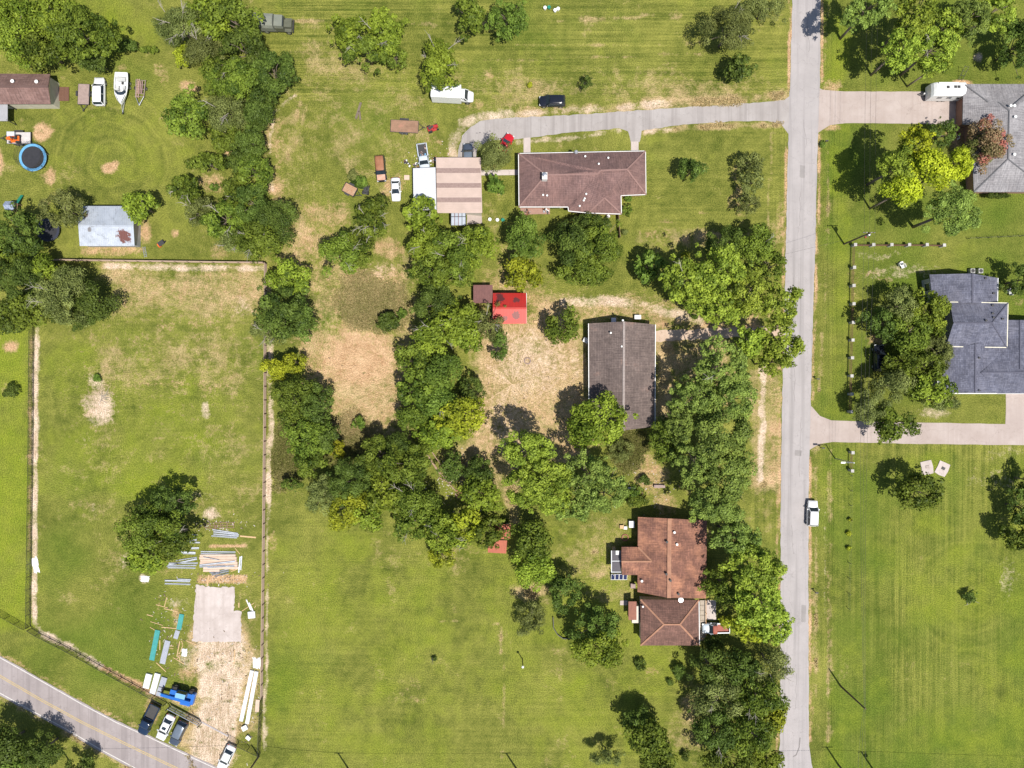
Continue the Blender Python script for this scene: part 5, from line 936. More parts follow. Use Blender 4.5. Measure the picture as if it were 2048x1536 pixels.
def car(kind, px, py, ang, pm, label, L=4.7, Wd=1.82, roofm=None, cat="car", hoodm=None, sunroof=False, rust=None):
    o = thing({"pickup": "pickup_truck", "suv": "parked_suv"}.get(kind, "parked_car"), label, cat, W(px, py), math.radians(ang)); h = L / 2; w = Wd / 2
    if kind == "sedan":
        prof = [(-h, .78, .42, .72), (-h + .12, .92, .3, .88), (-h + .7, .98, .22, .96), (-h * .3, 1, .2, .95), (h * .3, 1, .2, .93), (h - .9, .98, .22, .88), (h - .3, .93, .25, .8), (h - .02, .72, .38, .66)]
        cab = (-h + .62, h - 1.25, w * .9, .93, -h + 1.25, h - 2.05, w * .72, 1.42)
    elif kind == "suv":
        prof = [(-h, .85, .45, .95), (-h + .1, .95, .35, 1.05), (-h + .7, 1, .28, 1.1), (0, 1, .26, 1.08), (h - 1.2, 1, .28, 1.05), (h - .35, .95, .3, .98), (h - .02, .78, .42, .85)]
        cab = (-h + .08, h - 1.2, w * .93, 1.07, -h + .4, h - 1.85, w * .78, 1.68)
    else:
        prof = [(-h * .08, .97, .4, 1.0), (0, 1, .32, 1.08), (h - 1.2, 1, .32, 1.06), (h - .3, .96, .35, 1.0), (h - .02, .82, .48, .88)]
        cab = (-h * .06, h - 1.15, w * .93, 1.06, .02, h - 1.75, w * .8, 1.72)
    loft([sec(x, w * k, zb, zt) for x, k, zb, zt in prof], 0).build("body", pm, o, smooth=True)
    cabin(o, *cab, pm, roofm, sunroof)
    if hoodm: MB().box(h - .72, 0, .93 if kind == "sedan" else 1.1, 1.0, Wd * .8, .04).build("hood", hoodm, o)
    if kind == "pickup":
        x0, x1 = -h, -h * .085; MB().box((x0 + x1) / 2, 0, .62, x1 - x0, Wd * .92, .2).build("bed_floor", roofm or DARK, o)
        for s_ in (-1, 1): MB().box((x0 + x1) / 2, s_ * (w - .08), .8, x1 - x0, .16, .5).build("bed_side", pm, o)
        MB().box(x0 + .05, 0, .8, .1, Wd * .9, .5).build("tailgate", pm, o)
    wheels(o, (-h + .85, h - .88), w - .01, .34 if kind == "sedan" else .39)
    for s_ in (-1, 1):
        MB().box(h - .16, s_ * w * .68, .68 if kind == "sedan" else .82, .22, .34, .14).build("headlight", LAMPW, o); MB().box(-h + .05, s_ * w * .72, .74 if kind == "sedan" else .85, .12, .24, .16).build("tail_light", LAMPR, o)
        MB().box(cab[1] - .35, s_ * (w + .09), cab[3] + .08, .16, .2, .13).build("mirror", pm, o)
    return o
P_W = paint("white_car_paint", (.78, .79, .80)); P_B = paint("black_car_paint", (.012, .014, .022), .15); P_N = paint("navy_car_paint", (.015, .03, .065), .15); P_S = paint("steel_blue_paint", (.09, .11, .15), .22, .4); P_R = paint("red_car_paint", (.5, .012, .02)); P_G = paint("grey_blue_paint", (.2, .24, .29), .25, .4)
RUSTP = mat("rusted_car_panel", (.24, .095, .045), (.32, .14, .07), 1.5, .6, 0, c3=(.14, .06, .04), s3=.9); PEACH = mat("peeled_orange_panel", (.46, .23, .15), (.55, .36, .27), 2, .6)
car("suv", 1621, 1025, 88, P_W, "white car on the street beside the mown field", 4.6, 1.85)
car("suv", 1104, 206, 180, P_B, "shiny black boxy car parked on grass beside the asphalt drive", 4.7, 1.95, cat="suv")
car("pickup", 302, 1435, 244, P_N, "dark navy pickup truck parked outside the chain link fence", 5.7, 1.98, cat="pickup")
car("sedan", 335, 1451, 244, P_W, "white sedan with sunroof between the navy pickup and grey car", 4.8, 1.84, sunroof=True)
car("suv", 361, 1462, 244, P_S, "dark grey blue estate car parked beside the white sedan", 4.6, 1.84, roofm=P_G)
car("sedan", 456, 1511, 244, P_W, "white sedan turning in at the gravel entrance", 4.7, 1.84)
car("suv", 763, 340, 275, P_B, "old black car with rusty brown roof in the grass", 4.75, 1.85, roofm=RUSTP, hoodm=PEACH)
car("sedan", 793, 381, 272, P_W, "old white coupe with yellow bumpers beside the workshop", 4.2, 1.7, roofm=P_W)
car("pickup", 848, 318, 278, paint("faded_blue_white", (.5, .56, .62), .5), "pale blue white pickup loaded with scrap by the white lean-to", 5.0, 1.85, cat="pickup")
car("suv", 937, 314, 92, P_S, "dark blue grey car nosed out of the workshop", 4.4, 1.8, roofm=P_G)
car("sedan", 1012, 289, 60, P_R, "bright red car half under the small tree by the drive", 3.7, 1.7)
car("pickup", 1429, 1253, 181, paint("pale_blue_truck", (.48, .55, .62), .4), "pale blue pickup with rusty red bed beside the annexe porch", 4.9, 1.8, roofm=mat("rusty_bed", (.33, .09, .06), None, 2, .7), cat="pickup")
car("suv", 1753, 716, 90, P_B, "dark car parked under the trees before the slate blue house", 4.8, 1.9)
car("suv", 204, 187, 90, P_W, "white estate car between the flatbed trailer and the boat", 5.0, 1.95)
# box van
bv = thing("box_van", "white box van with tall cargo box under the bare branched tree", "van", W(906, 196), math.radians(-3))
MB().box(-1.0, 0, 1.75, 5.2, 2.35, 2.5).build("cargo_box", WHITE, bv); MB().box(-1.0, 0, 3.02, 5.26, 2.2, .05).build("box_roof", mat("white_van_roof", (.7, .71, .72), (.6, .61, .62), .8, .6), bv); MB().box(-.6, 0, .42, 6.2, 1.7, .2).build("chassis", DARK, bv)
loft([sec(1.62, 1.0, .5, 1.9), sec(2.2, 1.0, .5, 1.55), sec(3.0, .98, .5, 1.3), sec(3.6, .88, .5, 1.1), sec(3.75, .7, .55, .95)], 0).build("cab", P_W, bv, smooth=True)
cabin(bv, 1.6, 2.85, .98, 1.3, 1.6, 2.2, .82, 2.15, P_W); wheels(bv, (-2.4, 2.7), 1.1, .42, .28)
for k in range(6): MB().box(-3.2 + k * .88, 0, 3.055, .05, 2.2, .03).build("roof_bow", WHITE, bv)
# army truck
OD = mat("olive_drab", (.085, .09, .062), (.115, .12, .085), 1.5, .8); CANV = mat("grey_green_canvas", (.16, .175, .145), (.21, .22, .18), .9, .9)
at_ = thing("army_truck", "olive drab army truck with grey canvas covered bed", "truck", W(552, 55), math.radians(-3))
loft([[(x, y, z) for y, z in ((1.3, 1.1), (1.3, 2.2), (1.05, 2.75), (.5, 2.95), (0, 3.0), (-.5, 2.95), (-1.05, 2.75), (-1.3, 2.2), (-1.3, 1.1))] for x in (-3.4, -2.2, -1.0, .3)], 0).build("canvas_cover", CANV, at_, smooth=False)
for x in (-3.2, -2.1, -1.0, .15): MB().box(x, 0, 2.985, .1, 1.6, .06).build("canvas_hoop", CANV, at_)
MB().box(-1.5, 0, .85, 4.2, 2.3, .4).build("bed", OD, at_); MB().box(0, 0, .65, 6.6, 1.0, .25).build("chassis", DARK, at_); MB().box(1.25, 0, 1.45, 1.5, 2.3, 1.2).build("cab", OD, at_); MB().box(1.2, 0, 2.35, 1.55, 2.1, .6, 0, .94).build("cab_top", CANV, at_)
MB().box(1.99, 0, 2.35, .06, 1.8, .45).build("windscreen", CARGL, at_); MB().box(2.65, 0, 1.3, 1.3, 1.3, .8).build("hood", OD, at_); MB().box(3.4, 0, .8, .15, 2.3, .3).build("bumper", DARK, at_)
for s_ in (-1, 1): MB().box(2.6, s_ * .95, 1.05, 1.2, .55, .12).build("mudguard", OD, at_)
wheels(at_, (-2.6, -1.4, 2.6), 1.2, .52, .3)
# trailers
def trailer(px, py, ang, L, Wd, deckm, label, board=0.0, plank=True, tw=.55):
    o = thing("flat_trailer", label, "trailer", W(px, py), math.radians(ang)); n_ = max(5, round(Wd / .26)); pw = Wd / n_
    for i in range(n_): MB().box(0, -Wd / 2 + pw * (i + .5), tw, L, pw * .94, .06).build("plank", deckm, o)
    for s_ in (-1, 1): MB().box(0, s_ * (Wd / 2 + .03), tw - .05, L, .07, .16 + board).build("side_rail", DARK, o)
    for s_ in (-1, 1): MB().box(s_ * (L / 2 + .03), 0, tw - .05, .07, Wd, .16 + board).build("end_rail", DARK, o)
    for s_ in (-1, 1): MB().tube((L / 2, s_ * Wd * .35, tw - .08), (L / 2 + 1.0, 0, tw - .08), .05, .05, 6).build("tongue", DARK, o)
    MB().box(L / 2 + 1.1, 0, tw - .06, .35, .14, .12).build("coupler", DARK, o); MB().tube((L / 2 + .8, 0, 0), (L / 2 + .8, 0, tw), .04, .04, 6).build("jack", DARK, o); wheels(o, (-.35, .35) if L > 4 else (-.1,), Wd / 2 + .28, .33, .2)
    for s_ in (-1, 1): MB().box(-.05, s_ * (Wd / 2 + .19), .72, 1.6 if L > 4 else .95, .3, .05).build("mudguard", DARK, o)
    return o
GREYW = mat("grey_weathered_boards", (.36, .27, .24), (.27, .2, .18), 2.5, .9); RUSTW = mat("rusty_boards", (.22, .125, .08), (.32, .19, .12), 1.2, .85, 0, c3=(.36, .17, .12), s3=1.2)
trailer(171, 191, 268, 3.6, 1.95, GREYW, "small flatbed trailer with weathered boards beside the white estate car")
trailer(810, 255, -3, 4.9, 2.1, RUSTW, "long rusty flatbed trailer beside the red garden tractor")
trailer(701, 381, -28, 2.3, 1.6, mat("dirt_load", (.36, .2, .11), (.42, .28, .18), 2, .95), "small tipped in trailer with raised sides and dirt load", .4)
tw = trailer(42, 278, 180, 4.2, 2.0, mat("pale_deck", (.56, .53, .52), (.46, .43, .42), 2, .8), "pale equipment trailer beside the round trampoline")
def tractor(px, py, ang, m1, m2, label, z=0.0, k=1.0, name="garden_tractor"):
    o = thing(name, label, "tractor", (*W(px, py), z), math.radians(ang)); B = lambda x, y, zz, a, b_, c, n_, m_: MB().box(x * k, y * k, zz * k, a * k, b_ * k, c * k).build(n_, m_, o)
    loft([[(x * k, y * k, zz * k) for y, zz in ((w_, .45), (w_, .75), (w_ * .7, t_), (-w_ * .7, t_), (-w_, .75), (-w_, .45))] for x, w_, t_ in ((.1, .26, .98), (.6, .28, .95), (.95, .22, .85))], 0).build("hood", m1, o)
    B(-.45, 0, .6, .9, .75, .15, "rear_deck", m1); B(-.42, 0, .82, .45, .45, .12, "seat", m2); B(-.66, 0, 1.02, .1, .45, .4, "seat_back", m2); B(.2, 0, .28, .9, 1.0, .16, "mower_deck", m1)
    MB().lathe([(.17 * k, 0), (.2 * k, .03 * k), (.17 * k, .05 * k)], (0, 0, 1.05 * k), 12).build("steering_wheel", DARK, o)
    for s_ in (-1, 1):
        for x, r_, wd_ in ((-.55, .36, .24), (.75, .24, .16)): MB().tube((x * k, s_ * .36 * k, r_ * k), (x * k, s_ * (.36 + wd_) * k, r_ * k), r_ * k, r_ * k, 12).build("wheel", RUBBER, o)
    return o
ORG = paint("orange_tractor_paint", (.75, .15, .02), .4); tractor(37, 282, 180, ORG, DARK, "orange garden tractor chained on the pale trailer", .58, 1.15)
bx_ = thing("tool_box", "grey and blue storage box on the pale trailer beside the orange tractor", "box", (*W(30, 272), .58)); MB().box(0, 0, .25, 1.3, .7, .5).build("case", mat("pale_blue_box", (.5, .55, .62), None, 3, .5), bx_); MB().box(0, 0, .53, 1.36, .76, .07).build("lid", mat("box_lid", (.6, .64, .7), None, 3, .5), bx_)
tractor(866, 258, 20, paint("red_tractor_paint", (.4, .03, .03), .4), DARK, "red and black garden tractor at the end of the rusty trailer", 0, 1.05)
tractor(733, 381, 80, paint("charcoal_mower_paint", (.05, .05, .055), .5), DARK, "charcoal riding mower by the brush heap", 0, .95)
wb = thing("wheelbarrow", "orange wheelbarrow with black tray on the grass", "wheelbarrow", W(326, 487), math.radians(35)); MB().box(-.1, 0, .55, .95, .75, .12, 0, 1.15).build("tray", DARK, wb); MB().box(-.62, -.05, .4, .45, .75, .35).build("hopper", ORG, wb); MB().tube((.55, -.06, .2), (.55, .06, .2), .2, .2, 12).build("wheel", RUBBER, wb)
for s_ in (-1, 1): MB().tube((.55, s_ * .1, .2), (-1.0, s_ * .33, .62), .03, .03, 6).build("handle", DARK, wb); MB().tube((-.45, s_ * .28, 0), (-.4, s_ * .25, .5), .03, .03, 6).build("leg", DARK, wb)
# boat on trailer
bt_ = thing("motor_boat", "white open motor boat on a trailer with pointed bow", "boat", W(250, 182), math.radians(268)); GEL = paint("boat_gelcoat", (.74, .75, .75), .3); SEATM = mat("boat_vinyl", (.42, .43, .42), (.55, .55, .53), 2, .5)
out = [(-2.7, 1.15), (-1.5, 1.25), (0, 1.25), (1.2, 1.05), (2.1, .62), (2.75, .12)]
secs = []
for x, w in out: secs.append([(x, w, 1.35), (x, w * .97, 1.42), (x, w * .86, 1.42), (x, w * .82, .98), (x, 0, .9), (x, -w * .82, .98), (x, -w * .86, 1.42), (x, -w * .97, 1.42), (x, -w, 1.35), (x, -w * .8, .85), (x, 0, .55), (x, w * .8, .85)])
mbx = loft(secs, 0); mbx.f = [tuple(reversed(f)) for f in mbx.f]; mbx.build("hull", GEL, bt_)
MB().add([(1.0, -.9, 1.44), (2.65, -.1, 1.44), (2.65, .1, 1.44), (1.0, .9, 1.44), (1.0, -.9, 1.40), (2.65, -.1, 1.40), (2.65, .1, 1.40), (1.0, .9, 1.40)], [(0, 1, 2, 3), (7, 6, 5, 4), (3, 7, 4, 0), (0, 4, 5, 1), (2, 6, 7, 3)]).build("fore_deck", GEL, bt_)
MB().add([(.75, -1.0, 1.43), (1.25, -.6, 1.43), (1.35, 0, 1.43), (1.25, .6, 1.43), (.75, 1.0, 1.43), (.45, -.9, 1.85), (.85, -.55, 1.85), (.95, 0, 1.85), (.85, .55, 1.85), (.45, .9, 1.85)], [(0, 1, 6, 5), (1, 2, 7, 6), (2, 3, 8, 7), (3, 4, 9, 8)]).build("windscreen", CARGL, bt_)
for x, y, a, b_, hh in ((-.1, .55, .55, .5, .45), (-.1, -.55, .55, .5, .45), (-1.5, 0, .6, 1.5, .4), (.35, -.55, .35, .6, .6)): MB().box(x, y, 1.0 + hh / 2, a, b_, hh).build("seat", SEATM, bt_)
MB().box(-2.35, 0, 1.3, .8, 2.1, .3).build("engine_cover", GEL, bt_); MB().box(-1.0, .1, .99, .5, .4, .1).build("deck_hatch", DARK, bt_)
for s_ in (-1, 1): MB().tube((-2.4, s_ * .8, .5), (2.4, s_ * .25, .55), .05, .05, 6).build("trailer_rail", STEEL, bt_); MB().tube((2.3, s_ * .25, .55), (4.2, 0, .5), .05, .05, 6).build("trailer_tongue", STEEL, bt_)
MB().box(4.2, 0, .5, .35, .16, .14).build("coupler", DARK, bt_); MB().tube((3.9, .0, 0), (3.9, 0, .5), .04, .04, 6).build("jack", STEEL, bt_); wheels(bt_, (-1.2, -.45), 1.15, .3, .2)
# frame trailer with ladder
ft = thing("frame_trailer", "bare steel boat trailer frame beside the white motor boat", "trailer", W(283, 184), math.radians(266)); RSTEEL = mat("rusty_frame_steel", (.24, .17, .15), (.34, .27, .25), 2, .7)
for s_ in (-1, 1): MB().tube((-2.0, s_ * .85, .5), (1.0, s_ * .75, .5), .06, .06, 6).build("frame_rail", RSTEEL, ft); MB().tube((1.0, s_ * .75, .5), (2.6, 0, .45), .06, .06, 6).build("tongue", STEEL, ft)
for x in (-1.9, -1.1, -.3, .5, 1.0): MB().tube((x, -.85, .5), (x, .85, .5), .05, .05, 6).build("crossbar", RSTEEL, ft)
for y in (-.3, .1, .4): MB().box(-.6, y, .62, 2.2, .14, .1).build("bunk", mat("pinkish_bunk_board", (.36, .24, .21), None, 3, .8), ft)
wheels(ft, (-.5,), 1.1, .3, .2); MB().tube((2.2, 0, 0), (2.2, 0, .45), .04, .04, 6).build("jack", STEEL, ft)
ld = thing("ladder", "rusty pink ladder lying along the steel trailer frame", "ladder", (*W(280, 180), .68), math.radians(266)); LADM = mat("faded_red_ladder", (.42, .25, .21), (.5, .33, .28), 3, .7)
for s_ in (-1, 1): MB().box(0, s_ * .2, .04, 3.4, .07, .08).build("ladder_rail", LADM, ld)
for x in np.linspace(-1.55, 1.55, 11): MB().box(x, 0, .04, .05, .36, .04).build("rung", LADM, ld)
# camper
rv = thing("camper_trailer", "white camper trailer parked by the grey house", "camper", W(1879, 191), math.radians(180)); k = []
loft([[(x, y, z) for y, z in ((1.2, .5), (1.22, 1.6), (1.18, 2.75 * f_ + (1 - f_) * 1.4), (.9, 2.9 * f_ + (1 - f_) * 1.5), (0, 2.98 * f_ + (1 - f_) * 1.52), (-.9, 2.9 * f_ + (1 - f_) * 1.5), (-1.18, 2.75 * f_ + (1 - f_) * 1.4), (-1.22, 1.6), (-1.2, .5))] for x, f_ in ((-2.95, 1), (-1, 1), (1.6, 1), (2.2, .97), (2.6, .8), (2.85, .5))], 0).build("shell", GEL, rv)
for x, y in ((.3, -.25), (-1.0, -.3), (-1.6, -.3)): MB().box(x, y, 2.98, .45, .45, .14).build("roof_vent", DARK, rv)
for s_ in (-1, 1):
    for x in (1.2, -2.2, -.5): MB().box(x, s_ * 1.215, 1.9, .8, .05, .5).build("window", CARGL, rv)
MB().box(.2, -1.0, 2.9, 3.4, .22, .2).build("awning", WHITE, rv); wheels(rv, (-.5, .3), 1.15, .35, .22)
for s_ in (-1, 1): MB().tube((2.8, s_ * .5, .5), (3.9, 0, .5), .06, .06, 6).build("tongue", DARK, rv)
MB().lathe([(.15, .55), (.16, .9), (.05, 1.0)], (3.2, 0, 0), 12).build("gas_bottle", WHITE, rv); MB().tube((3.7, 0, 0), (3.7, 0, .5), .04, .04, 6).build("jack", DARK, rv)
# telehandler
th_ = thing("telehandler", "bright blue telehandler with black tyres in the yard", "telehandler", W(363, 1384), math.radians(-14)); BLU = paint("blue_machine_paint", (.02, .14, .5), .35); LBL = paint("pale_blue_cab", (.2, .42, .66), .3)
MB().box(.6, 0, .95, 4.3, 1.3, .6).build("chassis", BLU, th_); MB().beam((2.5, -.55, 1.75), (-2.9, -.55, 1.35), .5, .42).build("boom", BLU, th_); MB().beam((-2.2, -.55, 1.45), (-3.2, -.55, 1.15), .34, .3).build("boom_tip", LBL, th_)
MB().box(.75, .45, 1.75, 1.8, .85, 1.0, 0, .92).build("cab", CARGL, th_); MB().box(.75, .45, 2.28, 1.75, .85, .08).build("cab_roof", LBL, th_); MB().box(1.6, -1.1, 1.15, 1.8, .6, .6).build("engine_cover", BLU, th_); MB().box(2.75, 0, 1.2, .5, 1.9, .8).build("counterweight", BLU, th_)
for x in (-1.0, 2.1):
    for s_ in (-1, 1): wv = MB().tube((x, s_ * .75, .58), (x, s_ * 1.2, .58), .58, .58, 16).build("wheel", RUBBER, th_); MB().tube((x, s_ * 1.1, .58), (x, s_ * 1.22, .58), .3, .26, 12).build("rim", mat("dusty_rim", (.3, .27, .24), None, 3, .7), wv)
MB().box(-3.1, -.3, .7, .1, 1.3, .9).build("fork_carriage", DARK, th_)
for y in (-.75, .1): MB().box(-3.6, y, .3, 1.0, .12, .05).build("fork", DARK, th_)

# ------------------------------------------------------------------ yard things
def trampoline(px, py, r, label, rim, mat_, net):
    o = thing("trampoline", label, "trampoline", W(px, py)); MB().lathe([(r, .82), (r, .9), (r * .82, .9), (r * .82, .84)], n=40, cap=False).build("rim_pad", rim, o); MB().lathe([(r * .81, .86), (r * .4, .84), (.02, .83)], n=32, cap=False).build("jump_mat", mat_, o)
    MB().lathe([(r * 1.0, .78), (r * 1.0, .82), (r * .96, .82), (r * .96, .78)], n=40, cap=False).build("frame_ring", STEEL, o)
    for i in range(6):
        a = i * math.pi / 3 + .3; x, y = math.cos(a) * r * .99, math.sin(a) * r * .99; MB().tube((x, y, 0), (x, y, .82), .035, .035, 6).build("leg", STEEL, o)
        if net: MB().tube((x * 1.03, y * 1.03, .1), (x * 1.03, y * 1.03, 2.5), .03, .03, 6).build("net_pole", DARK, o)
    if net: MB().lathe([(r * .98, .9), (r * .98, 2.4)], n=36, cap=False).build("safety_net", netmat("trampoline_net", (.02, .02, .02), .80, 9), o)
    return o
MATB = mat("black_jump_mat", (.018, .019, .024), (.03, .03, .036), 3, .7)
trampoline(72, 318, 2.45, "round trampoline with pale blue rim pad and black mat", mat("blue_rim_pad", (.16, .42, .66), (.10, .30, .55), 1.2, .5), MATB, True); trampoline(102, 462, 2.05, "dark trampoline under the trees near the silver shed", mat("navy_rim_pad", (.03, .035, .06), None, 2, .6), MATB, False)
ps_ = thing("playset", "small playset with green slide beside the dark oaks", "playset", W(38, 418)); PW = mat("playset_wood", (.25, .15, .09), None, 3, .8)
for x in (-.6, .6):
    for y in (-.6, .6): MB().box(x, y, 1.2, .1, .1, 2.4).build("post", PW, ps_)
MB().box(0, 0, 1.3, 1.4, 1.4, .1).build("platform", PW, ps_); MB().add([(-.8, -.8, 2.3), (.8, -.8, 2.3), (.8, .8, 2.3), (-.8, .8, 2.3), (-.8, 0, 2.9), (.8, 0, 2.9)], [(0, 1, 5, 4), (3, 4, 5, 2), (1, 2, 5), (0, 4, 3)]).build("awning", mat("blue_white_awning", (.4, .45, .52), (.12, .16, .3), 4, .7), ps_)
MB().beam((.5, .7, 1.35), (.75, 2.4, .3), .5, .06).build("slide", mat("green_plastic", (.02, .25, .16), None, 3, .4), ps_)
def junk(name, label, cat, px, py, parts, ang=0.0, group=None, z=0.0):
    o = thing(name, label, cat, (*W(px, py), z), math.radians(ang), group)
    for nm, m_, *b_ in parts: MB().box(*b_).build(nm, m_, o)
    return o
# lengths of steel, boards and sheets: each one a thing
PURL = mat("bright_purlin_steel", (.62, .65, .70), (.5, .53, .58), 2, .4, .3); LUM = mat("fresh_lumber", (.58, .40, .21), (.48, .32, .17), 3, .8); PLY = mat("plywood", (.60, .46, .36), (.52, .39, .30), 2, .8); GRN = mat("green_roof_sheet", (.045, .27, .26), (.07, .33, .31), 1.5, .4, .1); GSH = mat("grey_roof_sheet", (.34, .36, .42), (.4, .42, .47), 1.5, .4, .2); WSH = mat("white_wrapped_sheet", (.75, .76, .77), (.62, .63, .64), 2, .5)
def chan(m_, L, w, hh, o, sheet_=False):
    """open C section for steel, ribbed plate for sheets"""
    if sheet_:
        MB().box(0, 0, hh / 2, L, w, hh).build("sheet_stack", m_, o)
        for i in range(4): MB().box(0, -w / 2 + w * (i + .5) / 4, hh + .015, L, .05, .03).build("rib", m_, o)
    else:
        MB().box(0, 0, .015, L, w, .03).build("web", m_, o)
        for s_ in (-1, 1): MB().box(0, s_ * (w / 2 - .015), hh / 2 + .015, L, .03, hh - .03).build("flange", m_, o)
def piece(x0, y0, x1, y1, wpx, m_, label, cat, name, hh=.16, z=0.0, kind="chan", group=None):
    a, b_ = Vector(W(x0, y0)), Vector(W(x1, y1)); c = (a + b_) / 2; d = b_ - a; o = thing(name, label, cat, (c.x, c.y, z), math.atan2(d.y, d.x), group)
    if kind == "board": MB().box(0, 0, hh / 2, d.length, wpx * S, hh, 0, .985).build("board", m_, o)
    else: chan(m_, d.length, wpx * S, hh, o, kind == "sheet")
    return o
def bundle(lst, m_, label, cat, name, **k):
    for i, q in enumerate(lst): piece(*q[:4], q[4] if len(q) > 4 else 2.4, m_, label, cat, name, z=(q[5] if len(q) > 5 else 0), group=label, **k)
bundle([(425, 1059, 476, 1067, 2.6), (427, 1063.5, 478, 1069.5, 2.6), (427, 1068, 477, 1072.5, 2.6), (423, 1071.5, 474, 1075.5, 2.2)], PURL, "bright steel purlin in the fanned stack below the wooden frame", "steel beam", "steel_purlin")
bundle([(334, 1131, 394, 1118, 3), (338, 1126.5, 396, 1126, 2.6), (334, 1132, 393, 1130.5, 2.2), (336, 1135, 391, 1136, 2.4), (352, 1121, 394, 1114.5, 1.8)], PURL, "bright steel purlin in the fan beside the big oak", "steel beam", "steel_purlin")
bundle([(380, 1084.5, 400, 1085, 3), (378, 1080, 394, 1080, 3), (382, 1096.5, 398, 1096, 4), (360, 1105, 391, 1106, 5), (384, 1070, 395, 1070, 2.4), (384, 1075, 395, 1075.5, 2.4)], PURL, "bright steel purlin poking out from under the big oak", "steel beam", "steel_purlin")
bundle([(330, 1161, 380, 1162.5, 3.2), (330, 1167, 381, 1168.5, 2.4), (355, 1158.3, 382, 1159.3, 2.6)], PURL, "bright steel purlin lying alone on the grass by the slab", "steel beam", "steel_purlin")
bundle([(402, 1103, 471, 1104, 2.4, 0), (402, 1107, 471, 1108.5, 2.2, 0)], PURL, "long steel purlin along the edge of the timber pile", "steel beam", "steel_purlin")
bundle([(400, 1111, 472, 1110.5, 4.4, 0), (399, 1116, 474, 1115.5, 4.6, 0), (401, 1121, 474, 1120.5, 4.6, 0), (400, 1126, 476, 1125.5, 4.6, 0), (402, 1131, 476, 1130.5, 4.6, 0), (407, 1136, 478, 1135.5, 4.6, 0), (407, 1141, 440, 1140.5, 4.4, 0)], PLY, "pale plank in the big timber pile above the slab", "plank", "timber_plank", kind="board", hh=.22)
bundle([(400, 1130, 471, 1122, 3, .23), (416, 1134, 470, 1131, 2.4, .23), (408, 1113, 440, 1119, 1.2, .23), (401, 1133, 452, 1131, 2, .23)], PURL, "steel purlin laid slanting on top of the timber pile", "steel beam", "steel_purlin")
bundle([(422, 1147, 458, 1138, 2.4), (424, 1150, 458, 1142, 2.2), (419, 1144, 440, 1146, 2), (430, 1153, 458, 1146, 1.4)], STEEL, "tangled grey steel offcut below the timber pile", "steel beam", "steel_offcut")
bundle([(484, 1112, 482, 1140, 2), (481, 1113, 478, 1145, 2.4)], PURL, "upright laid steel purlin at the fence end of the timber pile", "steel beam", "steel_purlin")
bundle([(505, 1340, 483, 1441, 7.2), (514, 1342, 495, 1446, 7.2)], WSH, "long white wrapped beam beside the brown rail fence", "beam", "white_beam", hh=.3, kind="sheet")
bundle([(462, 1143, 477, 1137, 1.4), (460, 1140, 474, 1137, 1.4)], LUM, "short fresh lumber stick at the timber pile corner", "lumber", "lumber_stick", kind="board", hh=.08)
bundle([(312, 1209, 336, 1215.5, 1.2), (334, 1194, 329, 1213, 1.2), (294, 1229, 306, 1232.5, 1.5), (301, 1243, 326, 1250.5, 1), (300, 1254, 310, 1260, 1), (328, 1217, 354, 1222.5, 1.4), (323, 1254, 365, 1258, 1.5)], LUM, "thin lumber stick scattered between slab and west grass", "lumber", "lumber_stick", kind="board", hh=.07)
bundle([(360, 1282, 354, 1313, 1.6), (366, 1290, 357, 1313, 1.2), (347, 1315, 369, 1328, 1.4), (358, 1305, 360, 1322, 1.4), (352, 1319, 362, 1310, 1.2), (363, 1281, 366, 1289, 1.2)], LUM, "fresh lumber stick in the heap beside the gravel", "lumber", "lumber_stick", kind="board", hh=.08)
bundle([(372, 1281, 393, 1289, 1.4), (313, 1325, 332, 1343, 1.5), (320, 1280, 320, 1300, 1.6), (340, 1291, 348, 1292, 1), (339, 1296, 347, 1297, 1), (470, 1299, 468, 1328, 1.4), (418, 1149, 415, 1172, 2.4), (467, 1147, 467, 1168, 1.3)], LUM, "single lumber stick lying apart from the heap", "lumber", "lumber_stick", kind="board", hh=.08)
piece(480, 1072, 512, 1075, 3, LUM, "tan board lying at the end of the fanned purlins", "lumber", "lumber_board", kind="board", hh=.06); piece(470, 1096, 480, 1108, 1.1, LUM, "thin yellow stick above the timber pile", "lumber", "lumber_stick", kind="board", hh=.05)
piece(364, 1228, 358, 1259, 9.5, GRN, "green ribbed roofing sheets nearest the slab", "roof sheets", "roof_sheet_stack", .14, kind="sheet"); piece(316, 1260, 304, 1320, 10, GRN, "long green ribbed roofing sheets beside the grey sheets", "roof sheets", "roof_sheet_stack", .14, kind="sheet")
piece(356, 1261, 351, 1277, 9, GSH, "short grey roofing sheets at the end of the green stack", "roof sheets", "roof_sheet_stack", .1, kind="sheet"); piece(336, 1281, 325, 1327, 11, GSH, "long grey roofing sheets beside the long green stack", "roof sheets", "roof_sheet_stack", .12, kind="sheet")
piece(300, 1347, 293, 1375, 12, WSH, "short white wrapped panel bundle near the fence", "panels", "panel_bundle", .35, kind="sheet"); piece(317, 1346, 306, 1386, 11, WSH, "long white wrapped panel bundle near the fence", "panels", "panel_bundle", .35, kind="sheet"); piece(330, 1354, 318, 1391, 11.5, GSH, "grey panel bundle in front of the telehandler forks", "panels", "panel_bundle", .25, kind="sheet")
wf = thing("lumber_lattice", "open frame of brown lumber lying above the fanned purlins in the yard", "lattice", W(449, 1050)); BLM = mat("brown_lumber", (.28, .19, .11), (.22, .15, .085), 3, .85)
for y in (-.45, 0, .45): MB().box(0, y, .06, 3.6, .1, .12).build("rail", BLM, wf)
for x in (-1.75, -.6, .6, 1.75): MB().box(x, 0, .19, .1, 1.0, .12).build("crosspiece", BLM, wf)
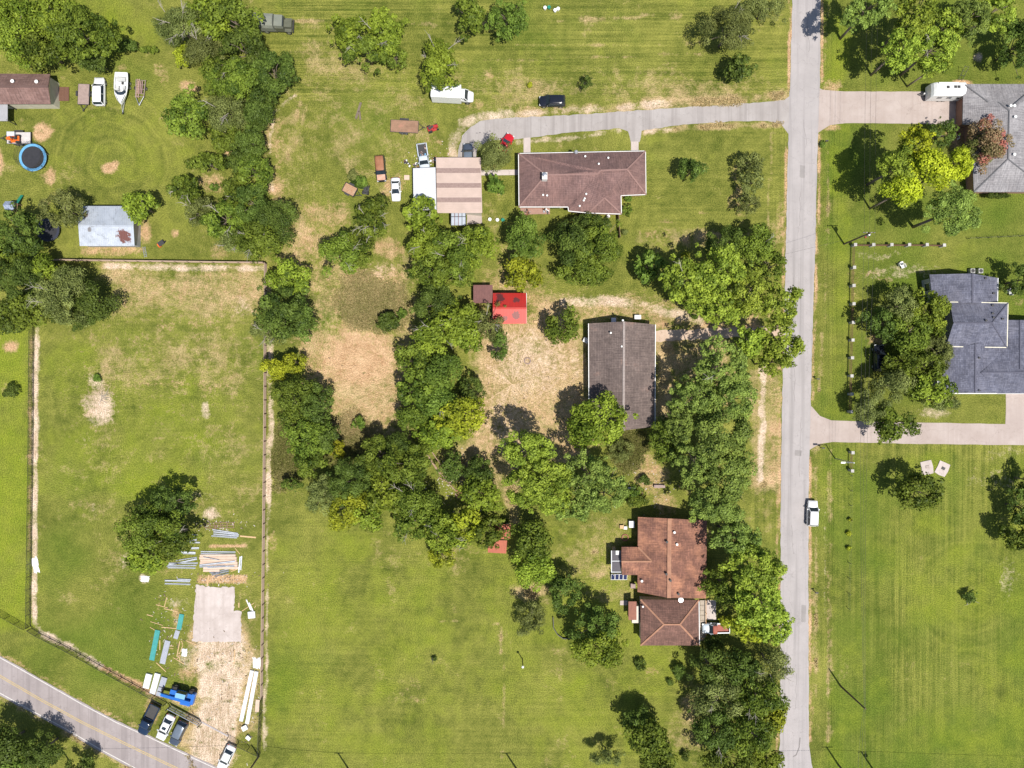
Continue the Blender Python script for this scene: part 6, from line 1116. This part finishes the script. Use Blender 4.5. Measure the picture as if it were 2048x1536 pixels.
wf2 = thing("lumber_lattice", "narrow lumber ladder frame beside the larger open frame", "lattice", W(421, 1053), math.radians(-8))
for y in (-.25, .25): MB().box(0, y, .06, 2.4, .1, .12).build("rail", BLM, wf2)
for x in (-1.0, 0, 1.0): MB().box(x, 0, .17, .1, .6, .1).build("crosspiece", BLM, wf2)
def crumple(name, label, cat, px, py, rx, ry, hh, m_, seed, ang=0):
    rg = np.random.default_rng(seed); n_ = 9; vs = []; o = thing(name, label, cat, W(px, py), math.radians(ang))
    for j in range(n_):
        for i in range(n_):
            u, v_ = (i / (n_ - 1) - .5) * 2, (j / (n_ - 1) - .5) * 2; r_ = max(abs(u), abs(v_)); vs.append((u * rx * rg.uniform(.75, 1.1), v_ * ry * rg.uniform(.75, 1.1), .02 + hh * (1 - r_ * .95) * rg.uniform(.35, 1)))
    MB().add(vs, [(j * n_ + i, j * n_ + i + 1, (j + 1) * n_ + i + 1, (j + 1) * n_ + i) for j in range(n_ - 1) for i in range(n_ - 1)]).build("folds", m_, o); return o
PLAS = mat("white_plastic_film", (.76, .76, .76), (.62, .63, .65), 3, .4)
crumple("plastic_tarp", "crumpled white plastic tarp on the dirt strip by the west fence", "tarp", 71, 1130, .55, 1.5, .3, PLAS, 1, 10); crumple("plastic_tarp", "crumpled white plastic at the end of the long white beams", "tarp", 513, 1326, .7, 1.0, .4, PLAS, 2); crumple("plastic_tarp", "small heap of white plastic below the big oak", "tarp", 290, 1158, .8, .6, .3, PLAS, 3)
crumple("plastic_tarp", "pale plastic heap beside the lumber heap", "tarp", 369, 1305, .5, .7, .3, PLAS, 4)
junk("foam_block", "white foam block on the grass between slab and rail fence", "block", 504, 1229, [("block", WSH, 0, 0, .15, 1.25, 1.2, .3, .1)]); bundle([(493, 1199, 502, 1220, 2.2), (498, 1205, 506, 1222, 3)], WSH, "white trim strip leaning by the foam block", "trim", "trim_strip", kind="board", hh=.1)
bundle([(484, 1222, 508, 1206, 1.2), (509, 1216, 512, 1211, 1.2), (478, 1205, 478, 1215, 2)], LUM, "thin stick beside the white foam block", "lumber", "lumber_stick", kind="board", hh=.07)
junk("white_crate", "white crate at the foot of the long white beams", "crate", 491, 1454, [("shell", WSH, 0, 0, .22, .95, .8, .44, .5), ("lid", PLAS, 0, 0, .47, 1.0, .85, .06, .5)]); junk("white_crate", "white crate near the entrance grass edge", "crate", 498, 1474, [("shell", WSH, 0, 0, .2, .8, .6, .4, -.7), ("lid", PLAS, 0, 0, .43, .84, .64, .06, -.7)])
junk("pale_board", "pale plywood board leaning near the fence below the white beams", "board", 515, 1411, [("board", PLY, 0, 0, .06, .7, 2.2, .12, -.08)])
# planks, brush, logs
bundle([(712, 238, 722, 205, 4.5), (721, 240, 719, 222, 3.5)], mat("dark_grey_plank", (.13, .10, .075), (.19, .15, .11), 3, .9), "dark weathered plank lying in the field near the rusty trailer", "plank", "weathered_plank", kind="board", hh=.14)
LOGM = mat("split_log_wood", (.40, .28, .19), (.30, .2, .14), 3, .9)
for x0, y0, x1, y1, r_ in ((855, 909, 876, 943, .16), (865, 905, 893, 946, .10), (862, 922, 880, 948, .13), (868, 928, 884, 950, .1), (884, 950, 905, 968, .14), (878, 955, 900, 966, .12), (890, 958, 912, 982, .12)):
    a, b_ = Vector(W(x0, y0)), Vector(W(x1, y1)); o = thing("felled_log", "pale felled log in the clearing of the thicket", "log", (a.x, a.y, 0), 0, "felled logs in the thicket"); d = b_ - a; MB().tube((0, 0, r_), (d.x, d.y, r_), r_, r_ * .75, 8).build("bark", LOGM, o); MB().tube((-d.x * .01, -d.y * .01, r_), (0.001 * d.x, .001 * d.y, r_), r_ * .9, r_ * .9, 8).build("cut_end", PLY, o)
rgd = random.Random(5); BR = mat("broken_red_brick", (.30, .10, .075), (.38, .17, .12), 5, .9)
rub = thing("rubble_heap", "heap of broken red bricks and boards beside the thicket hut", "rubble", W(924, 990))
for i in range(46):
    a, r_ = rgd.uniform(0, 6.28), rgd.random() ** .6; x, y = math.cos(a) * r_ * 1.5, math.sin(a) * r_ * .9; t_ = math.radians(-38); MB().box(x * math.cos(t_) - y * math.sin(t_), x * math.sin(t_) + y * math.cos(t_), .1 + (1 - r_) * .3, rgd.uniform(.18, .5), rgd.uniform(.12, .25), .14, rgd.uniform(0, 3)).build("brick", BR if i % 4 else LOGM, rub)
crumple("brush_heap", "brush heap of cut green branches beside the small dirt trailer", "brush heap", 716, 366, 1.6, 1.2, .7, LEAF['oak'], 8); tree(722, 364, 16, 14, 'green', "in the brush heap by the dirt trailer", shrub=True); tree(706, 352, 12, 14, 'olive', "dry beside the brush heap", shrub=True)
for x, y, sd in ((1853, 935, 11), (1884, 937, 12)):
    o = thing("concrete_pad", "broken pale concrete pad beside the field oak" if sd == 11 else "broken pale concrete pad with dark hatch beside the field oak", "pad", W(x, y), math.radians(8 if sd == 11 else -28)); 
    MB().prism([(-1.1 + rgd.uniform(-.15, .15), -1.2), (0, -1.3), (1.05, -1.15), (1.15, 0), (.95, 1.25), (-.1, 1.2), (-1.05, 1.1), (-.95, 0)], -.05, .12).build("slab", CONC2, o); MB().box(.1, .1, .16, .6, .5, .1).build("hatch", DARK if sd == 12 else CONC, o)
for x, y, m_, lab in ((1090, 18, WHITE, "white bucket standing alone before the green tub"), (1110, 23, WHITE, "white bucket of the pair beyond the green tub"), (1116, 20, WHITE, "white bucket of the pair beyond the green tub"), (1098, 17, MATS["green_plastic"], "green plastic tub between the white buckets in the field"), (1006, 441, MATS["green_plastic"], "teal plastic tub on the grass behind the ranch house"), (980, 440, WHITE, "white bucket on the grass behind the workshop"), (995, 441, WHITE, "white bucket beside the teal tub"), (1216, 434, WHITE, "white round tank behind the ranch house wing")):
    o = thing("bucket", lab, "bucket", W(x, y), 0, "pair of white buckets" if "pair" in lab else None); MB().lathe([(.24, 0), (.3, .5), (.32, .52), (.28, .5), (.22, .1)], n=14).build("shell", m_, o)
    MB().lathe([(.29, .42), (.27, .46), (.02, .47)], n=14, cap=False).build("lid", m_, o)
for x, y, lab in ((1648, 286, "mailbox at the flower bed by the upper concrete drive"), (1631, 758, "mailbox on the verge opposite the pine grove"), (1641, 895, "mailbox below the lower concrete drive"), (1628, 1182, "mailbox on the verge of the mown field")):
    o = thing("mailbox", lab, "mailbox", W(x, y)); MB().box(0, 0, .5, .1, .1, 1.05).build("post", POLEW, o); MB().box(0, 0, 1.12, .5, .2, .22).build("box", DARK, o)
def chair(px, py, ang, m_, label, grp=None):
    o = thing("garden_chair", label, "chair", W(px, py), math.radians(ang), grp); MB().box(0, 0, .42, .55, .55, .06).build("seat", m_, o); MB().box(-.27, 0, .72, .06, .55, .55).build("backrest", m_, o)
    for x in (-.23, .23):
        for y in (-.23, .23): MB().box(x, y, .2, .05, .05, .42).build("leg", m_, o)
for x, y, a in ((1797, 530, 20), (1803, 534, 200), (1801, 527, 110)): chair(x, y, a, WHITE, "white garden chair in the group on the lawn above the blue house", "white garden chairs on the lawn")
for x, y, a in ((2013, 584, 20), (2019, 580, 200), (2018, 588, 110)): chair(x, y, a, SEATM, "grey garden chair round the fire pit beside the blue house", "chairs round the fire pit")
for x, y, w, d_, hh, m_, lab in ((1274, 635, 1.1, .7, .8, WHITE, "white chest on straw ground behind the gable house"), (1226, 641, .8, .8, .8, STEEL, "steel air conditioner at the gable house end wall"), (1171, 681, .9, .8, .7, WHITE, "white box tilted against the gable house side"), (1072, 644, .7, .4, .3, LUM, "pale block near the red shed"), (1262, 1047, .9, 1.1, .8, WSH, "white appliance standing beside the red brown house"), (1243, 1053, .7, .6, .4, LUM, "tan crate on the lawn beside the white appliance"), (1250, 1055, .6, .5, .4, WSH, "small white crate beside the tan crate"), (1265, 1170, .8, .8, .6, GREYW, "grey planter box beside the red brown house wall"), (1227, 1096, .5, .6, .5, LUM, "tan box behind the glazed lean-to"), (814, 356, .9, .8, .3, PLY, "pinkish board stack beside the white lean-to"), (1318, 972, 1.9, .5, .5, GREYW, "grey bench on the soil path behind the house"), (1262, 978, 1.2, .7, .4, WSH, "white sheet pile by the scattered junk")):
    junk("storage_box", lab, "box", *( (x, y) ), [("case", m_, 0, 0, hh / 2 - .02, w, d_, hh), ("lid", m_, 0, 0, hh + .015, w * 1.05, d_ * 1.05, .06)], ang=-25 if "tilted" in lab else 0)
for x, y, lab, m_ in ((1250, 1075, "round fire pit with brick ring beside the red brown house", BR), (1055, 722, "faint stone fire ring on the straw ground", GREYW)):
    o = thing("fire_ring", lab, "fire pit", W(x, y))
    for i in range(12): a = i * math.pi / 6; MB().box(math.cos(a) * .55, math.sin(a) * .55, .1, .24, .16, .2, a + 1.57).build("stone", m_, o)
for x, y, sd, lab in ((814, 328, 21, "small heap of scrap parts on the grass near the pale pickup"), (832, 333, 22, "scrap heap at the nose of the pale pickup"), (867, 320, 23, "scrap heap at the workshop corner"), (1913, 273, 24, "heap of grey yard ornaments by the grey house wall"), (1056, 425, 25, "clutter of pots on the brick patio"), (1092, 421, 26, "barbecue clutter at the end of the brick patio"), (1265, 984, 27, "scattered junk behind the red brown house")):
    rr = random.Random(sd); o = thing("scrap_heap", lab, "scrap", W(x, y)); ms = (DARK, STEEL, WHITE, RUSTP, GREYW)
    for i in range(9): MB().box(rr.uniform(-.5, .5), rr.uniform(-.5, .5), .14, rr.uniform(.15, .5), rr.uniform(.1, .35), .3, rr.uniform(0, 3)).build("scrap_piece", rr.choice(ms), o)
# load in the scrap pickup bed
rr = random.Random(77); o = thing("scrap_load", "mixed scrap piled in the bed of the pale pickup", "scrap", (*W(847, 308), .74), math.radians(278))
for i in range(12): MB().box(rr.uniform(-1.0, .9), rr.uniform(-.55, .55), .12, rr.uniform(.2, .6), rr.uniform(.15, .4), .24, rr.uniform(0, 3)).build("scrap_piece", rr.choice((DARK, STEEL, WHITE, GREYW, LBL)), o)
ng = thing("bare_sapling", "dead bare sapling on the south lawn", "sapling", W(867, 1316))
for i in range(7): a = i * .9; MB().tube((0, 0, .2 * i), (math.cos(a) * .5, math.sin(a) * .5, .6 + .28 * i), .035, .012, 5).build("bare_branch", PALEBARK, ng)
MB().tube((0, 0, -.05), (0.05, 0, 2.4), .06, .02, 6).build("trunk", PALEBARK, ng); tree(868, 1317, 6, 5, 'dark', "at the foot of the dead sapling", shrub=True)
ed = thing("garden_edging", "curving black garden edging beside the lawn trees", "edging", W(1106, 1236)); L0 = Vector(W(1106, 1236)); pts = [(1106, 1233), (1107, 1255), (1115, 1268), (1126, 1276), (1142, 1276)]
for a, b_ in zip(pts, pts[1:]): A_, B_ = Vector(W(*a)) - L0, Vector(W(*b_)) - L0; MB().beam((A_.x, A_.y, .2), (B_.x, B_.y, .2), .12, .42).build("edging_board", DARK, ed)
for x, y, n_, sd, lab in ((206, 795, 12, 3, "tangle of dead grey branches on the stump ring"), (1940, 1203, 14, 4, "heap of dead branches in the mown field")):
    rr = random.Random(sd); o = thing("dead_branches", lab, "branches", W(x, y))
    for i in range(n_): a, L = rr.uniform(0, 6.28), rr.uniform(.5, 1.6); x0, y0 = rr.uniform(-.5, .5), rr.uniform(-.6, .6); MB().tube((x0, y0, .05), (x0 + math.cos(a) * L, y0 + math.sin(a) * L, rr.uniform(.1, .5)), .04, .015, 5).build("branch", PALEBARK, o)
lad2 = thing("ladder", "dark ladder lying on the grass behind the silver shed", "ladder", (*W(290, 504), 0), math.radians(280))
for s_ in (-1, 1): MB().box(0, s_ * .2, .05, 1.9, .07, .1).build("ladder_rail", STEEL, lad2)
for x in np.linspace(-.8, .8, 6): MB().box(x, 0, .05, .06, .36, .05).build("rung", STEEL, lad2)
lad3 = thing("swing_frame", "dark metal ladder frame beside the camper", "frame", W(1922, 150), math.radians(78))
for s_ in (-1, 1): MB().tube((-1.0, s_ * .35, .05), (1.0, s_ * .35, 1.4), .04, .04, 6).build("side_tube", DARK, lad3)
for f in (0.05, .35, .65, .95): MB().tube((-1 + 2 * f, -.35, .05 + 1.35 * f), (-1 + 2 * f, .35, .05 + 1.35 * f), .035, .035, 6).build("rung", DARK, lad3)

# ------------------------------------------------------------------ rough grass in the unmown yards
def rough_grass(n_, seed):
    rg = np.random.default_rng(seed); wgt = np.clip(CH["weed"] * 1.1 + CH["dry"] * .4 - CH["pale"] - CH["soil"] * .5, 0, 1)[6:-6, 6:-6]
    wx, wy = PX0[6:-6, 6:-6].ravel(), PY0[6:-6, 6:-6].ravel(); w_ = np.where(wgt.ravel() > .3, wgt.ravel() ** 2, 0)
    for x0, y0, x1, y1 in ((872, 316, 964, 430), (826, 335, 874, 420), (1177, 640, 1311, 862), (385, 1165, 485, 1285), (986, 586, 1053, 648), (900, 235, 1290, 285), (1275, 1034, 1412, 1291), (157, 412, 270, 492), (60, 530, 535, 1270)): w_[(wx > x0) & (wx < x1) & (wy > y0) & (wy < y1)] = 0
    k = rg.choice(len(wx), n_, p=w_ / w_.sum()); x = (wx[k] + rg.uniform(-3, 3, n_) - 1024) * S; y = (768 - wy[k] + rg.uniform(-3, 3, n_)) * S
    h = rg.uniform(.08, .32, n_); a = rg.uniform(0, 6.28, n_); w = rg.uniform(.05, .14, n_); lx, ly = rg.normal(0, .16, n_), rg.normal(0, .16, n_); z0 = np.zeros(n_) - .01
    v = np.stack([np.stack([x - np.cos(a) * w, y - np.sin(a) * w, z0], 1), np.stack([x + np.cos(a) * w, y + np.sin(a) * w, z0], 1), np.stack([x + lx, y + ly, h], 1)], 1).reshape(-1, 3)
    me = np_mesh("rough_grass", v, np.arange(3 * n_).reshape(-1, 3)); cc = np.clip(CH["dry"][6:-6, 6:-6].ravel()[k] * .8 + rg.uniform(-.3, .4, n_), 0, 1)
    at = me.attributes.new("leaf", 'FLOAT_COLOR', 'FACE'); at.data.foreach_set("color", np.stack([cc, cc, cc, cc * 0 + 1], 1).astype(np.float32).ravel())
    me.materials.append(leafmat("rough_grass_blades", (.17, .18, .045), (.52, .40, .21))); o = bpy.data.objects.new("rough_grass", me); col.objects.link(o)
    tag(o, "rough dry weeds and straw in the unmown yards", "grass", kind="stuff")
rough_grass(90000, 9)
def litter(n_, seed, boxes, m_, name, label, smax):
    """stones, chips and twigs strewn on bare ground: nobody could count them"""
    rg = random.Random(seed); mb = MB()
    for i in range(n_):
        x0, y0, x1, y1 = rg.choice(boxes); x, y = W(rg.gauss((x0 + x1) / 2, (x1 - x0) / 3.2), rg.gauss((y0 + y1) / 2, (y1 - y0) / 3.2)); a = rg.uniform(.06, smax); mb.box(x, y, a * .15, a * rg.uniform(1, 3), a * rg.uniform(.4, 1), a * .5, rg.uniform(0, 3.1), .7)
    tag(mb.build(name, m_), label, "litter", kind="stuff")
yard = [(385, 1285, 500, 1340), (370, 1330, 500, 1480), (390, 1150, 495, 1170), (310, 1190, 375, 1340), (480, 1330, 520, 1480), (400, 1040, 480, 1060), (1260, 930, 1340, 1020), (880, 900, 950, 1000), (820, 300, 905, 350), (870, 920, 930, 1000)]
litter(700, 31, yard, mat("pale_chips", (.6, .55, .5), (.42, .36, .3), 3, .9), "pale_litter", "pale chips and scraps strewn over the yards", .2); litter(500, 32, yard + [(600, 640, 820, 860), (950, 650, 1170, 900)], mat("dark_chips", (.10, .075, .05), (.2, .14, .09), 3, .9), "twig_litter", "dark twigs and clods strewn over the bare ground", .22)

# ------------------------------------------------------------------ tell look-alikes apart by the landmark each stands nearest to
MARK = [("barn", 50, 180), ("army truck", 552, 55), ("boat", 250, 182), ("silver shed", 213, 452), ("blue trampoline", 72, 318), ("rail fence corner", 534, 528), ("box van", 906, 196), ("workshop", 918, 366), ("ranch house", 1165, 365), ("red shed", 1020, 616), ("gable house", 1245, 750), ("brown hut", 966, 588), ("dirt trailer", 701, 381),
        ("rusty sheds", 1000, 1075), ("red brown house", 1340, 1110), ("annexe", 1340, 1245), ("solar panels", 1236, 1152), ("log pile", 880, 935), ("brick rubble", 924, 990), ("white car", 1621, 1025), ("camper", 1879, 191), ("grey house", 2015, 280), ("blue house", 1950, 670), ("transformer pole", 1688, 488), ("asphalt drive", 1400, 225), ("lower concrete drive", 1740, 865),
        ("pillar line", 1700, 650), ("dark trampoline", 102, 462), ("wheelbarrow", 326, 487), ("west chain fence", 68, 700), ("straw patch", 715, 720), ("fire ring", 1055, 722), ("garden chairs", 1800, 530), ("yard light", 1045, 1318), ("porch pickup", 1429, 1253), ("field planks", 717, 222), ("street edge", 1565, 640), ("street end", 1562, 1420), ("white chest", 1274, 635), ("stump ring", 1956, 115),
        ("parked dark car", 1753, 716), ("sunroom", 1900, 715), ("bare field pole", 1680, 1372), ("bare grey bench", 1318, 972), ("purlin fan", 365, 1126), ("timber pile", 437, 1120), ("road edge", 60, 1440), ("green buckets", 1100, 20), ("rusty trailer", 813, 255), ("fence shrub", 776, 644), ("fig tree", 1300, 535), ("garden edging", 1115, 1260), ("dead sapling", 867, 1316)]
RANK = ["largest", "second largest", "third largest", "fourth largest", "fifth largest", "sixth largest", "seventh largest"]
for lb, os_ in used_labels.items():
    if len(os_) < 2: continue
    marks = [(nm, Vector(W(x, y))) for nm, x, y in MARK if nm not in lb]; left_ = list(os_)
    cand = sorted(((o.location.xy - p).length, i, nm) for nm, p in marks for i, o in enumerate(os_)); done = set(); um = set()
    for d, i, nm in cand:      # only where this tree is the closest of its look-alikes to that landmark
        if i in done or nm in um or d > 26: continue
        p = dict(marks)[nm]
        if min(range(len(os_)), key=lambda j: (os_[j].location.xy - p).length) != i: continue
        new = f"{lb}, nearest the {nm}"
        if len(new.split()) <= 16: os_[i]["label"] = new; done.add(i); um.add(nm)
    rest = [o for i, o in enumerate(os_) if i not in done]
    for o in os_: o["group"] = lb
    if len(rest) > 1:
        rest.sort(key=lambda o: -max(c.dimensions.x * c.dimensions.y for c in o.children))
        for o, rk in zip(rest, RANK):
            new = f"{rk} of the other {lb}s" if False else f"{lb}, {rk} of the rest"
            if len(new.split()) <= 16: o["label"] = new
            elif len((rk + " " + lb).split()) <= 16: o["label"] = rk + " " + lb
